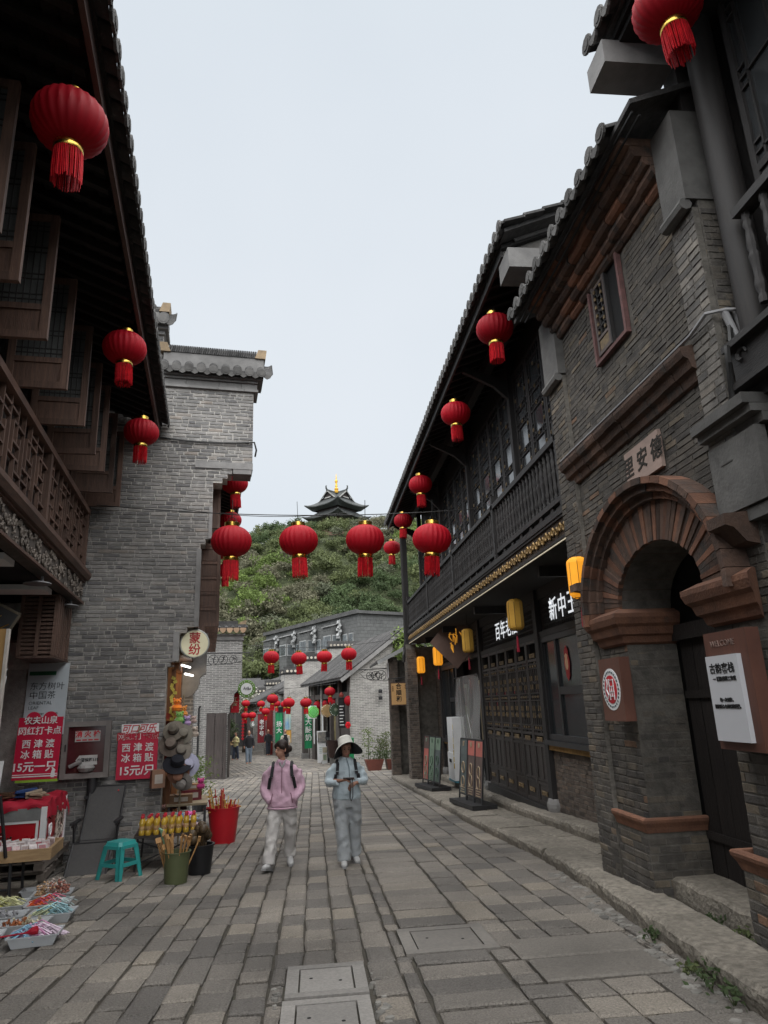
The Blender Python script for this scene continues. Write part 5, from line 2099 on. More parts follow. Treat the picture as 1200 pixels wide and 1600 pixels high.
# ================================================================== the far part of the street
m_bfar = brickwork('far_grey_brick', (.32, .31, .29), (.18, .175, .17), (.42, .405, .38), .26, .075, .014, R(11.5))
m_bfar2 = brickwork('far_grey_brick_left', (.24, .238, .235), (.15, .148, .148), (.4, .39, .37), .27, .072, .014, TH)
m_fwood = M('far_grey_timber', (.11, .095, .088), (.055, .048, .045), s=4, rough=.8, bump=.2, stretch=(5, 5, .6))
m_cream = M('pale_tile_ends', (.55, .5, .42), (.4, .36, .3), rough=.9, bump=0)
FD = R(11.5)
def frame_f(name, label, org, rz=FD, group=None):
 o = thing(name, label, 'house', org, rz, group)
 OFF[o.name] = Vector((0, 0, -org[2]))
 return o
def coping(rt, x0, x1, y, z, n_tile=None, ends=True, dep=.42):
 """tiled coping on a fire wall, seen from its end"""
 mb = MB()
 mb.box(x0 - .04, x1 + .04, y - .04, y + dep + .04, z, z + .07).box(x0 - .1, x1 + .1, y - .1, y + dep + .1, z + .075, z + .15)
 mb.box(x0 - .02, x1 + .02, y + .05, y + dep - .05, z + .15, z + .42)
 part('coping', mb, m_tile, rt)
 n = n_tile or max(2, int((x1 - x0) / .24))
 for i in range(n):
  x = x0 + (x1 - x0) * (i + .5) / n
  mb = MB()
  mb.lathe([(.085, 0), (.085, .05)], 8, (x, y - .12, z + .2), m=Matrix.Rotation(R(90), 3, 'X'))
  part('tile_end', mb, m_cream, rt)
 mb = MB()
 mb.box(x0 - .06, x1 + .06, y + .1, y + dep - .1, z + .42, z + .5)
 part('ridge_tile', mb, m_tile, rt)
def pitched(rt, x0, x1, y0, y1, z, sl, name='roof', rows=True):
 mb = MB()
 h = (x1 - x0) * sl
 mb.prism([(x0, z), (x0, z + .08), (x1, z + h + .1), (x1, z + h - .02)], lambda u, v: (u, y0, v), lambda u, v: (u, y1, v))
 part(name, mb, m_tile, rt)
 r = MB()
 y = y0 + .06
 while y < y1:
  r.tube([(x0 - .03, y, z + .1), ((x0 + x1) / 2, y, z + h / 2 + .1), (x1, y, z + h + .11)], .075, 5)
  y += .23
 part('roof_tile_rows', r, m_tile, rt, kind='stuff')
# ---- first low house on the right bend
ha = frame_f('tiled_shop_house', 'low grey brick shop house with sloping tiled roof and planter against its gable', (1.68, 32.6, gz(32.6)))
LEN = 10
mb = MB()
mb.prism([(0, -1.3), (0, 3.02), (2.6, 4.88), (5.2, 3.0), (5.2, -1.3)], lambda u, v: (u, 0, v), lambda u, v: (u, .35, v))
part('gable_wall', mb, m_bfar, ha)
mb = MB()
mb.box(.5, 5.2, .35, LEN, -1.5, 3.0)
part('shop_inside', mb, m_dark, ha)
pitched(ha, -.5, 2.7, -.18, LEN, 2.76, .72)
mb = MB()
mb.prism([(2.7, 5.06), (5.6, 3.0), (5.6, 2.9), (2.7, 4.95)], lambda u, v: (u, -.18, v), lambda u, v: (u, LEN, v))
part('rear_roof', mb, m_tile, ha)
mb = MB()
mb.bar((-.5, -.2, 2.72), (2.7, -.2, 5.02), .07, .16)
part('verge_board', mb, m_stone_g, ha)
for y in (.3, 2.2, 4.1, 6.0, 8.2, 9.7):
 mb = MB()
 mb.box(-.04, .14, y, y + .2, -1.5, 3.0)
 part('shop_post', mb, m_fwood, ha)
for y in (6.25, 9.4):
 mb = MB()
 mb.box(0, .3, y, y + .5, -1.5, 3.0)
 part('brick_pier', mb, m_bfar, ha)
mb = MB()
mb.box(0, .12, .4, LEN, 2.0, 2.25)
part('shop_lintel', mb, m_fwood, ha)
for y0, y1 in ((.5, 2.2), (2.4, 3.2), (8.4, 9.3)):
 mb = MB()
 mb.box(.03, .1, y0, y1, -1.5, 2.0)
 dd = part('plank_door', mb, m_fwood, ha)
for y0, y1, c in ((4.4, 5.8, (.30, .25, .12)), (6.9, 8.1, (.2, .17, .13))):
 mb = MB()
 mb.box(.36, .42, y0, y1, -1.3, 2.0)
 part('shop_display', mb, M('shop_goods_%d' % int(y0), c, tuple(q * .3 for q in c), s=5, rough=.7, bump=0, rv=.3), ha)
for y in (5.9, 8.15):
 mb = MB()
 mb.box(-.06, -.02, y, y + .22, -.4, 1.6)
 part('white_notice', mb, m_white, ha)
ga = thing('gate_pier', 'tall grey timber pillar outside the shop with the green banners', 'pillar', (-.55, 42.6, gz(42.6)), FD)
mb = MB()
mb.box(-.15, .15, -.2, .2, 0, 3.2)
part('shaft', mb, m_fwood, ga)
mb = MB()
mb.box(-.2, .2, -.25, .25, 0, .3)
part('base', mb, m_stone_g, ga)
# ---- house behind it with stepped fire walls
hc = frame_f('stepped_gable_house', 'pale brick house with stepped fire wall rising behind the low tiled roof', (-1.0, 46.2, gz(46)))
mb = MB()
mb.box(-.9, .2, 0, .45, -1.4, 3.72).box(.2, 2.1, 0, .45, -1.4, 4.55).box(2.1, 7, 0, .45, -1.4, 5.35)
part('stepped_wall', mb, m_bfar, hc)
coping(hc, -.9, .15, 0, 3.73)
coping(hc, .15, 2.05, 0, 4.56)
coping(hc, 2.05, 6.5, 0, 5.36)
mb = MB()
mb.box(0, 6, .46, 12, -1.5, 3)
part('street_wall', mb, m_fwood, hc)
pitched(hc, -.6, 3, .46, 12, 2.6, .6)
# ---- next house, its roof slope end-on
hd = frame_f('pale_gable_house', 'pale brick gable house with a low eave at the far bend of the street', (-3.5, 50.5, gz(50)))
mb = MB()
mb.prism([(0, -1.8), (0, 2.3), (2.6, 3.6), (5, 3.6), (5, -1.8)], lambda u, v: (u, 0, v), lambda u, v: (u, .3, v))
part('gable_wall', mb, m_bfar, hd)
pitched(hd, -.55, 2.8, -.15, 9, 2.0, .5)
for x0, x1, c in ((.15, .6, (.2, .02, .02)), (.9, 1.3, (.03, .03, .03)), (1.5, 2.2, (.05, .04, .035))):
 mb = MB()
 mb.box(x0, x1, -.06, -.01, -1.6, 1.7)
 part('shop_opening', mb, M('far_shop_%d' % int(x0 * 10), c, rough=.8, bump=0), hd)
he = frame_f('stepped_gable_house', 'far dark-roofed house with small stepped gable below the flats', (-4.5, 61, gz(60)), FD)
mb = MB()
mb.box(-.6, .4, 0, .4, -1.9, 2.9).box(.4, 1.7, 0, .4, -1.9, 3.5).box(1.7, 8, 0, .4, -1.9, 4.4)
part('stepped_wall', mb, m_bfar, he)
coping(he, -.6, .35, 0, 2.9)
coping(he, .35, 1.65, 0, 3.5)
coping(he, 1.65, 6, 0, 4.4)
pitched(he, -1.2, 2.6, .45, 12, 2.1, .6)
# ---- houses closing the street
for (x, y, w, h, lab) in ((-15.5, 76, 9.5, 3.4, 'dark grey shop front closing the far end of the street'), (-5.5, 72, 6, 3.0, 'low plastered house at the far end beside the dark shop front')):
 hh = frame_f('far_house', lab, (x, y, gz(75)), R(6))
 mb = MB()
 mb.box(0, w, 0, 6, -2.6, h - .6)
 part('wall', mb, m_plaster if w < 8 else m_fwood, hh)
 mb = MB()
 mb.prism([(-.7, h - .75), (-.7, h - .65), (3, h + 1.6), (6.5, h - .6), (6.5, h - .75), (3, h + 1.45)], lambda u, v: (-.4, u, v), lambda u, v: (w + .4, u, v))
 part('roof', mb, m_tile, hh)
 k = .5
 while k < w - 1:
  mb = MB()
  mb.box(k, k + .9, -.05, -.01, -2.2, h - 1.4)
  part('door', mb, m_wood_d if int(k) % 2 else m_wood_b, hh)
  mb = MB()
  mb.box(k + 1.0, k + 1.08, -.08, -.01, -2.4, h - .7)
  part('post', mb, m_wood_d, hh)
  k += 1.35
# ---- left: second brick wall with tiled coping beyond the gable house, and the dark shop row behind it
l2 = root('brick_fire_wall', 'grey brick fire wall with tiled coping behind the row of weathered boards', 'wall', (-.5, 29, gz(29)), True)
mb = MB()
mb.prism([(-2.2, -1.4), (.80, -1.4), (.78, 1.45), (.84, 1.5), (.84, 1.75), (1.0, 1.95), (1.0, 2.2), (1.16, 2.4), (1.16, 2.65), (1.3, 2.85), (1.3, 4.36), (-2.2, 4.36)], lambda u, v: (u, 29, v), lambda u, v: (u, 29.45, v))
part('wall', mb, m_bfar2, l2)
for (z0, z1, pr) in ((4.37, 4.43, .05), (4.435, 4.56, .02), (4.565, 4.63, .1)):
 mb = MB()
 mb.box(-2.2, 1.3 + pr, 29 - pr, 29.5, z0, z1)
 part('cornice_course', mb, m_stone_g, l2)
a = -1.4
m_ochre_end = M('ochre_tile_ends', (.42, .29, .19), (.3, .2, .13), rough=.9, bump=0)
while a < 1.42:
 mb = MB()
 mb.prism([(-.12, .1), (.12, .1), (.12, .02), (.07, -.07), (0, -.11), (-.07, -.07), (-.12, .02)], lambda u, v: (a + u, 28.72, 4.75 + v), lambda u, v: (a + u, 28.75, 4.75 + v))
 part('tile_end', mb, m_ochre_end, l2)
 mb = MB()
 mb.tube([(a + .13, 28.76, 4.84), (a + .13, 29.1, 4.95)], .07, 6)
 part('roof_tile', mb, m_tile, l2)
 a += .27
mb = MB()
mb.box(-2.2, 1.42, 28.78, 29.5, 4.8, 4.88).box(-2.2, 1.4, 28.95, 29.4, 4.88, 5.02).box(-2.2, 1.1, 29.0, 29.3, 5.02, 5.16)
part('coping', mb, m_tile, l2)
mb = MB()
mb.prism([(1.1, 5.02), (1.42, 5.02), (1.44, 5.2), (1.2, 5.12)], lambda u, v: (u, 28.95, v), lambda u, v: (u, 29.35, v))
part('ridge_end', mb, m_och, l2)
mb = MB()
mb.tube([(-.35, 28.95, -1.2), (-.35, 28.95, 1.7), (-.3, 28.9, 1.8)], .035, 6)
part('drainpipe', mb, m_steel, l2)
l3 = root('dark_shop_row', 'dark timber shop row on the left past the brick fire wall', 'house', (0, 40, gz(40)), True)
mb = MB()
mb.box(-2, .9, 29.5, 66, -2.2, 2.5)
part('street_wall', mb, m_fwood, l3)
mb = MB()
mb.prism([(1.45, 2.3), (1.45, 2.4), (-2.5, 4.2), (-2.5, 4.0)], lambda u, v: (u, 29.5, v), lambda u, v: (u, 66, v))
part('roof', mb, m_tile, l3)
bf = thing('board_fence', 'four upright weathered grey-brown boards standing in front of the brick fire wall', 'fence', (-4.55, 28.75, gz(29)), R(-3))
for i, w in enumerate((.30, .33, .34, .13)):
 x = sum((.30, .33, .34, .13)[:i]) + .005
 mb = MB()
 mb.obb((x + w / 2, rnd.uniform(-.03, .03), 1.24 + rnd.uniform(-.02, .02)), (w - .014, .05, 2.48), Euler((0, rnd.uniform(-.008, .008), 0)).to_matrix())
 part('board', mb, m_wood_g, bf)
mb = MB()
mb.box(0, 1.1, .04, .1, .3, .4).box(0, 1.1, .04, .1, 1.9, 2.0)
part('back_rail', mb, m_wood_g, bf)
# ================================================================== wires and lanterns
def wire(name, label, pts, r=.008):
 mb = MB()
 mb.tube(pts, r, 5)
 return tag(link(name, mb.mesh(name, m_wire, True)), label, 'cable')
def sag(p, q, d, n=24):
 p, q = Vector(p), Vector(q)
 return [p + (q - p) * (i / n) + Vector((0, 0, -d * 4 * (i / n) * (1 - i / n))) for i in range(n + 1)]
wire('lantern_wire', 'thin black wire across the street carrying four large red lanterns', sag((-3.6, 11.35, 5.0), (3.1, 11.45, 4.92), .16))
wire('lantern_wire', 'loose second strand twisted beside the near lantern wire', sag((-2.2, 11.4, 4.93), (.6, 11.4, 4.84), .10), .006)
wire('lantern_wire', 'farther wire across the street with four small red lanterns before the flats', sag((-2.9, 27.2, 4.06), (3.2, 26.8, 4.06), .22), .01)
gN = 'red lanterns hung along the eaves'
lantern(LW(-1.15, 4.56, 5.92), .55, 'large red lantern under the brown eave, nearest on the left', gN, rope=.25)
lantern(LW(-1.15, 8.13, 6.0), .535, 'red lantern under the brown eave, in the middle of its three', gN, rope=.2)
lantern(LW(-1.15, 10.53, 5.86), .53, 'red lantern under the brown eave end, close to the brick gable', gN, rope=.25)
for (y, z, d, lab) in ((8.86, 6.97, .56, 'red lantern under the long eave, nearest to the gate house roof'), (11.83, 6.92, .575, 'second red lantern under the long black eave from the gate house'), (16.33, 6.97, .59, 'third red lantern under the long black eave, in the middle'), (19.85, 6.97, .58, 'fourth red lantern under the long black eave, behind the wire lantern'), (23.0, 6.85, .59, 'red lantern at the far end of the long black eave')):
 lantern((2.75, y, z), d, lab, gN, rope=.28)
lantern((2.75, 3.72, 6.68), .52, 'big red lantern with bright tassel cut by the top edge of the photo', gN, rope=.2)
for (b, z, lab) in ((15.7, 6.78, 'red lantern high behind the brick gable, just under its stone plate'), (19, 6.76, 'second red lantern along the eave behind the brick gable'), (23, 6.72, 'third red lantern along the eave behind the brick gable, half hidden'), (26, 6.7, 'last red lantern along the eave behind the brick gable, mostly hidden')):
 lantern(LW(.45, b, z), .63, lab, gN, rope=.25)
for i, x in enumerate((-1.37, -.24, .90, 2.07)):
 lantern((x, 11.4, 4.35), .677, ('leftmost of the four large red lanterns on the near wire, beside the brick gable', 'second large red lantern on the near wire, left below the pavilion', 'third large red lantern on the near wire, right below the pavilion', 'rightmost of the four large red lanterns on the near wire, before the balcony')[i], 'red lanterns on the near wire')
for i, (x, z) in enumerate(((-1.63, 3.51), (-.57, 3.43), (.41, 3.47), (1.36, 3.54))):
 lantern((x, 27, z), .6, ('leftmost small red lantern on the far wire below the flats', 'second small red lantern on the far wire below the flats', 'third small red lantern on the far wire, before the stepped wall', 'rightmost small red lantern on the far wire, over the tiled roof')[i], 'red lanterns on the far wire')
FL = [(1.72, 33, 1.83, .66, 'red lantern at the near corner of the low tiled eave'), (.74, 33.2, 2.28, .52, 'bright red lantern hanging free before the round green shop signs'),
      (-.39, 33.4, 1.82, .54, 'bright red lantern free over the street above the tall green banner'), (-1.18, 33.4, 1.85, .54, 'bright red lantern free over the street right of centre of its row'),
      (-1.94, 33.4, 2.05, .54, 'bright red lantern free over the street, leftmost of its row'), (1.15, 36.5, 1.8, .6, 'dim red lantern second along the low tiled eave'),
      (.72, 38.5, 1.75, .58, 'dim red lantern third along the low tiled eave'), (.25, 40.5, 1.72, .55, 'dim red lantern fourth along the low tiled eave'), (-.15, 42.5, 1.7, .55, 'dim red lantern fifth along the low tiled eave'),
      (-.5, 44.5, 1.66, .55, 'dim red lantern last along the low tiled eave'), (-3.99, 42, 1.96, .48, 'small red lantern over the far walkers, highest of three'), (-4.4, 46, 1.25, .5, 'small red lantern over the far walkers, lower left of three'),
      (-3.95, 46, 1.24, .5, 'small red lantern over the far walkers, lower right of three'), (-3.1, 42, 1.9, .47, 'small red lantern left of the dark red banner'), (-2.9, 43, 1.45, .5, 'small red lantern hanging over the dark red banner'),
      (-3.6, 30.6, 2.55, .55, 'red lantern half hidden behind the brick fire wall'), (-2.4, 46, 1.9, .5, 'small red lantern at the low far eave, left one of two'), (-1.9, 46, 1.85, .5, 'small red lantern at the low far eave, right one of two')]
for (x, y, z, d, lab) in FL:
 lantern((x, y, z), d, lab, 'red lanterns down the far street')
wire('lantern_wire', 'wire over the far street holding the bright red lanterns in a row', sag((-3.7, 33.6, 2.5), (1.9, 33.2, 2.75), .12), .01)
# yellow lanterns under the balcony
m_yl = M('amber_lantern_cloth', (.62, .36, .06), (.52, .28, .04), s=5, rough=.7, bump=.1, rv=0, grime=.1)
m_yl_lit = M('lit_amber_lantern_cloth', (.75, .36, .03), (.68, .3, .02), s=5, rough=.7, bump=.1, rv=0, grime=.1, emit=(1.0, .36, .02), es=.13)
m_frost = M('red_silk_cord', (.32, .012, .035), (.2, .008, .02), s=9, rough=.7, bump=0)
for i, (y, z, lit, lab) in enumerate(((22.0, 2.77, 1, 'glowing amber lantern farthest along the balcony, beside the hanging wooden sign'), (18.87, 2.83, 1, 'glowing amber lantern over the narrow window, second from the far end'), (15.02, 2.89, 0, 'unlit mustard lantern in front of the tilted brown panel'), (11.27, 2.98, 0, 'unlit mustard lantern above the fretted door leaves'), (7.3, 2.89, 1, 'glowing amber lantern beside the brick arch, nearest of its row'))):
 t = thing('yellow_lantern', lab, 'lantern', (3.4 if y > 8 else 2.97, y, z), rnd.uniform(0, .6), 'amber lanterns under the balcony')
 if y < 8:
  t.scale = (.88,) * 3
 mb = MB()
 mb.lathe([(.085, -.26), (.125, -.225), (.135, -.19), (.135, .19), (.125, .225), (.085, .26)], 8)
 part('cloth_body', mb, m_yl_lit if lit else m_yl, t)
 mb = MB()
 for k in range(8):
  a_ = 2 * math.pi * k / 8
  mb.tube([(.087 * math.cos(a_), .087 * math.sin(a_), -.262), (.137 * math.cos(a_), .137 * math.sin(a_), -.19), (.137 * math.cos(a_), .137 * math.sin(a_), .19), (.087 * math.cos(a_), .087 * math.sin(a_), .262)], .0035, 4)
 mb.tube([(.086 * math.cos(k * .785), .086 * math.sin(k * .785), -.262) for k in range(8)], .005, 4, closed=True)
 part('wire_ribs', mb, m_wire, t)
 mb = MB()
 mb.tube([(0, 0, .25), (0, 0, 3.47 - z if y > 8 else .45)] + ([] if y > 8 else [(.15, 0, .47)]), .005 if y > 8 else .008, 4)
 part('cord', mb, m_wire, t)
 mb = MB()
 mb.tube([(0, 0, -.26), (0, 0, -.36)], .004, 4)
 mb.lathe([(.026, -.62), (.022, -.5), (.016, -.4), (.006, -.36)], 8)
 part('tassel', mb, m_frost, t)
# tilted brown panel with gilt calligraphy hung under the jetty
t = thing('tilted_panel', 'brown diamond-set panel with golden calligraphy hung under the balcony', 'sign', (3.62, 17.4, 3.1), rot=(R(45), 0, R(58)))
mb = MB()
mb.box(-.02, .02, -.5, .5, -.5, .5)
part('board', mb, M('brown_lacquer', (.12, .075, .06), (.09, .055, .045), rough=.5, bump=0), t)
mb = MB()
for k in range(9):
 y0, z0 = rnd.uniform(-.3, .1), rnd.uniform(-.3, .2)
 mb.tube([(-.028, y0, z0), (-.028, y0 + .12, z0 + .05 + rnd.uniform(-.05, .1)), (-.028, y0 + .22, z0 + rnd.uniform(.05, .25))], [.01, .018, .006], 5)
part('gilt_strokes', mb, M('gilt_with_glow', (.8, .4, .05), emit=(1, .45, .05), es=.08, bump=0), t)  # shine of the gilding put in as a glow of its own
# ================================================================== signs on the street
# round cream lightbox on the gable corner
t = thing('round_sign', 'round cream lightbox sign with red characters at the corner of the brick gable', 'sign', LW(-.26, 12.25, 2.72), TH + R(6))
mb = MB()
mb.lathe([(.235, -.05), (.25, -.035), (.25, .035), (.235, .05)], 36, m=Matrix.Rotation(R(90), 3, 'X'))
part('rim', mb, M('pale_metal_rim', (.45, .46, .43), rough=.4, bump=0), t, True)
mb = MB()
mb.lathe([(.222, -.056), (.222, .056)], 36, m=Matrix.Rotation(R(90), 3, 'X'))
part('face', mb, M('cream_acrylic', (.72, .68, .48), (.66, .62, .42), rough=.4, bump=0, emit=(.9, .84, .58), es=.03), t)
text(t, '蒙\n纷', .2, m_ink_r, (0, -.06, -.015), (R(90), 0, 0), .003, line=.95)
mb = MB()
mb.tube([(-.25, 0, .05), (-.62, .05, .05)], .015, 6)
part('bracket', mb, m_steel, t)
# round green sign by the fire wall
def round_sign(nm, lab, loc, r, rz, ring, face, inner=.62, glyph=None, gm=None, emit=0):
 t = thing(nm, lab, 'sign', loc, rz)
 mb = MB()
 mb.lathe([(r * .97, -.05), (r, -.03), (r, .03), (r * .97, .05)], 32, m=Matrix.Rotation(R(90), 3, 'X'))
 part('rim', mb, ring, t)
 mb = MB()
 mb.lathe([(r * inner, -.058), (r * inner, .058)], 28, m=Matrix.Rotation(R(90), 3, 'X'))
 part('face', mb, face, t)
 mb = MB()
 for k in range(20):
  a_ = 2 * math.pi * k / 20
  if k % 5:
   q = r * (inner + 1) / 2
   mb.obb((q * math.cos(a_), -.054, q * math.sin(a_)), (.03 * r / .33, .006, .03 * r / .33))
 part('ring_lettering', mb, m_white, t)
 if glyph:
  mb = MB()
  for pts in glyph:
   mb.tube([(p[0] * r, -.062, p[1] * r) for p in pts], r * .035, 5)
  part('emblem', mb, gm or m_ink, t)
 mb = MB()
 mb.tube([(0, 0, r), (0, 0, r + .25)], .012, 5)
 part('hanger', mb, m_steel, t)
 return t
m_gr = M('sign_green', (.12, .24, .045), (.10, .2, .04), rough=.5, bump=0)
cur = [[(-.35, -.1), (-.2, .25), (-.28, 0), (-.05, .05), (-.1, -.15)], [(-.02, .0), (.08, .22), (.14, 0), (.05, -.1)], [(.2, .25), (.2, -.15), (.35, -.05), (.22, .05)], [(.38, .0), (.45, .1), (.42, -.12)]]
round_sign('round_sign', 'round green and white shop sign hung past the brick fire wall', (-2.6, 27.6, 2.38), .335, R(4), m_gr, m_white, .66, cur, M('grey_ink', (.12, .13, .14), bump=0))
star = [[(.0, .3), (.0, -.3)], [(-.3, 0), (.3, 0)], [(-.2, .2), (.2, -.2)], [(.2, .2), (-.2, -.2)]]
round_sign('round_sign', 'round dark green sign with pale leaf emblem under the low tiled eave', (1.0, 33.4, 1.45), .3, R(10), M('dark_green', (.06, .09, .05), rough=.6, bump=0), M('dark_green2', (.035, .06, .035), rough=.6, bump=0), .75, star, M('pale_leaf', (.35, .4, .3), bump=0))
round_sign('round_sign', 'round tan sign behind the dark green one', (.62, 34.8, 1.4), .3, R(14), M('tan_ring', (.42, .28, .12), rough=.6, bump=0), M('tan_face', (.5, .34, .16), rough=.6, bump=0), .8)
round_sign('round_sign', 'bright lime green round sign low among the red lanterns', (-.05, 38, 1.35), .3, R(14), M('lime_ring', (.15, .6, .12), rough=.6, bump=0, emit=(.12, .6, .1), es=.02), M('lime_face', (.2, .7, .2), rough=.6, bump=0, emit=(.2, .7, .2), es=.02), .55)
# hanging wooden sign on the iron bar
t = thing('hanging_sign', 'square yellow wooden sign with black brush characters hung on an iron bar', 'sign', (2.97, 23.9, 1.93), R(-1))
mb = MB()
mb.box(-.345, .345, -.02, .02, -.35, .35)
part('board', mb, M('honey_board', (.66, .40, .17), (.58, .34, .14), s=5, rough=.6, bump=.05, stretch=(6, 1, .6)), t)
mb = MB()
mb.box(-.38, -.348, -.025, .025, -.38, .38).box(.348, .38, -.025, .025, -.38, .38).box(-.348, .348, -.025, .025, -.38, -.352).box(-.348, .348, -.025, .025, .352, .38)
part('frame', mb, m_wood_b, t)
text(t, '合\n順\n和', .2, m_ink, (-.09, -.023, .03), (R(90), 0, 0), .004, line=1.05)
text(t, '小\n吃\n店', .07, M('brown_ink', (.2, .1, .04), bump=0), (.25, -.023, .2), (R(90), 0, 0), .001)
text(t, '老\n味', .07, MATS['brown_ink'], (.15, -.023, .22), (R(90), 0, 0), .001)
text(t, '西\n津\n渡', .06, MATS['brown_ink'], (-.29, -.023, .17), (R(90), 0, 0), .001)
mb = MB()
mb.tube([(-.45, 0, .5), (.6, 0, .58)], .016, 6)
mb.tube([(-.25, 0, .38), (-.25, 0, .5)], .008, 5)
mb.tube([(.25, 0, .38), (.25, 0, .54)], .008, 5)
mb.lathe([(.01, -.05), (.05, -.03), (.05, .03), (.01, .05)], 8, (-.16, 0, .44))
part('iron_bar', mb, m_steel, t)
# scrolled iron sign bars to left and right of the far wire
def scroll_bar(lab, loc, w, rz, letters=None):
 t = thing('scrolled_sign_bar', lab, 'bracket', loc, rz)
 mb = MB()
 mb.tube([(0, 0, 0), (w, 0, -.02)], .02, 6)
 part('bar', mb, m_steel, t)
 r = .19
 for k in range(3):
  mb = MB()
  cx = .35 + k * (w - .6) / 3.0
  rr = r * (1 - .12 * k)
  mb.tube([(cx + rr * math.cos(q), 0, -.26 + rr * math.sin(q)) for q in [i * .449 for i in range(14)]], .014, 5, closed=True)
  for s in range(4):
   a_ = rnd.uniform(0, 6)
   mb.tube([(cx + rr * .8 * math.cos(a_), 0, -.26 + rr * .8 * math.sin(a_)), (cx, 0, -.26 + rnd.uniform(-.08, .08)), (cx - rr * .8 * math.cos(a_ + .6), 0, -.26 - rr * .8 * math.sin(a_ + .6))], .011, 5)
  part('scroll_ring', mb, m_steel, t)
 mb = MB()
 mb.tube([(w * .75, 0, -.03), (w * .95, 0, -.15), (w * .8, 0, -.35), (w * .6, 0, -.42), (0, 0, -.46)], .012, 5)
 part('scroll', mb, m_steel, t)
scroll_bar('black scrolled iron bar with round openwork characters on the left brick wall', (-4.25, 27.6, 3.78), 1.75, R(2))
scroll_bar('black scrolled iron bar with round openwork at the right gable', (2.95, 27, 2.95), 1.25, R(180))
# red signs past the fire wall
t = thing('red_shop_sign', 'red shop sign with pale characters hung behind the brick fire wall', 'sign', (-3.62, 31.5, 1.9), R(6))
mb = MB()
mb.box(-.34, .34, -.03, .03, -.4, .42)
part('board', mb, m_ink_r, t)
text(t, '镇江\n特产', .25, M('pale_yellow_print', (.7, .6, .4), bump=0), (.02, -.035, .0), (R(90), 0, 0), .004)
t = thing('red_streamer', 'thin red streamer of paper squares hanging past the fire wall', 'streamer', (-3.05, 31, 1.2), R(6))
for k in range(7):
 mb = MB()
 mb.obb((0, 0, -k * .13), (.1, .02, .1), Euler((0, .78, 0)).to_matrix())
 part('paper_square', mb, m_ink_r, t)
# banners and far shop dressing
def banner(lab, loc, w, h, col, chars, sz, rz=R(8), cm=None):
 t = thing('shop_banner', lab, 'banner', loc, rz)
 mb = MB()
 n = 8
 for k in range(n):
  x0, x1 = -w / 2 + w * k / n, -w / 2 + w * (k + 1) / n
  mb.prism([(x0, .012 * math.sin(k * 1.7)), (x1, .012 * math.sin((k + 1) * 1.7)), (x1, .012 * math.sin((k + 1) * 1.7) + .008), (x0, .012 * math.sin(k * 1.7) + .008)], lambda u, v: (u, v, 0), lambda u, v: (u, v, h))
 part('cloth', mb, col, t)
 if chars:
  text(t, '\n'.join(chars), sz, cm or m_ink_w, (0, -.02, h / 2), (R(90), 0, 0), .006, line=1.12)
 mb = MB()
 mb.tube([(-w / 2, 0, h), (w / 2, 0, h)], .015, 5)
 part('rod', mb, m_steel, t)
 return t
m_bg = M('banner_green', (.012, .22, .085), (.01, .18, .07), rough=.7, bump=0)
banner('tall green banner with white characters in front of the low shop house', (-.33, 39.4, -.55), .42, 2.3, m_bg, '扬大酸奶', .36)
banner('shorter green banner with white characters farther down the row', (-2.25, 46, -.5), .48, 1.85, m_bg, '扬大', .36)
banner('blue and yellow picture banner between the two green ones', (-1.62, 44.6, -.45), .38, .75, M('orange_print', (.7, .32, .06), (.6, .4, .1), s=3, bump=0), None, .1)
banner('upper blue half of the picture banner between the green ones', (-1.62, 44.6, .3), .38, 1.15, M('blue_print', (.12, .32, .6), (.5, .55, .3), s=2, bump=0), None, .1)
banner('dark red banner with white lettering beside the far walkers', (-3.6, 49.5, -.6), .55, 1.9, M('banner_red', (.22, .02, .03), (.16, .015, .02), bump=0), '老字号', .34)
banner('small white pennant hung at the head of the green banner', (-.12, 38.6, 1.0), .5, .7, m_white, None, .1)
t = thing('number_disc', 'small white disc with the figure 6 above the far walkers', 'sign', (-3.85, 45.5, .72), 0)
mb = MB()
mb.lathe([(.2, -.02), (.2, .02)], 18, m=Matrix.Rotation(R(90), 3, 'X'))
part('disc', mb, M('grey_disc', (.2, .22, .2), bump=0), t)
text(t, '6', .36, m_ink_w, (0, -.025, 0), (R(90), 0, 0), .01)
# things on the pavement before the low house
t = thing('brown_barrel', 'tall tapering brown tub on a pale block outside the shop house', 'tub', (.95, 35.2, gz(35.2)))
mb = MB()
mb.lathe([(.27, .3), (.38, 1.05), (.40, 1.1), (.36, 1.1), (.33, 1.0)], 14)
part('tub', mb, M('brown_glaze', (.055, .032, .028), (.035, .022, .02), rough=.4, bump=0), t, True)
mb = MB()
mb.box(-.22, .22, -.22, .22, 0, .3)
part('block', mb, m_plaster, t)
def poster_stand(lab, loc, w, h, rz, top, mid):
 t = thing('poster_stand', lab, 'poster stand', loc, rz)
 mb = MB()
 mb.obb((0, 0, h / 2), (w, .03, h), Euler((-.08, 0, 0)).to_matrix())
 part('panel', mb, m_white, t)
 mb = MB()
 mb.obb((0, -.02, h * .8), (w * .9, .02, h * .32), Euler((-.08, 0, 0)).to_matrix())
 part('picture', mb, top, t)
 mb = MB()
 mb.obb((0, -.02, h * .36), (w * .85, .02, h * .36), Euler((-.08, 0, 0)).to_matrix())
 part('menu_panel', mb, mid, t)
 mb = MB()
 for k in range(5):
  mb.obb((0, -.04, h * (.24 + .06 * k)), (w * .6, .006, .02), Euler((-.08, 0, 0)).to_matrix())
 part('print_lines', mb, M('green_print', (.1, .3, .16), bump=0), t)
 mb = MB()
 mb.tube([(-w * .3, .25, 0), (0, .02, h * .7), (w * .3, .25, 0)], .015, 5)
 part('legs', mb, m_steel, t)
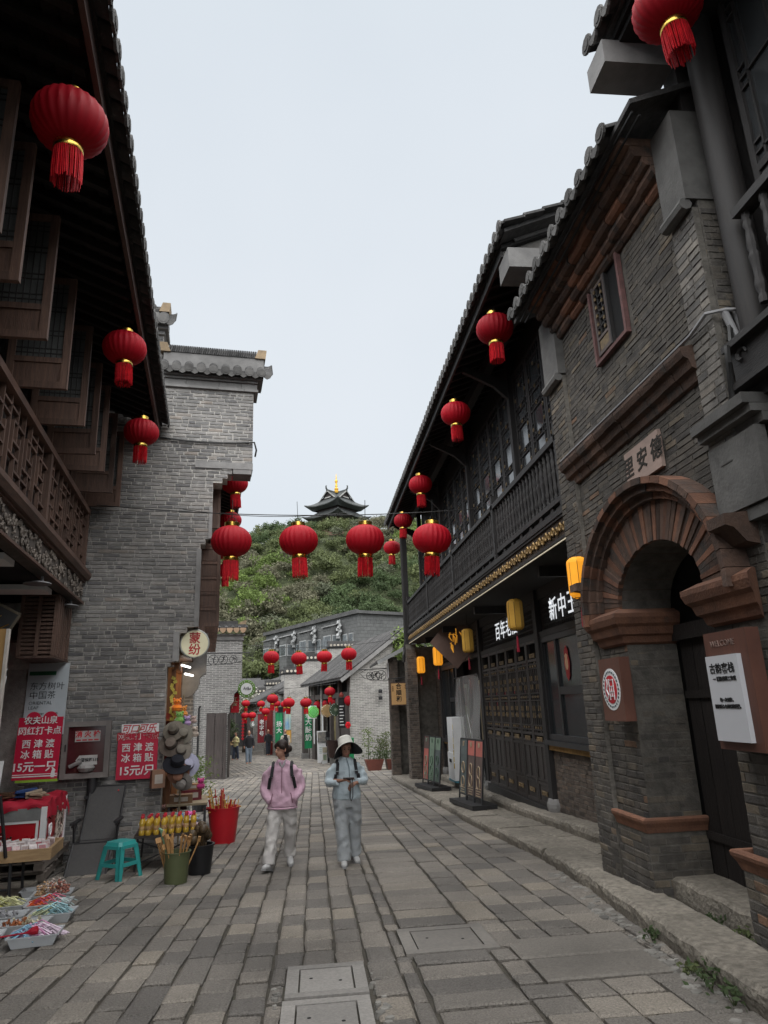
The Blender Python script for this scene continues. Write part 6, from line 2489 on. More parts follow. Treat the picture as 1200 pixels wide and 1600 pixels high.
poster_stand('tall white menu stand with a food picture outside the shop house', (.38, 37.2, gz(37.2)), .5, 1.55, R(12), M('food_photo', (.4, .36, .3), (.06, .09, .12), s=9, bump=0), M('pale_green', (.45, .58, .46), bump=0))
poster_stand('small leaning white board beside the tall menu stand', (.5, 36.2, gz(36.2)), .26, .8, R(20), M('cream_board', (.6, .56, .42), bump=0), M('cream_board2', (.6, .58, .48), bump=0))
t = thing('black_menu_rack', 'black rack of small white menu cards beside the menu stand', 'rack', (.8, 37.0, gz(37)), R(12))
mb = MB()
mb.box(-.22, .22, -.03, .03, .05, 1.5)
part('board', mb, m_steel, t)
for r_ in range(5):
 for c_ in range(3):
  mb = MB()
  mb.box(-.19 + c_ * .13, -.09 + c_ * .13, -.045, -.031, .2 + r_ * .22, .34 + r_ * .22)
  part('card', mb, M('grey_card', (.16, .17, .17), (.08, .09, .09), s=9, bump=0), t)
mb = MB()
mb.box(-.25, .25, -.2, .2, 0, .05)
part('foot', mb, m_steel, t)
t = thing('chalkboard_sign', 'tall black hanging board with white writing at the corner of the low house', 'sign', (1.28, 33.2, .62), R(11))
mb = MB()
mb.box(-.16, .16, -.02, .02, 0, 1.35)
part('board', mb, m_steel, t)
mb = MB()
for k in range(7):
 mb.box(-.11, .1 - .03 * (k % 3), -.026, -.021, .12 + k * .14, .16 + k * .14)
part('chalk_lines', mb, m_white, t)
mb = MB()
mb.lathe([(.02, 1.38), (.1, 1.4), (.12, 1.5), (.02, 1.62)], 10)
part('finial', mb, M('dull_red', (.3, .06, .05), bump=0), t)
t = thing('green_bin', 'narrow green box standing at the corner of the pale brick gable', 'bin', (1.5, 30.6, gz(30.6)), R(8))
mb = MB()
mb.box(-.13, .13, -.2, .2, .02, 1.22)
part('case', mb, M('bin_green', (.015, .22, .08), (.012, .18, .07), rough=.4, bump=0), t)
mb = MB()
mb.box(-.145, .145, -.215, .215, 1.225, 1.27)
part('lid', mb, MATS['bin_green'], t)
mb = MB()
mb.box(-.09, .09, -.212, -.201, .75, .95)
part('slot', mb, m_dark, t)
t = thing('red_bow', 'red ribbon rosette on the gable corner above the green box', 'rosette', (1.52, 32.4, .75), 0)
for k in range(6):
 a_ = k * 1.047
 mb = MB()
 mb.lathe([(.01, -.08), (.05, -.02), (.045, .05), (.01, .09)], 7, (.08 * math.cos(a_), 0, .08 * math.sin(a_)))
 part('loop', mb, m_red_f, t)
mb = MB()
mb.lathe([(.01, -.04), (.04, 0), (.01, .04)], 8, (0, -.03, 0))
part('knot', mb, m_red, t)
# CCTV cameras on the gable
for dz, lab in ((0, 'upper small black wall lamp on the pale brick gable'), (-.3, 'lower small black wall lamp on the pale brick gable')):
 t = thing('wall_lamp', lab, 'lamp', (3.05, 32.8, 2.2 + dz), R(11))
 mb = MB()
 mb.lathe([(.09, -.08), (.1, .04), (.05, .1)], 10, (0, -.14, 0))
 part('head', mb, m_steel, t)
 mb = MB()
 mb.box(-.02, .02, -.14, .02, .05, .09)
 part('arm', mb, m_steel, t)
# plants in the stone planter by the gable
def leaf_clump(n, spread, size, seed, zmax, power=.6):
 rg = np.random.default_rng(seed)
 p = rg.normal(size=(n, 3)) * np.array(spread)
 p[:, 2] = rg.random(n) ** power * zmax
 nrm = rg.normal(size=(n, 3)) + np.array([0, -.4, .6])
 nrm /= np.linalg.norm(nrm, axis=1)[:, None]
 t_ = np.cross(nrm, rg.normal(size=(n, 3)))
 t_ /= np.linalg.norm(t_, axis=1)[:, None]
 b_ = np.cross(nrm, t_)
 s_ = (size * rg.uniform(.6, 1.3, n))[:, None]
 return np.stack([p - t_ * s_, p - b_ * s_ * .45, p + t_ * s_, p + b_ * s_ * .45], axis=1)
t = thing('planter', 'oblong red-brown planter boxes with clipped hedge at the pale brick gable', 'planter', (2.7, 29.4, gz(29.4)), R(4))
mb = MB()
mb.prism([(-.28, 0), (.2, 0), (.34, .42), (-.42, .42)], lambda u, v: (u - .25, -.25, v), lambda u, v: (u - .25, .25, v))
part('tub', mb, M('maroon_plastic', (.16, .05, .035), (.12, .04, .03), rough=.5, bump=0), t)
mb = MB()
mb.prism([(-.3, 0), (.3, 0), (.36, .4), (-.36, .4)], lambda u, v: (u + .55, -.22, v), lambda u, v: (u + .55, .25, v))
part('tub', mb, MATS['maroon_plastic'], t)
link('hedge', quads_mesh('hedge', leaf_clump(900, (.38, .16, 0), .035, 3, .36, 1.0) + np.array([.1, 0, .4]), LEAVES[1]), t)
for k, (x, h) in enumerate(((-.5, 1.25), (.25, 1.05), (.02, .8))):
 t = thing('tall_shrub', ('tall thin shrub at the left of the planter', 'bushier shrub at the right of the planter', 'low shrub in the middle of the planter')[k], 'shrub', (2.7 + x, 29.65, gz(29.4) + .4), k)
 mb = MB()
 mb.tube([(0, 0, -.3), (.03, .02, h * .5), (.06, 0, h)], [.02, .015, .006], 5)
 part('stem', mb, m_bark, t)
 link('leaves', quads_mesh('leaves', leaf_clump(260 if k else 200, (.13 + .06 * (k == 1), .12, 0), .05, 9 + k, h), LEAVES[2 if k == 0 else 0]), t)
# rampant green creeper on the low roof behind the far pier, red-flowering shrub beyond the fire wall
t = thing('creeper', 'bright green creeper mounded over the roof edge behind the long balcony', 'creeper', (4.5, 33, 3.2))
link('foliage', quads_mesh('foliage', crown_arr(77, 16, 2600, .075, 1.3) * 1.15 + np.array([0, 0, .9]), LEAVES[2]), t)
mb = MB()
mb.tube([(0, 0, -2), (.1, 0, 0), (.2, .1, .8)], [.08, .06, .03], 6)
part('stem', mb, m_bark, t)
t = thing('potted_tree', 'dark bushy tree in the street past the brick fire wall', 'tree', (-4.55, 39, gz(39)))
link('crown', quads_mesh('crown', crown_arr(78, 14, 900, .06, 1.1) * .8 + np.array([0, 0, 1.75]), LEAVES[1]), t)
mb = MB()
mb.tube([(0, 0, 0), (.03, 0, .8), (0, .05, 1.6)], [.06, .05, .03], 6)
part('trunk', mb, m_bark, t)
m_blos = M('pale_blossom', (.5, .46, .44), (.22, .24, .16), s=2, rough=.8, bump=0, rv=.5)
for k, (x, y, z, r_, lab) in enumerate(((-7.2, 46, 3.2, 1.7, 'pale flowering tree above the coping of the brick fire wall'), (-5.6, 58, 2.4, 2.0, 'pale flowering tree lower down between fire wall and flats'))):
 t = thing('flowering_tree', lab, 'tree', (x, y, gz(y)))
 link('crown', quads_mesh('crown', crown_arr(80 + k, 18, 1500, .045, 1.0) * r_ + np.array([0, 0, z + 1.3]), LEAVES[3]), t)
 link('blossom', quads_mesh('blossom', crown_arr(90 + k, 18, 700, .04, 1.0) * (r_ * 1.03) + np.array([0, 0, z + 1.3]), m_blos), t)
 mb = MB()
 mb.tube([(0, 0, 0), (.1, 0, z * .6), (0, .1, z + 1)], [.16, .12, .05], 7)
 part('trunk', mb, m_bark, t)
# cart at the far left, with baskets
t = thing('snack_cart', 'small snack cart with yellow baskets past the board fence', 'cart', (-5.5, 46.5, gz(46.5)), R(8))
mb = MB()
mb.box(-.5, .5, -.4, .4, .25, .85)
part('body', mb, M('cart_grey', (.1, .11, .13), bump=0), t)
mb = MB()
mb.box(-.55, .55, -.45, .45, .85, .9)
part('top', mb, M('cart_wood', (.35, .24, .12), bump=0), t)
for k in range(4):
 mb = MB()
 mb.lathe([(.08, .9), (.12, 1.05), (.09, 1.05)], 9, (-.4 + .26 * k, -.2, 0))
 part('basket', mb, MATS['cart_wood'], t)
for sx in (-.4, .4):
 mb = MB()
 mb.lathe([(.16, -.03), (.16, .03)], 12, (sx, -.42, .17), m=Matrix.Rotation(R(90), 3, 'X'))
 part('wheel', mb, m_steel, t)
# brown board with round emblem on the far pier of the arch
t = thing('emblem_board', 'brown wooden board with white and red round emblem on the arch pillar', 'sign', (2.985, 6.7, 1.66))
mb = MB()
mb.box(-.055, .05, -.245, .245, -.3, .3)
part('board', mb, M('red_brown_board', (.115, .05, .035), (.08, .036, .027), s=5, rough=.5, bump=.1, stretch=(1, 6, .6)), t)
def disc(par, nm, r, x, mat, n=32):
 mb = MB()
 mb.lathe([(r, 0), (r, .004)], n, (x, 0, 0), m=Matrix.Rotation(R(-90), 3, 'Y'))
 return part(nm, mb, mat, par)
disc(t, 'white_disc', .2, -.055, m_white)
disc(t, 'red_disc', .135, -.060, m_ink_r)
mb = MB()
mb.tube([(-.066, .08 - .02, .1), (-.066, .03 + .03, .05), (-.066, .09, 0), (-.066, .055, -.05), (-.066, .085, -.09)], .009, 5)
mb.bar((-.066, .02, .09), (-.066, -.075, .09), .014, .006).bar((-.066, .02, .03), (-.066, -.075, .03), .014, .006).bar((-.066, .02, -.02), (-.066, -.075, -.02), .014, .006)
mb.bar((-.066, .02, .1), (-.066, .02, -.1), .014, .006).bar((-.066, -.075, .1), (-.066, -.075, -.1), .014, .006).bar((-.066, -.028, .03), (-.066, -.028, -.07), .014, .006).bar((-.066, .02, -.065), (-.066, -.075, -.065), .014, .006)
part('emblem_strokes', mb, m_white, t)
mb = MB()
for k in range(26):
 a_ = 2 * math.pi * k / 26
 if -2.6 < a_ - math.pi * 1.5 + .0 < .5 and False:
  continue
 mb.obb((-.061, .168 * math.cos(a_), .168 * math.sin(a_)), (.005, .018, .022), Euler((a_, 0, 0)).to_matrix())
part('ring_lettering', mb, M('grey_green_ink', (.1, .14, .15), bump=0), t)
# WELCOME board on the near pier
t = thing('welcome_board', 'tall red-brown board with raised white notice panel on the near arch pillar', 'sign', (2.985, 4.69, 1.6))
mb = MB()
mb.box(-.05, .05, -.26, .26, -.40, .42)
part('board', mb, MATS['red_brown_board'], t)
mb = MB()
mb.box(-.085, -.051, -.17, .22, -.34, .25)
part('white_panel', mb, M('white_acrylic', (.52, .53, .56), (.48, .49, .52), s=3, rough=.35, bump=0, rv=0, grime=.05), t)
text(t, 'WELCOME', .062, M('etched_letters', (.22, .15, .13), bump=0), (-.052, .03, .335), RW, .0)
text(t, '古韵客栈', .075, m_ink, (-.087, .03, .155), RW, .001, spacing=1.05)
text(t, '一 镇扬香囊工作室', .034, m_ink, (-.087, .015, .085), RW, .001)
text(t, '每一次创作，', .03, m_ink, (-.087, .02, -.06), RW, .001)
text(t, '都是匠心与灵魂的碰撞。', .03, m_ink, (-.087, .02, -.105), RW, .001)
# ================================================================== things before the right-hand shop
m_bstand = M('stand_black', (.03, .03, .032), (.02, .02, .021), rough=.45, bump=.1, grime=.1)
def menu_stand(lab, loc, rz, cols, seed, w=.9):
 """a black slatted base with three upright printed panels"""
 rg = random.Random(seed)
 t = thing('menu_stand', lab, 'display stand', loc, rz)
 mb = MB()
 for k in range(3):
  mb.box(-w / 2 - .02 + k * (w + .04) / 3 + .004, -w / 2 - .02 + (k + 1) * (w + .04) / 3 - .004, -.26, .26, .02, .1)
 mb.box(-w / 2, w / 2, -.22, .22, 0, .02)
 part('base', mb, m_bstand, t)
 pw = (w - .1) / 3
 for k in range(3):
  x0 = -w / 2 + .02 + k * (pw + .03)
  th = -.10
  A = lambda x, d, z: (x, -.05 + d + z * math.tan(-th), z)
  fr = MB()
  for (xa, xb) in ((x0 - .012, x0 + .01), (x0 + pw - .01, x0 + pw + .012)):
   fr.bar(A((xa + xb) / 2, 0, .1), A((xa + xb) / 2, 0, 1.3), .022, .03, up=(0, -1, 0))
  fr.bar(A(x0, 0, 1.295), A(x0 + pw, 0, 1.295), .03, .02, up=(0, -1, 0)).bar(A(x0, 0, .2), A(x0 + pw, 0, .2), .03, .02, up=(0, -1, 0))
  pf = part('panel_frame', fr, m_bstand, t)
  p = MB()
  p.face(A(x0 + .01, -.004, .21), A(x0 + pw - .01, -.004, .21), A(x0 + pw - .01, -.004, 1.29), A(x0 + .01, -.004, 1.29), A(x0 + .01, -.004, 1.28))
  p.face(A(x0 + .01, .008, .21), A(x0 + pw - .01, .008, .21), A(x0 + pw - .01, .008, 1.29), A(x0 + .01, .008, 1.29), A(x0 + .01, .008, 1.28))
  part('print_panel', p, cols[k][0], pf)
  p = MB()
  p.face(A(x0 + .02, -.008, .98), A(x0 + pw - .02, -.008, .98), A(x0 + pw - .02, -.008, 1.27), A(x0 + .02, -.008, 1.27))
  part('print_heading', p, cols[k][1], pf)
  p = MB()
  for q in range(2):
   c = rg.uniform(.42, .5) + q * .26
   ring = [A(x0 + pw / 2 + (.09 - .01 * q) * math.cos(a), -.012, c + .11 * math.sin(a)) for a in [i * .524 for i in range(12)]]
   p.tube(ring, .012, 4, closed=True)
  for q in range(4):
   z = .24 + q * .045
   p.obb(A(x0 + pw / 2 + rg.uniform(-.02, .02), -.012, z), (pw * rg.uniform(.4, .75), .004, .02))
  part('print_picture', p, cols[k][2], pf)
  text(pf, ('鲜', '锅', '面')[k], .11, cols[k][2], A(x0 + pw / 2, -.016, 1.19), (R(90) + th, 0, 0), .003)
 return t
P_ = lambda n, c, c2: M(n, c, c2, s=7, rough=.45, bump=0, rv=.1, grime=.1)
pink, dkp, mint, grn, slate, cream_p = P_('print_pink', (.5, .15, .12), (.42, .11, .09)), P_('print_umber', (.16, .10, .085), (.07, .05, .045)), P_('print_mint', (.24, .33, .25), (.12, .18, .13)), P_('print_green', (.10, .17, .11), (.05, .09, .06)), P_('print_slate', (.12, .15, .15), (.06, .075, .075)), P_('print_cream', (.5, .42, .28), (.3, .2, .14))
menu_stand('black stand with three pink-headed food panels, nearer of the two by the shop steps', (3.2, 14.75, kz(14.8)), R(-82), [(dkp, pink, cream_p), (dkp, pink, cream_p), (slate, slate, cream_p)][::-1], 3, 1.35)
menu_stand('black stand with three pale green food panels, farther of the two by the shop steps', (3.05, 18.8, kz(18.8)), R(-80), [(slate, mint, grn), (mint, mint, grn), (pink, dkp, mint)][::-1], 4, 1.35)
t = thing('white_cabinet', 'tall white vending cabinet with yellow edge behind the menu stands', 'cabinet', (3.72, 18.9, kz(18.9) + .15), R(-90))
mb = MB()
mb.box(-.42, .42, -.12, .25, .05, .72).box(-.38, .38, -.1, .22, .725, 1.62)
part('body', mb, m_white, t)
mb = MB()
mb.box(-.43, .43, -.125, .255, 0, .05)
part('plinth', mb, M('teal_plastic', (.05, .2, .26), rough=.5, bump=0), t)
mb = MB()
mb.box(-.16, .1, -.135, -.121, .48, .56)
part('slot', mb, m_dark, t)
mb = MB()
for k in range(7):
 mb.box(.40, .425, -.13 + .004 * k, -.11, .35 + k * .16, .48 + k * .16)
part('yellow_strips', mb, M('yellow_print', (.7, .5, .05), rough=.5, bump=0), t)
# clear plastic sheet curtain hung over the shop entrance
m_clear = bpy.data.materials.new('clear_vinyl')
m_clear.use_nodes = True
_n, _l = m_clear.node_tree.nodes, m_clear.node_tree.links
_n.clear()
_o, _m, _t, _g, _w = (_n.new(k) for k in ('ShaderNodeOutputMaterial', 'ShaderNodeMixShader', 'ShaderNodeBsdfTransparent', 'ShaderNodeBsdfPrincipled', 'ShaderNodeTexNoise'))
_t.inputs[0].default_value = (.86, .88, .88, 1)
_g.inputs['Base Color'].default_value = (.5, .5, .5, 1)
_g.inputs['Roughness'].default_value = .12
_w.inputs['Scale'].default_value = 3.5
_m.inputs[0].default_value = .4
_l.new(_t.outputs[0], _m.inputs[1])
_l.new(_g.outputs[0], _m.inputs[2])
_l.new(_m.outputs[0], _o.inputs[0])
t = thing('vinyl_curtain', 'clear plastic sheet curtain hanging creased across the shop entrance', 'curtain', (3.84, 17.6, kz(17.6) + .15))
mb = MB()
nu, nv = 28, 16
for j in range(nv + 1):
 for i in range(nu + 1):
  u, v = i / nu, j / nv
  amp = .02 + .10 * (1 - v)
  x = amp * (math.sin(u * 17 + v * 2.5) * .6 + math.sin(u * 7 - v * 5) * .5) + .03 * math.sin(v * 9 + u * 4)
  mb.v.append((x, -1.3 + 2.6 * u, .05 + 2.55 * v))
for j in range(nv):
 for i in range(nu):
  q = j * (nu + 1) + i
  mb.f.append((q, q + 1, q + nu + 2, q + nu + 1))
part('sheet', mb, m_clear, t, True, fix=False)
mb = MB()
for (p, q) in (((.0, -.5, 2.5), (.02, .1, 1.7)), ((.02, .1, 1.7), (-.04, -.9, .5)), ((-.03, .55, 2.55), (-.05, .5, 1.6)), ((-.05, .5, 1.6), (-.05, -.2, .4)), ((-.05, .2, .9), (-.06, .55, .3))):
 mb.bar(p, q, .015, .004)
part('creases', mb, M('white_crease', (.6, .6, .6), rough=.3, bump=0), t)
mb = MB()
mb.tube([(0, -1.35, 2.6), (0, 1.35, 2.6)], .015, 6)
part('rail', mb, m_steel, t)
# panels of the entrance seen through the sheet
for (y, w, c, lab) in ((16.75, .42, (.45, .38, .22), 'tall cream poster leaning inside the curtained entrance'), (18.5, .35, (.3, .38, .25), 'tall green and yellow poster inside the curtained entrance')):
 t = thing('entrance_poster', lab, 'poster', (4.05, y, kz(y) + .3), R(-90))
 mb = MB()
 mb.box(-w / 2, w / 2, -.02, .02, .5, 2.3)
 part('board', mb, M('poster_%d' % int(y), c, (.12, .07, .05), s=3, rough=.4, bump=0), t)
 mb = MB()
 mb.box(-w / 2 + .04, w / 2 - .04, -.028, -.021, 1.75, 2.2)
 part('heading', mb, dkp, t)
# ================================================================== the stalls on the left
# fire hydrant cabinet on the brick wall
t = thing('hydrant_cabinet', 'grey framed fire hydrant cabinet with white labels on the brick gable', 'cabinet', LW(-1.80, 11.86, .69), TH)
m_frm = M('grey_brown_frame', (.21, .19, .18), (.15, .135, .13), rough=.6, bump=.15)
mb = MB()
frame_mb(mb, (-.345, 0, 0), (1, 0, 0), .69, .83, .075, .12)
part('frame', mb, m_frm, t)
mb = MB()
mb.box(-.27, .27, .0, .02, .075, .755)
part('door_glass', mb, M('dark_red_glass', (.085, .02, .024), (.05, .014, .016), s=3, rough=.12, bump=0, spec=.8), t)
mb = MB()
mb.box(-.17, .19, -.012, -.001, .53, .69)
lb = part('label', mb, M('label_white', (.6, .58, .57), rough=.5, bump=0), t)
text(lb, '消 火 栓', .10, m_ink_r, (.01, -.014, .635), (R(90), 0, 0), .003)
mb = MB()
for k in range(4):
 mb.box(-.15 + k * .085, -.085 + k * .085, -.016, -.013, .545, .565)
part('label_line', mb, m_ink_r, lb)
mb = MB()
mb.prism([(-.14, .26), (-.09, .19), (.17, .19), (.17, .33), (-.09, .33)], lambda u, v: (u, -.014, v), lambda u, v: (u, -.002, v))
lb = part('arrow_label', mb, MATS['label_white'], t)
text(lb, '火警请打119', .055, m_ink, (.035, -.016, .26), (R(90), 0, 0), .002)
mb = MB()
mb.tube([(-.22, -.03, .17), (-.05, -.03, .25)], .03, 8)
mb.lathe([(.02, 0), (.1, .02), (.13, .07), (.1, .11)], 12, (.02, -.02, .08))
part('nozzle', mb, M('hose_grey', (.3, .29, .28), (.2, .19, .19), rough=.5, bump=0), t)
mb = MB()
mb.box(-.3, -.28, -.075, -.06, .4, .5)
part('latch', mb, m_steel, t)
t = thing('drain_post', 'black downpipe under the hydrant cabinet against the brick wall', 'pipe', LW(-1.68, 11.88, gz(12)), TH)
mb = MB()
mb.tube([(0, 0, 0), (0, 0, 1.2)], .075, 10)
part('pipe', mb, m_steel, t, True)
mb = MB()
mb.box(-.09, .09, -.085, .07, .9, .94)
part('collar', mb, m_steel, t)
m_sign_red = M('sign_crimson', (.45, .012, .045), (.40, .01, .04), s=3, rough=.35, bump=0, rv=0, grime=.06)
def price_board(lab, loc, rz, w, h, top, lines, tilt=0.0, headwhite=False):
 t = thing('price_board', lab, 'sign', loc, rot=(tilt, 0, rz))
 mb = MB()
 mb.box(-w / 2, w / 2, 0, .018, 0, h * (.83 if headwhite else 1))
 if not headwhite:
  mb.lathe([(.1, 0), (.1, .018)], 20, (-w * .18, .018, h - .02), m=Matrix.Rotation(R(90), 3, 'X'))
  mb.lathe([(.1, 0), (.1, .018)], 20, (w * .2, .0178, h - .02), m=Matrix.Rotation(R(90), 3, 'X'))
 part('board', mb, m_sign_red, t)
 if headwhite:
  mb = MB()
  mb.box(-w / 2 + .045, w / 2, 0, .018, h * .83, h)
  part('white_heading', mb, m_white, t)
 z = h
 for body, size, wt, mat in lines:
  text(t, body, size, mat, (0, -.004, 0), (R(90), 0, 0), wt)
 return t
def set_z(t, zs, xs=None):
 k = 0
 for o in t.children:
  if o.type == 'FONT':
   o.location.z = zs[k]
   if xs:
    o.location.x = xs[k]
   k += 1
t = price_board('crimson price board with white heading hung on the brick gable beside the hydrant cabinet', LW(-1.05, 11.88, .63), TH, .60, .82, None,
    [('可口可乐', .135, .0015, m_ink_r), ('网红打卡点', .128, .004, m_ink_r), ('网红打卡点', .124, .0, m_ink_w), ('西 津 渡', .135, .0018, m_ink_w), ('冰 箱 贴', .135, .0018, m_ink_w), ('15元/只', .165, .003, m_ink_w)], headwhite=True)
set_z(t, [.745, .63, .63, .46, .305, .12])
for o in t.children:
 if o.type == 'FONT':
  if o.data.body == '可口可乐':
   o.data.shear = .25
   o.data.space_character = .9
  if o.location.z == .63 and o.data.materials[0] == m_ink_w:
   o.location.y = -.008
mb = MB()
mb.tube([(0, -.01, .80), (.02, -.02, .76), (0, -.02, .70)], .012, 6)
part('twine', mb, M('straw_twine', (.45, .33, .18), bump=0), t)
t = price_board('crimson price board standing on the ice cream freezer beside the tea poster', LW(-2.36, 11.2, .76), TH - R(4), .60, .85, None,
    [('农夫山泉', .115, .0016, m_ink_w), ('网红打卡点', .118, .0016, m_ink_w), ('西 津 渡', .125, .0018, m_ink_w), ('冰 箱 贴', .125, .0018, m_ink_w), ('15元一只', .15, .003, m_ink_w)], tilt=R(-5))
set_z(t, [.80, .655, .475, .33, .165], [.0, 0, 0, 0, -.02])
mb = MB()
mb.box(-.3, .3, -.003, 0, .035, .05).box(-.3, .3, -.003, 0, .065, .075)
mb.lathe([(.02, .02), (.03, .05), (.022, .1), (.01, .14)], 8, (.24, -.002, 0), m=Matrix.Diagonal((1, .08, 1)))
part('white_stripes', mb, m_ink_w, t)
mb = MB()
mb.box(-.25, .31, .0, .02, -.035, -.002)
part('green_foot', mb, M('lime_plastic', (.3, .5, .05), bump=0), t)
t = thing('tea_poster', 'pale grey-blue tea poster board above the crimson price board', 'poster', LW(-2.41, 11.7, 1.35), rot=(R(-3), 0, TH))
mb = MB()
mb.box(-.29, .29, 0, .02, 0, 1.06)
part('board', mb, M('poster_grey_blue', (.42, .46, .49), (.38, .42, .45), s=2, rough=.35, bump=0, rv=0), t)
mb = MB()
mb.box(-.27, .11, -.004, 0, .88, .94)
part('green_strip', mb, M('strip_green', (.02, .14, .06), bump=0), t)
text(t, '东方树叶', .125, m_ink, (.0, -.003, .71), (R(90), 0, 0), -.001)
text(t, '中国茶', .125, m_ink, (-.055, -.003, .575), (R(90), 0, 0), -.001)
text(t, 'ORIENTAL\nLEAF', .07, m_ink, (-.24, -.003, .43), (R(90), 0, 0), -.001, align='LEFT')
text(t, '一片好叶 一杯好茶', .045, m_ink, (.0, -.003, .30), (R(90), 0, 0), 0)
t = thing('red_shop_banner', 'dim red cloth banner with white characters deep inside the left shop', 'banner', LW(-3.14, 10.2, 2.0), TH + R(20))
mb = MB()
mb.box(-.5, .5, 0, .01, -.3, .5)
part('cloth', mb, M('dim_red_cloth', (.25, .02, .04), rough=.8, bump=0), t)
text(t, '日书', .34, m_ink_w, (.2, -.004, .12), (R(90), 0, 0), .004)
mb = MB()
mb.box(-.5, .5, -.004, 0, -.26, -.2)
part('white_border', mb, m_ink_w, t)
t = thing('gilt_signboard', 'black hanging signboard with gold brush strokes tilted inside the left shop front', 'sign', LW(-2.75, 9.3, 2.75), rot=(R(8), R(28), TH + R(10)))
mb = MB()
mb.box(-.45, .33, 0, .03, -.28, .28)
part('board', mb, M('black_lacquer', (.03, .03, .032), rough=.4, bump=0), t)
mb = MB()
mb.box(-.47, .35, -.015, .035, .28, .31).box(.33, .36, -.015, .035, -.28, .28)
part('frame', mb, M('bronze_frame', (.12, .10, .07), rough=.5, bump=0), t)
mb = MB()
for k in range(5):
 x0 = -.35 + k * .13
 mb.tube([(x0, -.01, -.2), (x0 + .06, -.012, -.08 + rnd.uniform(-.03, .03)), (x0 + .05, -.012, .02), (x0 + .13, -.01, .12 + rnd.uniform(-.04, .08))], [.006, .012, .008, .004], 5)
part('gold_strokes', mb, m_gold, t)
t = thing('wooden_door_board', 'yellow-brown upright board with light edge at the left frame edge', 'board', LW(-2.3, 8.45, 1.3), TH)
mb = MB()
mb.box(-.5, .09, 0, .05, -1.2, 1.27)
part('panel', mb, M('ochre_board', (.4, .24, .09), (.3, .17, .06), s=4, bump=.1, stretch=(5, 5, .6)), t)
mb = MB()
mb.box(.091, .12, -.01, .06, -1.2, 1.27)
part('edge_strip', mb, M('pale_edge', (.5, .46, .42), bump=0), t)
# ice cream freezer on pallets, covered with a red cloth
FZ = LW(-2.5, 11.0, -.12)
t = thing('ice_cream_freezer', 'red and white ice cream chest freezer under a crumpled red cover', 'freezer', FZ, TH)
m_fr = M('freezer_red', (.42, .012, .022), (.36, .01, .018), s=3, rough=.3, bump=0, rv=0, grime=.1)
mb = MB()
mb.box(-.62, .50, -.67, .67, 0, .6)
part('body', mb, m_fr, t)
mb = MB()
for (x, y) in ((.485, -.655), (.485, .655), (-.6, -.655)):
 mb.box(x - .035, x + .035, y - .035, y + .035, .001, .61)
mb.box(-.6, .45, -.69, -.671, .0, .055).box(.501, .52, -.62, .62, 0, .04)
part('white_edge', mb, m_white, t)
mb = MB()
mb.box(-.6, .449, -.685, -.671, .45, .6)
part('grey_band', mb, M('freezer_grey', (.3, .31, .31), bump=0, rough=.4), t)
mb = MB()
mb.box(-.6, .43, -.681, -.671, .42, .45).box(.40, .43, -.681, -.671, .06, .42)
part('white_line', mb, m_white, t)
mb = MB()
rg = random.Random(4)
for k in range(60):
 a_, q = rg.uniform(0, 6.28), math.sqrt(rg.random())
 x, z = -.08 + .22 * q * math.cos(a_), .23 + .14 * q * math.sin(a_)
 mb.lathe([(.004, -.01), (.016 * rg.uniform(.6, 1.2), 0), (.004, .01)], 6, (x, -.684, z))
part('cookie_print', mb, M('cookie_brown', (.03, .018, .014), bump=0), t)
mb = MB()
for k in range(14):
 a_, q = rg.uniform(0, 6.28), math.sqrt(rg.random())
 mb.lathe([(.004, -.012), (.022, 0), (.004, .012)], 6, (-.08 + .2 * q * math.cos(a_), -.687, .23 + .13 * q * math.sin(a_)))
part('cream_print', mb, M('cream_white', (.6, .56, .5), bump=0), t)
mb = MB()
for s in (0, 1):
 mb.tube([(.523, -.42 + (1 - 2 * s) * p[0], .3 + p[1]) for p in ((0, -.09), (-.06, -.03), (-.075, .03), (-.05, .065), (-.018, .05), (-.012, .0), (-.03, -.02))], .012, 5)
part('heart_emblem', mb, m_white, t)
mb = MB()
for k in range(26):
 mb.tube([(.505, rg.uniform(-.1, .5), rg.uniform(.1, .5)) if q == 0 else (.522, rg.uniform(-.1, .5), rg.uniform(.08, .55)) for q in range(3)], .01, 4)
part('side_print', mb, M('print_cream2', (.5, .42, .36), bump=0), t)
# crumpled cover as a draped sheet
mb = MB()
nu, nv = 22, 26
for j in range(nv + 1):
 for i in range(nu + 1):
  x, y = -.72 + 1.36 * i / nu, -.78 + 1.56 * j / nv
  ex, ey = max(0, x - .52), max(0, abs(y) - .68)
  z = .665 + .018 * math.sin(x * 23 + y * 9) + .018 * math.sin(y * 19 - x * 6) + rg.uniform(-.004, .004)
  if ex > 0:
   z -= ex * 1.7
   x = .53 + .03 * math.sin(y * 18)
  if ey > 0:
   z -= ey * (.9 if y < 0 else 1.4)
   y = math.copysign(.69 + .015 * math.sin(x * 21), y)
  mb.v.append((x, y, z))
for j in range(nv):
 for i in range(nu):
  q = j * (nu + 1) + i
  mb.f.append((q, q + 1, q + nu + 2, q + nu + 1))
part('red_cover', mb, M('red_cover_cloth', (.42, .012, .035), (.33, .008, .025), s=6, rough=.75, bump=.2, rv=0), t, True, fix=False)
t = thing('folded_clothes', 'small heap of blue and brown clothes on the red freezer cover', 'clothes', FZ + LR @ Vector((.1, -.2, .69)), TH)
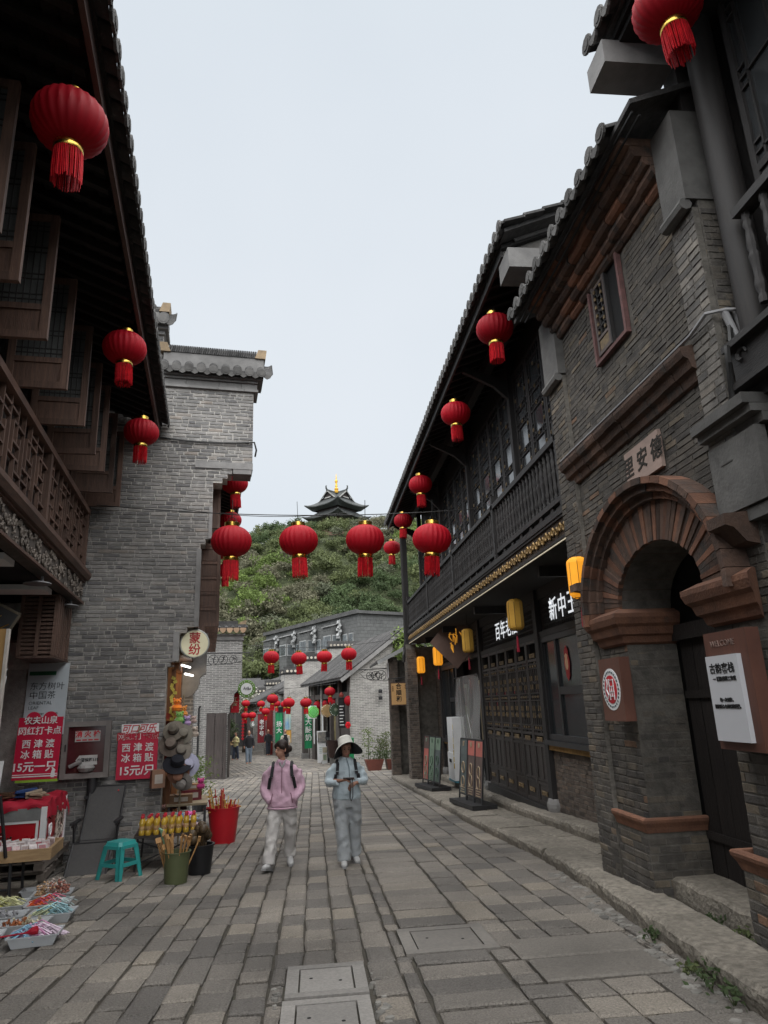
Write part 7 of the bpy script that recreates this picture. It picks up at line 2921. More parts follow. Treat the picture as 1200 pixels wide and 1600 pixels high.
for k, (c, x, y, w) in enumerate((((.02, .06, .2), .05, 0, .3), ((.1, .055, .03), -.16, -.1, .14), ((.35, .28, .2), .2, -.14, .2), ((.03, .08, .25), .0, .16, .22))):
 mb = MB()
 for q in range(4):
  mb.obb((x + rg.uniform(-.04, .04), y + rg.uniform(-.05, .05), .02 + .018 * q), (w, .16, .02), Euler((rg.uniform(-.15, .15), rg.uniform(-.15, .15), rg.uniform(-.6, .6))).to_matrix())
 part('garment', mb, M('garment_%d' % k, c, bump=.2), t)
m_pal = M('pallet_wood', (.22, .19, .165), (.12, .10, .088), s=6, rough=.9, bump=.5, bs=25, grime=.3)
for k, (z, a, lab) in enumerate(((gz(10.9) + .045, .03, 'lower of the two weathered pallets under the freezer'), (gz(10.9) + .175, -.04, 'upper of the two weathered pallets under the freezer'))):
 t = thing('pallet', lab, 'pallet', LW(-2.52 + .02 * k, 11.05, z), TH + a)
 for x in (-.52, 0, .5):
  mb = MB()
  mb.box(x - .05, x + .05, -.72, .72, .018, .098)
  part('bearer', mb, m_pal, t)
 for q in range(8):
  y = -.7 + q * .19
  mb = MB()
  mb.box(-.58, .56, y, y + .12, .1, .12)
  part('plank', mb, m_pal, t)
 for y in (-.7, -.06, .58):
  mb = MB()
  mb.box(-.58, .56, y, y + .12, 0, .017)
  part('plank', mb, m_pal, t)
# reclining garden chair
m_sling = M('grey_sling', (.075, .073, .072), (.055, .054, .054), s=30, rough=.75, bump=.3, bs=200, bd=.003)
t = thing('reclining_chair', 'dark grey sling reclining chair leaning before the brick gable', 'chair', LW(-1.5, 11.0, gz(11)), TH - R(4))
def sling(mb, p0, p1, w, sagd, n=8):
 o = len(mb.v)
 p0, p1 = Vector(p0), Vector(p1)
 d = (p1 - p0).normalized()
 nn = Vector((1, 0, 0)).cross(d)
 for k in (0, 1):
  for j in range(n + 1):
   for i in range(5):
    u, v = -1 + i / 2, j / n
    s = sagd * math.sin(v * math.pi) * (1 - .2 * u * u)
    p = p0 + (p1 - p0) * v + Vector((u * w / 2, 0, 0)) - nn * (s - .006 * k)
    mb.v.append(tuple(p))
 m = (n + 1) * 5
 for j in range(n):
  for i in range(4):
   q = o + j * 5 + i
   mb.f.append((q, q + 1, q + 6, q + 5))
   mb.f.append((q + m + 5, q + m + 6, q + m + 1, q + m))
KN, FT, HP, TP = (0, .05, .36), (0, -.30, .02), (0, .38, .34), (0, .86, 1.02)
for nm, a_, b_, w in (('backrest', HP, TP, .5), ('seat', KN, HP, .5), ('leg_rest', FT, KN, .52)):
 mb = MB()
 sling(mb, a_, b_, w, .025)
 sl = part(nm, mb, m_sling, t, True)
 mb = MB()
 for s in (-1, 1):
  mb.tube([(s * w / 2, a_[1], a_[2]), (s * w / 2, b_[1], b_[2])], .014, 6)
 mb.tube([(-w / 2, b_[1], b_[2]), (w / 2, b_[1], b_[2])], .013, 6)
 part('tube_frame', mb, m_steel, sl)
for s in (-1, 1):
 mb = MB()
 mb.tube([(s * .29, .05, .58), (s * .29, .46, .62)], .018, 6)
 mb.box(s * .29 - .03, s * .29 + .03, .02, .44, .60, .63)
 ar = part('armrest', mb, m_steel, t)
 mb = MB()
 mb.tube([(s * .29, .12, .6), (s * .28, .25, .02)], .013, 6)
 mb.tube([(s * .29, .3, .6), (s * .28, .0, .02)], .013, 6)
 part('leg', mb, m_steel, t)
mb = MB()
mb.lathe([(.012, 0), (.012, .004)], 8, (.16, .80, .955), m=Matrix.Rotation(R(55), 3, 'X'))
part('red_badge', mb, m_ink_r, t)
# turquoise plastic stool
m_tq = M('turquoise_plastic', (.035, .30, .29), (.03, .26, .25), s=4, rough=.35, bump=.05, rv=0, grime=.1, spec=.5)
t = thing('plastic_stool', 'turquoise plastic stool standing beside the reclining chair', 'stool', (-2.52, 10.0, gz(10)), R(-32))
H = .44
mb = MB()
s0, s1 = .135, .15
mb.prism([(-s0, -s0 + .03), (-s0 + .03, -s0), (s0 - .03, -s0), (s0, -s0 + .03), (s0, s0 - .03), (s0 - .03, s0), (-s0 + .03, s0), (-s0, s0 - .03)], lambda u, v: (u * 1.12, v * 1.12, H - .045), lambda u, v: (u, v, H))
part('seat', mb, m_tq, t)
for sx in (-1, 1):
 for sy in (-1, 1):
  mb = MB()
  A = lambda k, z: (sx * (.148 + k * .055), sy * (.148 + k * .055), z)
  for ax in (0, 1):
   q = []
   for (k, z, w) in ((0, H - .045, .075), (1, 0, .058)):
    b = A(k, z)
    if ax == 0:
     q += [(b[0], b[1], b[2]), (b[0] - sx * w, b[1], b[2]), (b[0] - sx * w, b[1] - sy * .012, b[2]), (b[0], b[1] - sy * .012, b[2])]
    else:
     q += [(b[0], b[1], b[2]), (b[0], b[1] - sy * w, b[2]), (b[0] - sx * .012, b[1] - sy * w, b[2]), (b[0] - sx * .012, b[1], b[2])]
   mb.add(q, [(0, 1, 2, 3), (4, 5, 6, 7), (0, 1, 5, 4), (1, 2, 6, 5), (2, 3, 7, 6), (3, 0, 4, 7)])
  part('leg', mb, m_tq, t)
for k in range(4):
 mb = MB()
 m_ = Matrix.Rotation(k * math.pi / 2, 3, 'Z')
 for (z0, z1, w, y) in ((.155, .2, .13, .183), (.36, .40, .12, .153)):
  mb.obb(m_ @ Vector((0, -y, (z0 + z1) / 2)), (w * 2, .012, z1 - z0), m_)
 part('apron' if k else 'apron', mb, m_tq, t)
# tray table with bottles, then the other goods on it
TB = Vector((-2.05, 10.75, gz(10.75)))
m_tabw = M('dark_table_top', (.045, .035, .03), (.03, .024, .02), rough=.6, bump=.2)
t = thing('goods_table', 'low dark folding table carrying the yellow drink bottles and toys', 'table', TB, TH)
mb = MB()
mb.box(-.45, .42, -.36, .8, .425, .455)
part('table_top', mb, m_tabw, t)
for sx in (-.4, .38):
 for sy in (-.3, .72):
  mb = MB()
  mb.tube([(sx, sy, .43), (sx * 1.06, sy * 1.04, 0)], .014, 6)
  part('leg', mb, m_steel, t)
mb = MB()
mb.tube([(-.4, -.28, .1), (.38, -.28, .38)], .01, 5)
mb.tube([(.38, -.28, .1), (-.4, -.28, .38)], .01, 5)
part('cross_brace', mb, m_steel, t)
m_bot = M('yellow_drink', (.55, .36, .05), (.45, .27, .03), s=6, rough=.2, bump=0, rv=.08, spec=.6)
m_cap = M('red_cap', (.5, .015, .03), rough=.4, bump=0)
m_lab = M('bottle_label', (.6, .5, .2), (.35, .1, .08), s=40, rough=.5, bump=0)
bp_ = MB()
bp_.lathe([(.036, 0), (.04, .01), (.04, .05), (.036, .06), (.036, .12), (.04, .13), (.04, .16), (.028, .19), (.018, .205), (.017, .215)], 12)
b_me = bp_.mesh('bottle_body', m_bot, True)
cp_ = MB()
cp_.lathe([(.021, .213), (.021, .24), (.018, .244)], 12)
c_me = cp_.mesh('cap', m_cap, True)
lp_ = MB()
lp_.lathe([(.0372, .064), (.0372, .116)], 12)
for k in range(3):
 a_ = -math.pi / 2 + (k - 1) * .9
 lp_.lathe([(.0, -.001), (.014, 0), (.0, .001)], 8, (.038 * math.cos(a_), .038 * math.sin(a_), .09))
l_me = lp_.mesh('label_band', m_lab)
b_proto = None
rows = ['front row', 'second row', 'third row']
for r_ in range(3):
 for c_ in range(8):
  p = TB + LR @ Vector((-.36 + c_ * .098 + rg.uniform(-.01, .01), -.30 + r_ * .1 + rg.uniform(-.01, .01), .456))
  lab = 'yellow red-capped bottle, %s from the left in the %s on the table' % (ordinal(c_), rows[r_])
  if b_proto is None:
   b_proto = o = thing('drink_bottle', lab, 'bottle', p, 0, 'yellow drink bottles on the low table')
   link('bottle_body', b_me, o)
   link('cap', c_me, o)
   link('label_band', l_me, o)
  else:
   o = copy_tree(b_proto)
   o.location = p
   o['label'] = lab
  o.rotation_euler = (0, 0, rg.uniform(-.4, .4))
def bucket(name, lab, loc, r0, r1, h, mat, wall=.012):
 t = thing(name, lab, 'bucket', loc, rg.uniform(0, 1))
 mb = MB()
 mb.lathe([(r0, 0), (r1, h), (r1 + .012, h), (r1 + .012, h + .012), (r1 - wall, h + .012), (r1 - wall, h), (r0 - wall, .03)], 24)
 part('shell', mb, mat, t, True)
 return t
bucket('green_bucket', 'olive green bucket holding wooden back scratchers, in front of the table', (-1.70, 9.42, gz(9.4)), .135, .16, .34, M('olive_plastic', (.075, .085, .04), (.06, .07, .033), rough=.5, bump=0))
bucket('black_bucket', 'black bucket full of carved wooden massage heads, right of the olive bucket', (-1.5, 9.95, gz(9.95)), .14, .175, .34, M('black_plastic', (.018, .018, .02), rough=.4, bump=0))
bucket('red_bucket', 'bright red bucket full of wooden toy swords', (-1.55, 12.75, gz(12.75)), .2, .265, .55, M('red_plastic', (.5, .012, .022), (.45, .01, .02), rough=.35, bump=0, spec=.5))
m_stick = M('pale_stick', (.42, .24, .10), (.3, .16, .06), s=9, rough=.6, bump=.1, rv=.3)
for k in range(22):
 a_, q = rg.uniform(0, 6.28), rg.uniform(.02, .11)
 ta, tq = a_ + rg.uniform(-.4, .4), rg.uniform(.08, .26)
 mb = MB()
 h = rg.uniform(.42, .56)
 mb.tube([(q * math.cos(a_), q * math.sin(a_), .05), (q * math.cos(a_) + tq * .55 * math.cos(ta), q * math.sin(a_) + tq * .55 * math.sin(ta), h * .7), (q * math.cos(a_) + tq * .8 * math.cos(ta), q * math.sin(a_) + tq * .8 * math.sin(ta), h)], [.009, .009, .012], 5)
 e = (q * math.cos(a_) + tq * .8 * math.cos(ta), q * math.sin(a_) + tq * .8 * math.sin(ta), h)
 mb.obb(e, (.035, .02, .06), Euler((.3, .2, a_)).to_matrix())
 tag(link('back_scratcher', mb.mesh('back_scratcher', m_stick), loc=(-1.70, 9.42, gz(9.4))), 'wooden back scratcher standing in the olive bucket', 'back scratcher', 'back scratchers in the olive bucket')
mb = MB()
mb.tube([(-.1, .03, .05), (-.16, .02, .45), (-.2, 0, .6), (-.23, 0, .62)], [.016, .018, .02, .012], 6)
tag(link('green_cane', mb.mesh('green_cane', M('jade_plastic', (.18, .32, .2), rough=.4, bump=0)), loc=(-1.70, 9.42, gz(9.4))), 'pale green hooked cane leaning out of the olive bucket', 'cane')
m_knob = M('dark_carved_ball', (.025, .016, .012), (.13, .085, .04), s=55, rough=.5, bump=.4, bs=60, rv=.1)
kb = MB()
kb.lathe([(.012, -.34), (.014, -.06), (.03, -.055), (.055, -.03), (.064, 0), (.055, .035), (.03, .056), (.005, .062)], 12)
kb_me = kb.mesh('massage_hammer', m_knob, True)
for k in range(16):
 a_, q = rg.uniform(0, 6.28), rg.uniform(.0, .17)
 o = link('massage_hammer', kb_me, loc=(-1.5 + q * math.cos(a_), 9.95 + q * math.sin(a_), gz(9.95) + .42 + rg.uniform(-.02, .2) * (1.1 - q * 3)), rot=(q * 2.2 * -math.sin(a_), q * 2.2 * math.cos(a_), 0))
 tag(o, 'dark carved wooden massage hammer head standing in the black bucket', 'massage hammer', 'massage hammers in the black bucket')
m_sw1, m_sw2 = M('sword_red', (.45, .03, .03), (.3, .02, .02), rough=.5, bump=0), M('sword_yellow', (.6, .42, .12), (.5, .3, .08), rough=.5, bump=0)
for k in range(26):
 a_, q = rg.uniform(0, 6.28), rg.uniform(.02, .17)
 h = rg.uniform(.62, .88)
 ta, tq = a_ + rg.uniform(-.5, .5), rg.uniform(.02, .2)
 e = (q * math.cos(a_) + tq * math.cos(ta), q * math.sin(a_) + tq * math.sin(ta), h)
 mb = MB()
 mb.bar((q * math.cos(a_), q * math.sin(a_), .1), e, .026, .012)
 mb.obb((e[0], e[1], e[2] - .12), (.08, .02, .02), Euler((0, 0, a_)).to_matrix())
 r_ = k % 2
 tag(link('toy_sword', mb.mesh('toy_sword', m_sw1 if r_ else m_sw2), loc=(-1.55, 12.75, gz(12.75))), ('red' if r_ else 'pale yellow') + ' wooden toy sword standing in the red bucket', 'toy sword', ('red' if r_ else 'pale yellow') + ' toy swords in the red bucket')
# boxes, books, plush toys and paper goods on and behind the table
def crate(name, lab, cat, loc, size, col, rz=0, rot=None, col2=None):
 t = thing(name, lab, cat, loc, rz, rot=rot)
 w, d, h = size
 mb = MB()
 mb.box(-w / 2, w / 2, -d / 2, d / 2, 0, h)
 part('box', mb, M('paper_' + name + '_%d' % len(MATS), col, bump=.05, rough=.6), t)
 mb = MB()
 mb.box(-w * .3, w * .3, -d / 2 - .004, -d / 2, h * .25, h * .75)
 part('printed_label', mb, M('print_' + name + '_%d' % len(MATS), col2 or (.5, .45, .4), bump=0), t)
 return t
def TL(a, b, z):
 return TB + LR @ Vector((a, b, z))
for k in range(6):
 t = thing('card_packet', 'clear packet of red-brown cards propped on the back of the table', 'packet', TL(-.2 + k * .05, .28 + .02 * k, .457), rot=(R(-18), R(10), TH + R(30)), group='card packets on the table')
 mb = MB()
 mb.box(-.055, .055, -.004, .004, 0, .19)
 part('packet', mb, M('packet_film', (.22, .16, .15), (.14, .08, .08), rough=.2, bump=0), t)
 mb = MB()
 mb.box(-.045, .045, -.007, -.0045, .02, .12)
 part('card', mb, M('packet_card', (.2, .05, .05), bump=0), t)
crate('white_booklet', 'white booklet leaning open at the left rear of the table', 'booklet', TL(-.3, .05, .46), (.2, .012, .2), (.6, .58, .5), rot=(R(-50), R(-25), TH))
crate('yellow_box', 'small upright yellow box in the middle of the table', 'box', TL(.02, .12, .457), (.12, .09, .17), (.5, .38, .12), TH)
m_plush = {}
def plush(lab, loc, r, col, cat='plush toy', ears=True, name='plush_toy'):
 t = thing(name, lab, cat, loc, rg.uniform(-.5, .5))
 mt = M('plush_%d' % len(MATS), col, tuple(q * .7 for q in col), s=20, rough=.95, bump=.5, bs=120, sheen=.3)
 mb = MB()
 mb.lathe([(.01, 0), (r * .8, r * .12), (r, r * .6), (r * .8, r * 1.1), (r * .3, r * 1.3)], 12)
 part('body', mb, mt, t, True)
 mb = MB()
 mb.lathe([(.01, r * 1.15), (r * .6, r * 1.3), (r * .75, r * 1.7), (r * .55, r * 2.1), (.01, r * 2.25)], 12)
 hd_ = part('head', mb, mt, t, True)
 if ears:
  for s in (-1, 1):
   mb = MB()
   mb.lathe([(.01, -.25 * r), (.28 * r, 0), (.01, .25 * r)], 8, (s * r * .55, 0, r * 2.15))
   part('ear', mb, mt, hd_, True)
  mb = MB()
  for s in (-1, 1):
   mb.lathe([(.005, -.08 * r), (.09 * r, 0), (.005, .08 * r)], 6, (s * r * .25, -r * .7, r * 1.75))
  part('eyes', mb, m_ink, hd_)
 return t
plush('bright blue plush toy on the table among the paper goods', TL(.12, .35, .457), .07, (.12, .35, .6))
plush('pink plush toy on the table beside the blue one', TL(.28, .42, .457), .075, (.7, .12, .38))
plush('pale lilac plush toy at the table edge', TL(.3, .2, .457), .06, (.5, .42, .6))
for k in range(9):
 crate('paper_packet', ('flat glossy packet lying on the right half of the goods table'), 'packet', TL(.12 + rg.uniform(0, .26), .0 + rg.uniform(0, .5), .457 + k * .012), (.14, .1, .01), rg.choice([(.5, .5, .55), (.55, .4, .45), (.3, .4, .55), (.55, .5, .4)]), rg.uniform(0, 3))['group'] = 'flat packets on the goods table'
for k in range(16):
 crate('paper_packet', 'small bright packet standing among the goods behind the drink bottles', 'packet', TL(rg.uniform(-.3, .38), rg.uniform(.08, .75), .457), (rg.uniform(.06, .1), .02, rg.uniform(.08, .17)), rg.choice([(.5, .12, .2), (.2, .35, .55), (.55, .5, .5), (.5, .4, .1), (.3, .45, .3), (.45, .3, .5)]), rg.uniform(-.6, .6) + TH)['group'] = 'bright packets behind the drink bottles'
# second table farther back
T2 = LW(-.28, 12.7, gz(12.7))
t = thing('goods_table', 'dark little table with pale top behind, at the shop corner', 'table', T2, TH)
mb = MB()
mb.box(-.32, .32, -.45, .7, .68, .71)
part('table_top', mb, M('pale_table', (.3, .24, .16), bump=.1), t)
for sx in (-.28, .28):
 for sy in (-.4, .65):
  mb = MB()
  mb.box(sx - .02, sx + .02, sy - .02, sy + .02, 0, .68)
  part('leg', mb, m_steel, t)
def T2L(a, b, z):
 return T2 + LR @ Vector((a, b, z))
crate('brown_carton', 'brown carton standing on the rear table at the shop corner', 'carton', T2L(-.1, -.25, .711), (.36, .22, .13), (.22, .12, .06), TH)
crate('dark_red_box', 'dark red gift box behind the brown carton', 'box', T2L(.05, .1, .711), (.3, .25, .16), (.16, .02, .03), TH + .2)
crate('tan_box', 'tan box on top of the dark red gift box', 'box', T2L(.05, .12, .872), (.26, .2, .09), (.36, .2, .1), TH)
for k in range(5):
 crate('gift_jar', 'small red and gold gift jar on the farthest corner of the rear table', 'jar', T2L(-.18 + k * .09, .5, .711), (.06, .06, .16), (.4, .06, .04) if k % 2 else (.5, .3, .1), TH)['group'] = 'gift jars on the rear table'
plush('magenta plush toy on the rear table', T2L(.2, .05, .872), .075, (.5, .03, .2))
crate('wicker_tray', 'dark wicker tray of fans below the rear table', 'tray', T2L(-.35, -.35, .42), (.5, .4, .12), (.07, .04, .03), TH)
for k in range(8):
 mb = MB()
 mb.tube([(0, 0, 0), (.02, .01, .3)], .008, 4)
 mb.prism([(0, .3), (.09, .4), (.06, .5), (-.06, .5), (-.09, .4)], lambda u, v: (u, -.004, v), lambda u, v: (u, .004, v))
 tag(link('paper_fan', mb.mesh('paper_fan', M('fan_brown', (.13, .06, .05), (.06, .03, .03), bump=0)), loc=T2L(-.5 + .05 * k, -.42, .5), rot=(R(-70), R(rg.uniform(-30, 30)), TH)), 'dark folded paper fan lying in the wicker tray', 'fan', 'paper fans in the wicker tray')
crate('brown_paper_bag', 'brown paper box hanging open at the corner of the gable under the hats', 'box', LW(-.72, 11.72, .50), (.2, .14, .26), (.25, .14, .09), TH + .3)
# hats stacked on the pole at the shop corner
HP_ = LW(-.46, 11.9, 0)
t = thing('hat_pole', 'thin pale pole at the shop corner strung with sun hats', 'pole', LW(-.40, 12.3, gz(12.3)), TH)
mb = MB()
mb.tube([(0, 0, 0), (0, 0, 2.4)], .016, 6)
part('pole', mb, M('bamboo', (.3, .25, .17), bump=0), t)
mb = MB()
mb.lathe([(.14, 0), (.13, .03), (.02, .05)], 10)
part('foot', mb, m_steel, t)
for k in range(6):
 mb = MB()
 mb.tube([(0, 0, .8 + k * .22), (-.1, -.22, .88 + k * .22)], .006, 4)
 part('hook', mb, m_steel, t)
def hat(lab, loc, rot, r, col, brim_tilt=.25, dome=.11):
 t = thing('sun_hat', lab, 'hat', loc, rot=rot)
 mt = M('hat_%d' % len(MATS), col, tuple(q * .75 for q in col), s=14, rough=.9, bump=.4, bs=90)
 mb = MB()
 mb.lathe([(r * .5, 0), (r * .48, dome * .5), (r * .4, dome * .9), (r * .1, dome * 1.05), (.003, dome * 1.06)], 18)
 part('crown', mb, mt, t, True)
 mb = MB()
 n = 24
 for k in range(n):
  a_ = 2 * math.pi * k / n
  dz = -brim_tilt * r * (.5 + .2 * math.sin(a_ * 2 + r * 30))
  mb.v += [(r * .49 * math.cos(a_), r * .49 * math.sin(a_), .005), (r * math.cos(a_), r * math.sin(a_), dz * .6), (r * math.cos(a_), r * math.sin(a_), dz * .6 - .008), (r * .49 * math.cos(a_), r * .49 * math.sin(a_), -.006)]
 for k in range(n):
  a, b = 4 * k, 4 * ((k + 1) % n)
  for q in range(4):
   mb.f.append((a + q, b + q, b + (q + 1) % 4, a + (q + 1) % 4))
 part('brim', mb, mt, t, True)
 mb = MB()
 mb.lathe([(r * .505, .006), (r * .50, dome * .3)], 18)
 part('band', mb, m_ink, t, True)
 return t
for i, (a, b, z, rx, ry, r, col, lab) in enumerate((
  (-.52, 11.85, 1.33, 60, -20, .17, (.15, .13, .105), 'khaki sun hat highest in the string of hats'),
  (-.38, 11.9, 1.27, 70, 25, .16, (.22, .2, .165), 'pale beige cap right of the khaki hat'),
  (-.55, 11.85, 1.12, 65, -15, .19, (.15, .12, .10), 'dark brown crumpled hat in the middle of the string of hats'),
  (-.40, 11.85, 1.02, 70, 20, .17, (.18, .16, .135), 'grey-beige hat below the pale cap'),
  (-.44, 11.75, .84, 40, 5, .22, (.012, .013, .02), 'large black sun hat at the bottom of the string of hats'),
  (-.28, 11.85, .80, 75, 35, .18, (.42, .42, .55), 'pale lavender sun visor right of the black hat'),
  (-.42, 11.75, .68, 110, 5, .17, (.42, .22, .15), 'tan underside of a straw hat below the black one'),
  (-.36, 11.8, .55, 120, 20, .16, (.3, .28, .26), 'cream straw hat lowest by the paper box'))):
 hat(lab, LW(a, b, z), (R(rx), R(ry), TH), r, col)
# plush toys hanging in the doorway
for (a, b, z, r, col, lab) in ((-.5, 12.2, 1.62, .09, (.85, .22, .02), 'orange plush toy at the top of the doorway string'), (-.40, 12.3, 1.52, .08, (.8, .3, .05), 'small orange plush toy right of the big one'), (-.45, 12.15, 1.42, .085, (.25, .5, .12), 'bright green plush frog under the orange toys'), (-.33, 12.2, 1.38, .07, (.45, .3, .55), 'lilac plush toy beside the green frog'), (-.42, 12.15, 1.32, .08, (.02, .16, .07), 'dark green plush toy under the green frog'), (-.2, 12.3, 1.2, .07, (.6, .5, .42), 'cream plush toy hanging by the door frame'), (-.22, 12.3, 1.42, .05, (.6, .45, .4), 'tiny cream plush toy above the other by the door frame')):
 plush(lab, LW(a, b, z), r, col)
t = thing('yellow_garland', 'string of yellow paper leaves hanging inside the shop doorway', 'garland', LW(-.58, 12.35, 1.5), TH)
for k in range(12):
 mb = MB()
 mb.obb((.03 * math.sin(k * 2), 0, k * .06), (.07, .012, .05), Euler((0, k * .9, .3)).to_matrix())
 part('paper_leaf', mb, M('leaf_yellow', (.6, .5, .1), bump=0), t)
# lit interior of that shop
m_door_o = M('orange_door_wood', (.26, .11, .045), (.16, .065, .028), s=5, rough=.55, bump=.2, stretch=(6, 6, .5))
t = root('souvenir_shop_front', 'glowing orange-brown souvenir shop doorway behind the brick gable', 'shop front', (-.9, 12.6, gz(12.6)), True)
mb = MB()
mb.box(-.62, -.56, 12.42, 12.55, -.6, 2.32)
part('door_post', mb, m_door_o, t)
mb = MB()
mb.box(-.62, -.5, 14.2, 14.32, -.6, 2.5)
part('door_post', mb, m_door_o, t)
mb = MB()
mb.box(-.58, -.5, 12.42, 14.3, 2.32, 2.44)
part('door_head', mb, m_door_o, t)
mb = MB()
mb.box(-2.4, -.5, 15.0, 15.1, -.8, 2.5).box(-2.5, -2.4, 12.45, 15.0, -.8, 2.5)
part('inner_wall', mb, M('warm_inner_wall', (.25, .13, .07), (.15, .08, .045), s=4, rough=.7, bump=0), t)
mb = MB()
mb.box(-1.6, -.6, 14.85, 14.93, .5, 1.6)
part('red_cupboard', mb, M('red_brown_door', (.2, .035, .03), (.15, .03, .025), bump=0), t)
mb = MB()
mb.box(-.62, -.3, 14.9, 16.5, -.7, 2.2)
part('corner_pier', mb, m_bfar2, t)
for k, (b, z) in enumerate(((13.1, 2.42), (13.4, 2.28))):
 mb = MB()
 mb.tube([(-.48 + .05 * k, b, z), (-.36 + .05 * k, b + .7, z)], .02, 8)
 part('tube_lamp', mb, M('white_tube_lamp', (.9, .9, .88), emit=(1, .97, .9), es=.8, bump=0), t)
for (z, b0, b1) in ((.95, 14.4, 14.85), (1.45, 14.4, 14.85), (.45, 14.4, 14.85)):
 mb = MB()
 mb.box(-2.3, -.65, b0, b1, z, z + .03)
 part('shelf', mb, m_door_o, t)
_ld = bpy.data.lights.new('shop_lamp', 'POINT')
_ld.energy = 5
_ld.color = (1, .72, .42)
_ld.shadow_soft_size = .15
_lo = bpy.data.objects.new('shop_lamp', _ld)
COL.objects.link(_lo)
_lo.location = LW(-1.2, 13.5, 2.1)
t = thing('corbel_stone', 'dark curved stone corbel under the upper floor behind the round sign', 'corbel', LW(-.22, 14.2, 2.35), TH)
mb = MB()
mb.prism([(-.3, -.5), (-.1, -.45), (.02, -.3), (.05, -.1), (.16, -.02), (.18, .8), (-.3, .8)], lambda u, v: (u, 0, v), lambda u, v: (u, .3, v))
part('block', mb, m_stone_g, t)
t = thing('hedge_plant', 'small clipped green shrub between hats and board fence', 'shrub', LW(-.15, 18.0, gz(18)), 0)
link('leaves', quads_mesh('leaves', leaf_clump(500, (.16, .16, 0), .04, 31, 1.0, 1.0) + np.array([0, 0, .25]), LEAVES[2]), t)
mb = MB()
mb.lathe([(.14, 0), (.18, .3), (.16, .3)], 12)
part('pot', mb, m_steel, t)
# magnet rack table at the left frame edge
RT = LW(-2.35, 9.55, gz(9.5))
m_raw = M('raw_pine', (.38, .26, .14), (.24, .155, .08), s=5, rough=.75, bump=.3, stretch=(.6, 6, 6))
t = thing('rack_table', 'rough pine tray table on black legs at the left edge, full of souvenir cards', 'table', RT, TH)
mb = MB()
mb.box(-.9, .62, -.3, .35, .46, .48)
part('tray_bottom', mb, m_raw, t)
for (x0, x1, y0, y1) in ((-.9, .66, -.34, -.3), (-.9, .66, .35, .39), (.62, .66, -.3, .35)):
 mb = MB()
 mb.box(x0, x1, y0, y1, .44, .56)
 part('tray_side', mb, m_raw, t)
for x in (-.6, .24):
 for y in (-.3, .3):
  mb = MB()
  mb.tube([(x, y, .46), (x + .02, y, 0)], .018, 6)
  part('leg', mb, m_steel, t)
mb = MB()
mb.tube([(-.6, -.3, .14), (.24, -.3, .16)], .012, 5)
mb.tube([(-.6, .3, .14), (.24, .3, .16)], .012, 5)
part('stretcher', mb, m_steel, t)
mb = MB()
mb.bar((.2, -.36, .5), (.06, -.3, 1.15), .035, .02)
mb.bar((-.62, -.36, .5), (-.66, -.3, 1.15), .035, .02)
part('easel_bar', mb, m_steel, t)
m_card = [M('souvenir_card_%d' % k, c, c2, s=26, rough=.3, bump=0, rv=.25) for k, (c, c2) in enumerate((((.5, .45, .43), (.25, .06, .08)), ((.32, .06, .08), (.15, .03, .04)), ((.55, .5, .5), (.3, .25, .25)), ((.3, .22, .2), (.1, .06, .06))))]
for r_ in range(3):
 for c_ in range(16):
  o = thing('souvenir_card', 'souvenir magnet card in a clear sleeve filed in the pine tray', 'card', RT + LR @ Vector((-.82 + c_ * .092, -.24 + r_ * .19, .482)), rot=(R(rg.uniform(-38, -22)), R(rg.uniform(-12, 12)), TH + R(rg.uniform(15, 40))), group='souvenir cards in the pine tray')
  mb = MB()
  mb.box(-.045, .045, -.004, .004, 0, .135)
  part('sleeve', mb, m_card[2], o)
  mb = MB()
  mb.box(-.037, .037, -.007, -.0042, .02, .115)
  part('print', mb, m_card[(c_ * 7 + r_ * 3) % 4], o)
t = thing('card_display', 'upright white board of souvenir magnets at the left frame edge', 'display board', RT + LR @ Vector((-.42, -.05, .48)), rot=(R(-12), 0, TH))
mb = MB()
mb.box(-.5, .36, 0, .02, .1, 1.05)
part('board', mb, m_white, t)
for r_ in range(5):
 for c_ in range(5):
  mb = MB()
  x = -.46 + c_ * .165
  mb.box(x, x + .13, -.012, -.001, .14 + r_ * .18, .27 + r_ * .18)
  part('magnet', mb, m_card[(r_ * 3 + c_) % 4], t)
t = thing('lower_shelf', 'low pine shelf board with pale goods under the rack table', 'shelf', LW(-2.75, 8.95, gz(9) + .045), TH)
mb = MB()
mb.box(-.5, .48, -.2, .3, .34, .38)
part('shelf_board', mb, m_raw, t)
mb = MB()
mb.box(-.5, .44, -.22, -.2, .25, .42)
part('front_rail', mb, m_raw, t)
for x in (-.4, .4):
 mb = MB()
 mb.box(x - .02, x + .02, -.18, -.14, 0, .34)
 part('leg', mb, m_steel, t)
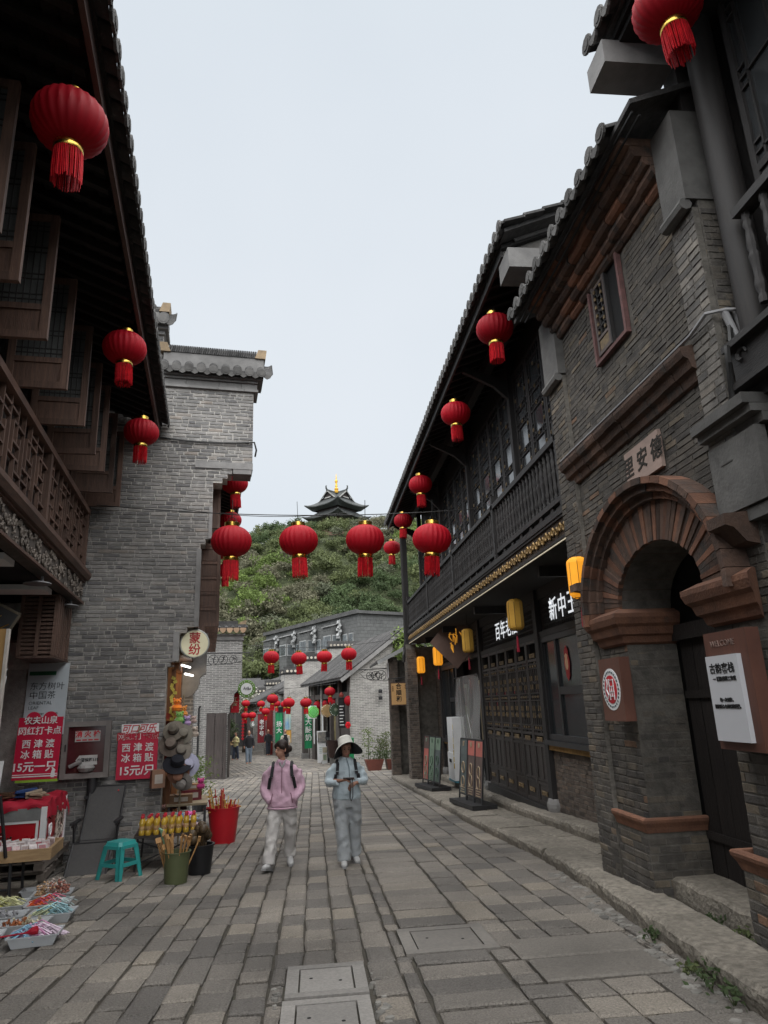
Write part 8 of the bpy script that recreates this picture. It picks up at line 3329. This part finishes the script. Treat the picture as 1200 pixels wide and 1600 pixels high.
# plastic trays of trinkets on the ground
m_tray = M('clear_white_plastic', (.56, .58, .6), (.46, .48, .5), s=6, rough=.3, bump=0, rv=.05, grime=.05, trans=.3)
def tray(lab, loc, rz, w, d, cols, n, seed, form='bits', tilt=0):
 r2 = random.Random(seed)
 t = thing('plastic_tray', lab, 'tray', loc, rot=(tilt, 0, rz))
 h = .085
 mb = MB()
 k, th = .82, .006
 o = [(-w / 2, -d / 2), (w / 2, -d / 2), (w / 2, d / 2), (-w / 2, d / 2)]
 vs = [(x * k, y * k, 0) for x, y in o] + [(x, y, h) for x, y in o] + [(x * 1.05, y * 1.05, h + .004) for x, y in o] + [(x * 1.05, y * 1.05, h - .006) for x, y in o] + [(x * (1 - .03), y * (1 - .03), h) for x, y in o] + [(x * (k - .02), y * (k - .02), .008) for x, y in o]
 fs = [(3, 2, 1, 0)]
 for i in range(4):
  j = (i + 1) % 4
  fs += [(i, j, 4 + j, 4 + i), (12 + i, 12 + j, 8 + j, 8 + i), (8 + i, 8 + j, 16 + j, 16 + i), (16 + i, 16 + j, 20 + j, 20 + i), (4 + i, 4 + j, 12 + j, 12 + i)]
 fs.append((20, 21, 22, 23))
 mb.add(vs, fs)
 part('shell', mb, m_tray, t)
 for ci, c in enumerate(cols):
  g_ = MB()
  mt = M('trinket_%.2f_%.2f_%.2f' % c, c, tuple(q * .6 for q in c), s=30, rough=.4, bump=0, rv=.4)
  for q in range(n):
   x, y = r2.gauss((ci - (len(cols) - 1) / 2) * w * .22, w * .13), r2.gauss(0, d * .18)
   x, y = max(-w * .4, min(w * .4, x)), max(-d * .4, min(d * .4, y))
   z = .02 + r2.uniform(0, .085) * (1 - (2 * x / w) ** 2) + .02
   if form == 'strands':
    a_ = r2.uniform(-.6, .6)
    l = r2.uniform(.05, .11)
    g_.tube([(x - l * math.cos(a_), y - l * math.sin(a_), z), (x, y, z + .035), (x + l * math.cos(a_), y + l * math.sin(a_), z - .01)], .006, 4)
   elif form == 'flowers':
    z += r2.uniform(0, .1)
    g_.lathe([(.002, -.012), (.014, 0), (.002, .012)], 5, (x, y, z))
    if q % 3 == 0:
     g_.tube([(x, y, z), (x * .4, y * .4, .02)], .003, 3)
   else:
    g_.obb((x, y, z), (r2.uniform(.015, .04), r2.uniform(.015, .03), .014), Euler((r2.uniform(0, 3), r2.uniform(0, 3), r2.uniform(0, 3))).to_matrix())
  part('trinkets', g_, mt, t, kind='stuff')
 return t
for (a, b, w, d, cols, n, form, lab) in (
  (-1.40, 7.28, .40, .30, [(.25, .45, .6), (.65, .3, .5), (.62, .5, .6)], 46, 'strands', 'nearest clear tray, heaped with pink and blue hair bands'),
  (-1.86, 7.35, .36, .30, [(.5, .5, .5), (.3, .2, .15)], 26, 'bits', 'clear tray at the left of the pink and blue one'),
  (-1.62, 7.74, .46, .27, [(.35, .12, .05), (.6, .55, .4)], 34, 'bits', 'clear tray with rust-brown trinkets behind the pink one'),
  (-1.42, 8.1, .40, .28, [(.5, .55, .35), (.3, .5, .55)], 30, 'strands', 'clear tray with pale green and aqua bands'),
  (-1.88, 8.15, .42, .28, [(.4, .4, .42)], 24, 'bits', 'clear tray of grey trinkets at the left'),
  (-1.55, 8.6, .42, .3, [(.75, .12, .04), (.7, .1, .2), (.4, .5, .5)], 22, 'strands', 'clear tray with an orange-red scarf'),
  (-2.02, 8.7, .46, .34, [(.42, .42, .12), (.55, .55, .3)], 60, 'strands', 'clear tray heaped with yellow-green strands'),
  (-1.62, 9.12, .40, .32, [(.55, .35, .2), (.6, .5, .45), (.5, .2, .15)], 90, 'flowers', 'clear tray bristling with small dried flower sprigs'),
  (-1.78, 9.45, .44, .26, [(.2, .22, .25)], 22, 'bits', 'farthest clear tray with a few dark trinkets')):
 w_ = LW(a, b, 0)
 tray(lab, (w_.x, w_.y, gz(w_.y) + .004), TH + R(rg.uniform(-6, 6)), w, d, cols, n, int(a * 100 + b * 10) + 500, form, tilt=math.atan(-.042))
mb = MB()
mb.tube([(0, 0, 0), (.3, .03, .01)], .007, 5)
mb.lathe([(.006, 0), (.03, .05), (.035, .09), (.01, .1)], 8, (.3, .03, .01), m=Matrix.Rotation(R(80), 3, 'Y'))
w_ = LW(-1.75, 7.1, 0)
tag(link('red_brush', mb.mesh('red_brush', M('crimson_brush', (.4, .01, .03), rough=.5, bump=0)), loc=(w_.x, w_.y, gz(w_.y) + .11), rot=(0, 0, TH)), 'thin stick with a crimson tassel head laid across the nearest trays', 'brush')
# weeds in the gutter
for k, (x, y, s_) in enumerate(((2.47, 4.72, .14), (2.5, 5.0, .07), (2.6, 5.75, .09), (3.08, 6.35, .08), (3.1, 5.75, .1), (3.08, 5.3, .11), (2.46, 4.45, .12), (3.12, 5.1, .14), (3.05, 6.5, .07))):
 t = thing('gutter_weed', ('leafy green weed at the foot of the kerb, largest of them', 'small weed at the kerb foot just past the largest', 'small weed at the kerb foot near the rubble', 'small moss-green weed before the stone threshold, far end', 'small weed between kerb and threshold, in the middle', 'weed between kerb and threshold, nearer the near pillar', 'low weed at the kerb foot at the very edge', 'weed at the foot of the near arch pillar', 'tiny weed by the far arch pillar')[k], 'weed', (x, y, gz(y) + (.0 if x < 2.9 else .06)), k)
 link('leaves', quads_mesh('leaves', leaf_clump(60, (s_ * .4, s_ * .5, 0), .016 + s_ * .06, 60 + k, s_ * .9), LEAVES[1 if k % 2 == 0 else 0]), t)
 mb = MB()
 for q in range(4):
  mb.tube([(0, 0, -.02), (s_ * .4 * math.cos(q * 1.6), s_ * .4 * math.sin(q * 1.6), s_ * .7)], .004, 3)
 part('stems', mb, LEAVES[0], t)
# ================================================================== people
tmp_sc = bpy.data.scenes.new('workbench')
def organic(name, chains, vox, mat, parent, smooth=6, fold=0.0):
 """one continuous skin grown over overlapping tapered limbs; a chain is a list of (x, y, z, rx, ry)"""
 mb = MB()
 for ch in chains:
  n = 14
  o = len(mb.v)
  pts = [Vector(c[:3]) for c in ch]
  for i, c in enumerate(ch):
   t = pts[min(i + 1, len(ch) - 1)] - pts[max(i - 1, 0)]
   t.normalize()
   u = Vector((1, 0, 0)) - t * t.x
   u = u.normalized() if u.length > .3 else (Vector((0, 1, 0)) - t * t.y).normalized()
   w = t.cross(u)
   for k in range(n):
    a = 2 * math.pi * k / n
    mb.v.append(tuple(pts[i] + u * (c[3] * math.cos(a)) + w * (c[4] * math.sin(a))))
  for i in range(len(ch) - 1):
   for k in range(n):
    mb.f.append((o + i * n + k, o + i * n + (k + 1) % n, o + (i + 1) * n + (k + 1) % n, o + (i + 1) * n + k))
  mb.f.append(tuple(o + k for k in range(n - 1, -1, -1)))
  mb.f.append(tuple(o + (len(ch) - 1) * n + k for k in range(n)))
 me = mb.mesh(name)
 ob = bpy.data.objects.new('grow', me)
 tmp_sc.collection.objects.link(ob)
 m = ob.modifiers.new('r', 'REMESH')
 m.mode = 'VOXEL'
 m.voxel_size = vox
 m = ob.modifiers.new('s', 'SMOOTH')
 m.factor = .5
 m.iterations = smooth
 vl = tmp_sc.view_layers[0]
 vl.update()
 dg = vl.depsgraph
 if dg is None:
  with bpy.context.temp_override(scene=tmp_sc, view_layer=vl):
   dg = bpy.context.evaluated_depsgraph_get()
 out = bpy.data.meshes.new_from_object(ob.evaluated_get(dg))
 bpy.data.objects.remove(ob)
 if fold:
  nv = len(out.vertices)
  co, no = np.zeros(nv * 3, np.float32), np.zeros(nv * 3, np.float32)
  out.vertices.foreach_get('co', co)
  out.vertices.foreach_get('normal', no)
  co, no = co.reshape(-1, 3), no.reshape(-1, 3)
  x, y, z = co.T
  q = np.sin(z * 46 + 4 * np.sin(x * 13 + y * 7) + 2 * np.sin(z * 9)) * .6 + np.sin(z * 27 - x * 31 + 2.5 * np.sin(y * 17 + z * 11)) * .7 + .5 * np.sin(x * 60 + z * 14 + y * 25)
  q *= .45 + .55 * np.sin(z * 8 + x * 5) ** 2
  co = co + no * (q * fold)[:, None]
  out.vertices.foreach_set('co', co.reshape(-1))
  out.update()
 out.materials.clear()
 out.materials.append(mat)
 out.polygons.foreach_set('use_smooth', [True] * len(out.polygons))
 out.name = name
 return link(name, out, parent)
def sph(x, y, z, rx, ry, rz, n=5):
 return [(x, y, z + rz * math.sin(a), rx * math.cos(a) + .001, ry * math.cos(a) + .001) for a in [-1.5 + 3 * i / (n + 1) for i in range(n + 2)]]
def cloth(name, c, c2=None, **kw):
 return M(name, c, c2 or tuple(q * .78 for q in c), s=kw.pop('s', 7), rough=.85, bump=kw.pop('bump', .8), bs=kw.pop('bs', 22), bd=kw.pop('bd', .02), rv=0, grime=.08, sheen=.15, **kw)
m_skin = M('skin', (.46, .26, .185), (.39, .20, .14), s=6, rough=.55, bump=0, rv=0, grime=.05)
m_hair = M('dark_brown_hair', (.035, .02, .016), (.018, .011, .01), s=9, rough=.5, bump=.6, bs=60, stretch=(4, 4, .8), rv=0)
m_shoe = cloth('pale_trainer', (.5, .5, .5), bump=.2)
m_sole = M('shoe_sole', (.3, .3, .3), rough=.7, bump=0)
m_bag = cloth('black_webbing', (.014, .014, .017), bump=.2)
def blob(parent, nm, mat, c, r, m=None):
 mb = MB()
 mb.lathe([(r[0] * math.cos(a) + 1e-5, r[2] * math.sin(a)) for a in [-1.57 + 3.14 * i / 8 for i in range(9)]], 12)
 mb.v = [(x, y * r[1] / r[0], z) for x, y, z in mb.v]
 if m:
  mb.v = [tuple(m @ Vector(v)) for v in mb.v]
 mb.v = [(x + c[0], y + c[1], z + c[2]) for x, y, z in mb.v]
 return part(nm, mb, mat, parent, True)
def head_chains(hx, hy, hz, yaw, pitch=0):
 """skull, jaw, nose, ears; the face looks to -y before the turn"""
 m = Matrix.Rotation(yaw, 3, 'Z') @ Matrix.Rotation(pitch, 3, 'X')
 c = Vector((hx, hy, hz))
 def T(ch):
  return [(*(c + m @ Vector(q[:3])), q[3], q[4]) for q in ch]
 return m, [T(sph(0, .008, .03, .075, .09, .085)), T(sph(0, -.022, -.04, .056, .062, .07)), T([(0, -.078, .012, .009, .008), (0, -.094, -.018, .013, .011), (0, -.09, -.028, .012, .01)]),
               T(sph(.076, .012, -.008, .008, .016, .028, 3)), T(sph(-.076, .012, -.008, .008, .016, .028, 3)), T(sph(0, -.078, -.058, .022, .01, .012, 3))]
def face(par, hx, hy, hz, m, woman=True):
 c = Vector((hx, hy, hz))
 for s in (-1, 1):
  p = c + m @ Vector((s * .031, -.077, .008))
  blob(par, 'eye', m_ink, p, (.011, .006, .0055), m)
  mb = MB()
  mb.tube([tuple(c + m @ Vector((s * (.016 + .012 * k), -.085 + .004 * k, .03 + .003 * (1 - abs(k - 1))))) for k in range(3)], .003, 5)
  part('eyebrow', mb, m_hair, par)
 blob(par, 'mouth', M('lips', (.32, .10, .085), rough=.5, bump=0), c + m @ Vector((0, -.085, -.056)), (.02, .006, .007), m)
def hand(side, wr, d, curl=.5, up=Vector((0, 0, 1))):
 """chains of a hand at wrist wr pointing along d: palm, four unequal bent fingers and a thumb from the palm's side"""
 wr, d = Vector(wr), Vector(d).normalized()
 s = d.cross(up).normalized() * side
 n = s.cross(d) * side
 ch = [[(*wr, .024, .02), (*(wr + d * .04), .034, .017), (*(wr + d * .085), .036, .015)]]
 for k, l in enumerate((.062, .074, .068, .052)):
  b = wr + d * .08 + s * ((k - 1.5) * .0195)
  p1 = b + (d * math.cos(curl * .6) - n * math.sin(curl * .6)) * l * .45
  p2 = p1 + (d * math.cos(curl * 1.5) - n * math.sin(curl * 1.5)) * l * .32
  p3 = p2 + (d * math.cos(curl * 2.2) - n * math.sin(curl * 2.2)) * l * .25
  ch.append([(*b, .0085, .0085), (*p1, .008, .008), (*p2, .0075, .0075), (*p3, .006, .006)])
 b = wr + d * .03 - s * .026
 p1 = b + (d * .7 - s * .6) * .035
 p2 = p1 + (d * .95 - s * .15) * .03
 ch.append([(*b, .012, .012), (*p1, .0105, .0105), (*p2, .008, .008)])
 return ch
def shoe(par, x, y, z, rz, pitch=0.0):
 m = Matrix.Rotation(rz, 3, 'Z') @ Matrix.Rotation(pitch, 3, 'X')
 c = Vector((x, y, z))
 T = lambda ch: [(*(c + m @ Vector(q[:3])), q[3], q[4]) for q in ch]
 o = organic('shoe', [T([(0, .10, .045, .036, .042), (0, .03, .055, .04, .05), (0, -.06, .045, .044, .038), (0, -.14, .035, .04, .028), (0, -.165, .03, .022, .018)]), T([(0, .07, .05, .038, .045), (0, .075, .11, .036, .04)])], .012, m_shoe, par, 4)
 mb = MB()
 mb.prism([(-.036, .125), (.036, .125), (.044, 0), (.046, -.09), (.03, -.17), (-.03, -.17), (-.046, -.09), (-.044, 0)], lambda u, v: tuple(c + m @ Vector((u, v, 0))), lambda u, v: tuple(c + m @ Vector((u, v, .022))))
 part('sole', mb, m_sole, o)
 return o
# --- the woman in the pink jacket, hands in her pockets, looking to her right
gy_ = 10.05
t = thing('person', 'woman in pink jacket and pale trousers walking with hands in pockets, head turned', 'person', (-.44, gy_, gz(gy_)), R(-2))
hx, hy, hz_ = -.02, -.01, 1.475
hm, hc_ = head_chains(hx, hy, hz_, R(-48), R(6))
LEGL = [(-.09, 0, .86, .075, .08), (-.115, -.12, .45, .05, .055), (-.155, -.23, .12, .04, .045)]      # picture left: forward leg
LEGR = [(.085, 0, .86, .075, .08), (.10, .06, .45, .05, .055), (.085, .19, .14, .04, .045)]
body = organic('body', hc_ + [[(-.005, .02, 1.22, .06, .065), (-.01, .01, 1.33, .05, .052), (hx, hy + .01, 1.43, .047, .05)],
                              [(0, 0, .85, .14, .10), (0, 0, 1.05, .125, .09), (0, .01, 1.25, .15, .085), (0, .01, 1.3, .08, .06)], LEGL, LEGR,
                              [(-.15, .01, 1.21, .04, .04), (-.25, .035, 1.01, .036, .036), (-.185, -.07, .88, .028, .028)], [(.15, .01, 1.21, .04, .04), (.25, .035, 1.01, .036, .036), (.185, -.07, .88, .028, .028)]]
               + hand(1, (-.18, -.065, .88), (.8, -.05, -.1)) + hand(-1, (.18, -.065, .88), (-.8, -.05, -.1)), .0085, m_skin, t, 3)
face(body, hx, hy, hz_, hm)
hr = Vector((hx, hy, hz_))
T = lambda ch: [(*(hr + hm @ Vector(q[:3])), q[3], q[4]) for q in ch]
organic('hair', [T(sph(0, .018, .058, .087, .097, .078)), T(sph(0, .05, -.01, .08, .064, .075)), T(sph(.055, -.03, .05, .036, .045, .045)), T(sph(-.055, -.03, .05, .036, .045, .045)), T(sph(.02, .125, -.01, .045, .042, .05)), T(sph(.066, .0, .035, .022, .05, .045)), T(sph(-.066, .0, .035, .022, .05, .045))], .011, m_hair, t, 4)
m_pink = cloth('pink_nylon', (.56, .37, .46), (.48, .30, .39), bs=16)
TR = [(0, -.01, .735, .205, .16), (0, -.005, .80, .215, .165), (0, 0, .95, .195, .145), (0, .005, 1.1, .185, .13), (0, .01, 1.22, .19, .115), (0, .01, 1.29, .13, .085), (0, .01, 1.335, .078, .07)]
jk = organic('jacket', [TR] + [[(s * .13, .01, 1.235, .06, .07), (s * .205, .025, 1.15, .066, .068), (s * .255, .04, 1.0, .06, .062), (s * .245, .0, .95, .06, .06), (s * .195, -.08, .87, .052, .052), (s * .155, -.12, .82, .05, .05)] for s in (-1, 1)] + [[(s * .06, -.03, 1.31, .04, .05), (s * .035, -.07, 1.29, .03, .035)] for s in (-1, 1)], .013, m_pink, t, 5, .0085)
mb = MB()
mb.tube([(0, -.082, 1.31), (0, -.125, 1.2), (0, -.142, 1.0), (0, -.155, .78)], .005, 5)
part('zip', mb, M('rose_zip', (.3, .15, .2), bump=0), jk)
for s in (-1, 1):
 mb = MB()
 mb.tube([(s * .12, -.155, .93), (s * .15, -.145, .80)], .006, 5)
 part('pocket_edge', mb, MATS['rose_zip'], jk)
mb = MB()
mb.tube([(-.2 + .4 * k / 8, -.165 * math.sqrt(max(0, 1 - ((k - 4) / 4.2) ** 2)) - .005, .735) for k in range(9)], .012, 5)
part('hem', mb, m_pink, jk)
mb = MB()
mb.tube([(-.045, -.06, 1.33), (-.02, -.085, 1.28), (0, -.1, 1.25), (.02, -.085, 1.28), (.045, -.06, 1.33)], .014, 6)
part('grey_collar', mb, cloth('grey_knit', (.33, .32, .33)), t)
m_tr1 = cloth('pale_cotton', (.52, .50, .48), (.43, .41, .40), bs=11, bd=.03)
organic('trousers', [[(0, 0, .70, .165, .13), (0, 0, .80, .16, .125)], [(-.09, 0, .80, .095, .105), (-.1, -.07, .62, .10, .105), (-.125, -.13, .42, .083, .09), (-.15, -.2, .2, .08, .085), (-.16, -.24, .075, .088, .095)], [(.08, 0, .80, .095, .105), (.095, .03, .62, .10, .105), (.1, .06, .42, .083, .09), (.09, .17, .22, .08, .085), (.085, .2, .11, .086, .095)]], .014, m_tr1, t, 5, .009)
shoe(t, -.165, -.27, .015, R(-14), R(-14))
shoe(t, .09, .17, .03, R(8), R(14))
def straps(t, xs, y0, z0, z1):
 for s in (-1, 1):
  mb = MB()
  P = [(s * xs, .12, z0 - .02), (s * xs, .02, z0 + .045), (s * xs, -.09, z0 - .01), (s * (xs + .015), -.138, z0 - .13), (s * (xs + .03), -.132, (z0 + z1) / 2), (s * (xs + .055), -.085, z1)]
  for a, b in zip(P, P[1:]):
   mb.bar(a, b, .042, .012, up=(0, -1, .3))
  part('backpack_strap', mb, m_bag, t)
 mb = MB()
 mb.box(-.14, .14, .13, .24, .92, 1.28)
 part('backpack', mb, m_bag, t)
straps(t, .125, 0, 1.265, .98)
# --- the woman in pale blue with the sun hat, both hands on her phone
gy_ = 10.0
t = thing('person', 'woman in pale blue jacket, jeans and white bucket hat holding a phone', 'person', (.43, gy_, gz(gy_)), R(2))
hx, hy, hz_ = 0, -.03, 1.455
hm, hc_ = head_chains(hx, hy, hz_, R(4), R(14))
LEGL = [(-.08, 0, .86, .075, .08), (-.07, -.06, .45, .05, .055), (-.055, -.12, .12, .045, .05)]
LEGR = [(.085, 0, .86, .075, .08), (.105, .05, .45, .05, .055), (.105, .15, .14, .045, .05)]
wl, wr_ = Vector((-.09, -.235, 1.06)), Vector((.10, -.225, 1.02))
m_skin2 = M('darker_skin', (.33, .18, .125), (.26, .135, .095), s=6, rough=.55, bump=0, rv=0, grime=.05)  # a deeper skin tone than the other woman's
body = organic('body', hc_ + [[(0, .02, 1.2, .06, .065), (0, .01, 1.31, .05, .052), (hx, hy + .02, 1.41, .047, .05)],
                              [(0, 0, .85, .14, .10), (0, 0, 1.05, .125, .09), (0, .01, 1.25, .15, .085), (0, .01, 1.3, .08, .06)], LEGL, LEGR,
                              [(-.15, .01, 1.21, .04, .04), (-.24, .0, 1.03, .038, .038), (-.17, -.14, 1.05, .03, .03), (*wl, .024, .021)], [(.15, .01, 1.21, .04, .04), (.245, .0, 1.03, .038, .038), (.18, -.14, 1.02, .03, .03), (*wr_, .024, .021)]]
               + hand(1, wl, (.75, -.45, .1), .55) + hand(-1, wr_, (-.7, -.3, -.35), .8), .0075, m_skin2, t, 3)
face(body, hx, hy, hz_, hm)
hr = Vector((hx, hy, hz_))
T = lambda ch: [(*(hr + hm @ Vector(q[:3])), q[3], q[4]) for q in ch]
organic('hair', [T(sph(0, .03, .035, .085, .09, .08)), T(sph(0, .06, -.03, .075, .05, .07)), T(sph(.068, .01, -.02, .02, .04, .06)), T(sph(-.068, .01, -.02, .02, .04, .06))], .012, m_hair, t, 4)
# bucket hat: wide floppy brim, white outside and black inside
ht = thing('bucket_hat', 'white wide-brimmed bucket hat with black lining worn by the woman in blue', 'hat', (.43, gy_ - .03, gz(gy_) + 1.50), rot=(R(-15), R(-12), 0))
m_hat, m_hatin = cloth('white_canvas', (.66, .65, .6), bump=.5), cloth('black_lining', (.014, .014, .018), bump=.2)
o_, i_ = MB(), MB()
n = 30
for k in range(n):
 a = 2 * math.pi * k / n
 ca, sa = math.cos(a), math.sin(a)
 f = .06 + .02 * math.sin(a * 2 + 1) + .012 * math.sin(a * 3) - .085 * max(0, -sa) ** 2
 r3 = .205 + .012 * math.sin(a * 3 + .5)
 col = [(.004, .125), (.06, .122), (.093, .10), (.102, .03), (.106, 0), (.15, -.02 - f * .35), (r3, -.05 - f)]
 o_.v += [(r * ca, r * sa * 1.04, z) for r, z in col]
 i_.v += [((r - .004) * ca, (r - .004) * sa * 1.04, z - .006) for r, z in col[3:]]
for k in range(n):
 q = (k + 1) % n
 for j in range(6):
  o_.f.append((k * 7 + j, k * 7 + j + 1, q * 7 + j + 1, q * 7 + j))
 for j in range(3):
  i_.f.append((k * 4 + j, k * 4 + j + 1, q * 4 + j + 1, q * 4 + j))
part('outer_cloth', o_, m_hat, ht, True, fix=False)
part('lining', i_, m_hatin, ht, True, fix=False)
m_blue = cloth('pale_blue_nylon', (.44, .51, .55), (.36, .43, .47), bs=15)
jk = organic('jacket', [[(0, .0, .80, .205, .145), (0, 0, .88, .20, .145), (0, 0, 1.0, .185, .135), (0, .005, 1.12, .18, .13), (0, .01, 1.22, .185, .115), (0, .01, 1.29, .125, .085), (0, .005, 1.34, .075, .07)]]
             + [[(s * .13, .01, 1.235, .06, .07), (s * .2, .015, 1.15, .064, .066), (s * .25, .0, 1.03, .058, .06), (s * .235, -.06, 1.02, .055, .055), (s * .18, -.15, 1.03, .046, .046), (s * .13, -.2, 1.035, .04, .04)] for s in (-1, 1)], .013, m_blue, t, 5, .0085)
mb = MB()
mb.tube([(.0, -.08, 1.33), (.03, -.12, 1.22), (.035, -.148, 1.0), (.03, -.155, .82)], .006, 5)
part('placket', mb, M('blue_zip', (.2, .26, .3), bump=0), jk)
mb = MB()
mb.bar((-.15, -.118, 1.17), (-.03, -.142, 1.17), .02, .006)
mb.bar((.06, -.14, 1.17), (.15, -.118, 1.17), .02, .006)
part('chest_flap', mb, m_blue, jk)
m_jean = cloth('pale_denim', (.34, .36, .37), (.26, .28, .30), bs=11, bd=.03)
organic('trousers', [[(0, 0, .70, .17, .13), (0, 0, .84, .165, .125)], [(-.085, 0, .82, .105, .12), (-.08, -.03, .62, .10, .105), (-.07, -.07, .42, .09, .092), (-.06, -.10, .2, .092, .09), (-.055, -.12, .06, .098, .1)], [(.09, 0, .82, .105, .12), (.10, .02, .62, .10, .105), (.105, .07, .42, .09, .092), (.105, .12, .2, .09, .09), (.105, .14, .08, .096, .098)]], .014, m_jean, t, 5, .009)
shoe(t, -.06, -.14, 0, R(-4))
shoe(t, .105, .13, .008, R(10), R(8))
straps(t, .12, 0, 1.26, 1.0)
ph = thing('smartphone', 'dark smartphone with hanging cord held by the woman in the bucket hat', 'phone', (.43 + .02, gy_ - .30, gz(gy_) + 1.085), rot=(R(-25), 0, R(-10)))
mb = MB()
mb.box(-.075, .075, -.038, .038, -.005, .005)
part('case', mb, M('phone_case', (.1, .08, .08), rough=.3, bump=0), ph)
mb = MB()
mb.box(-.07, .07, -.034, .034, .005, .0065)
part('screen', mb, m_glass, ph)
mb = MB()
mb.tube([(.03, 0, 0), (.035, -.02, -.12), (.03, -.03, -.26), (.045, -.03, -.30), (.065, -.02, -.24), (.06, -.01, -.1), (.05, 0, 0)], .006, 5)
part('cord', mb, m_bag, ph)
# --- the walkers far down the street
def walker(lab, x, y, rz, h, top, legs, hair=m_hair, coat=0.0, step=.12, bag=None, arms=0):
 t = thing('person', lab, 'person', (x, y, gz(y)), rz)
 k = h / 1.65
 S = lambda ch: [tuple(q * k for q in c) for c in ch]
 hm, hc = head_chains(0, -.01 * k, 1.53 * k, 0)
 body = organic('body', [S([(0, .01, 1.2, .06, .06), (0, 0, 1.5, .045, .05)]), S(sph(0, 0, 1.55, .08, .1, .12)), S([(0, 0, .8, .13, .09), (0, 0, 1.3, .13, .08)]),
       S([(-.08, 0, .85, .08, .08), (-.08, -step, .1, .04, .045), (-.08, -step - .1, .03, .045, .03)]), S([(.08, 0, .85, .08, .08), (.08, step, .1, .045, .05), (.08, step - .1, .03, .045, .03)])]
                   + [S([(s * .2, 0, 1.3, .05, .05), (s * .24, 0, 1.05, .04, .04), (s * (.24 - .12 * arms), -.08 - .12 * arms, .84 + .3 * arms, .035, .035), (s * (.23 - .13 * arms), -.1 - .14 * arms, .76 + .36 * arms, .03, .03)]) for s in (-1, 1)], .022, m_skin, t, 2)
 organic('hair', [S(sph(0, .025, 1.58, .092, .1, .1)), S(sph(0, .06, 1.52, .075, .05, .09))], .022, hair, t, 2)
 organic('jacket', [S([(0, 0, .78 - coat, .17 + coat * .15, .13 + coat * .1), (0, 0, 1.0, .17, .13), (0, 0, 1.28, .19, .11), (0, 0, 1.4, .08, .07)])] + [S([(s * .17, 0, 1.3, .075, .075), (s * .25, 0, 1.05, .06, .06), (s * (.245 - .1 * arms), -.08 - .1 * arms, .88 + .24 * arms, .05, .05)]) for s in (-1, 1)], .022, top, t, 3)
 organic('trousers', [S([(0, 0, .72, .15, .12), (0, 0, .88, .15, .12)]), S([(-.085, 0, .85, .1, .1), (-.085, -step, .08, .075, .08)]), S([(.085, 0, .85, .1, .1), (.085, step, .08, .075, .08)])], .022, legs, t, 3)
 return t
c_blk, c_nvy, c_yel, c_crm = cloth('black_knit', (.016, .016, .02), bump=.2), cloth('navy_cloth', (.025, .03, .045), bump=.2), cloth('pale_yellow_cloth', (.55, .5, .26), bump=.2), cloth('cream_cloth', (.55, .5, .42), bump=.2)
walker('far walker in black jumper and washed blue jeans', -3.52, 39.2, R(6), 1.7, c_blk, cloth('washed_jeans', (.2, .25, .31), bump=.2))
walker('far walker in pale yellow top and dark jeans reading a sheet', -4.78, 44.5, R(-40), 1.62, c_yel, cloth('dark_jeans', (.03, .04, .065), bump=.2), arms=1)
walker('far walker all in black beside the dark red banner', -3.15, 49.5, R(20), 1.68, c_blk, c_nvy, step=.06)
walker('far walker in long black coat with cream sleeves before the green banner', -1.75, 43.5, R(12), 1.66, c_crm, c_blk, step=.03)
t = thing('black_pinafore', 'long black pinafore worn over the cream sleeves of the far walker', 'dress', (-1.75, 43.5, gz(43.5)), R(12))
organic('dress', [[(0, 0, .12, .24, .19), (0, 0, .7, .2, .16), (0, 0, 1.1, .18, .14), (0, 0, 1.38, .14, .115)]], .03, c_blk, t, 3)
walker('far walker with grey backpack farther off behind the man in black', -4.6, 52, R(170), 1.66, cloth('grey_cloth', (.2, .2, .22), bump=.2), c_nvy)
walker('far walker with dark head of hair by the snack cart', -6.1, 55, R(150), 1.68, c_blk, c_nvy)
bpy.data.scenes.remove(tmp_sc)
# ================================================================== lettering to plain meshes
dg = bpy.context.evaluated_depsgraph_get()
for o in [q for q in scene.objects if q.type == 'FONT']:
 me = bpy.data.meshes.new_from_object(o.evaluated_get(dg))
 nm = o.name
 o.name = nm + '_curve'
 n = link(nm.split('.')[0], me, None)
 n.parent = o.parent
 n.location, n.rotation_euler, n.scale = o.location, o.rotation_euler, o.scale
 bpy.data.objects.remove(o)
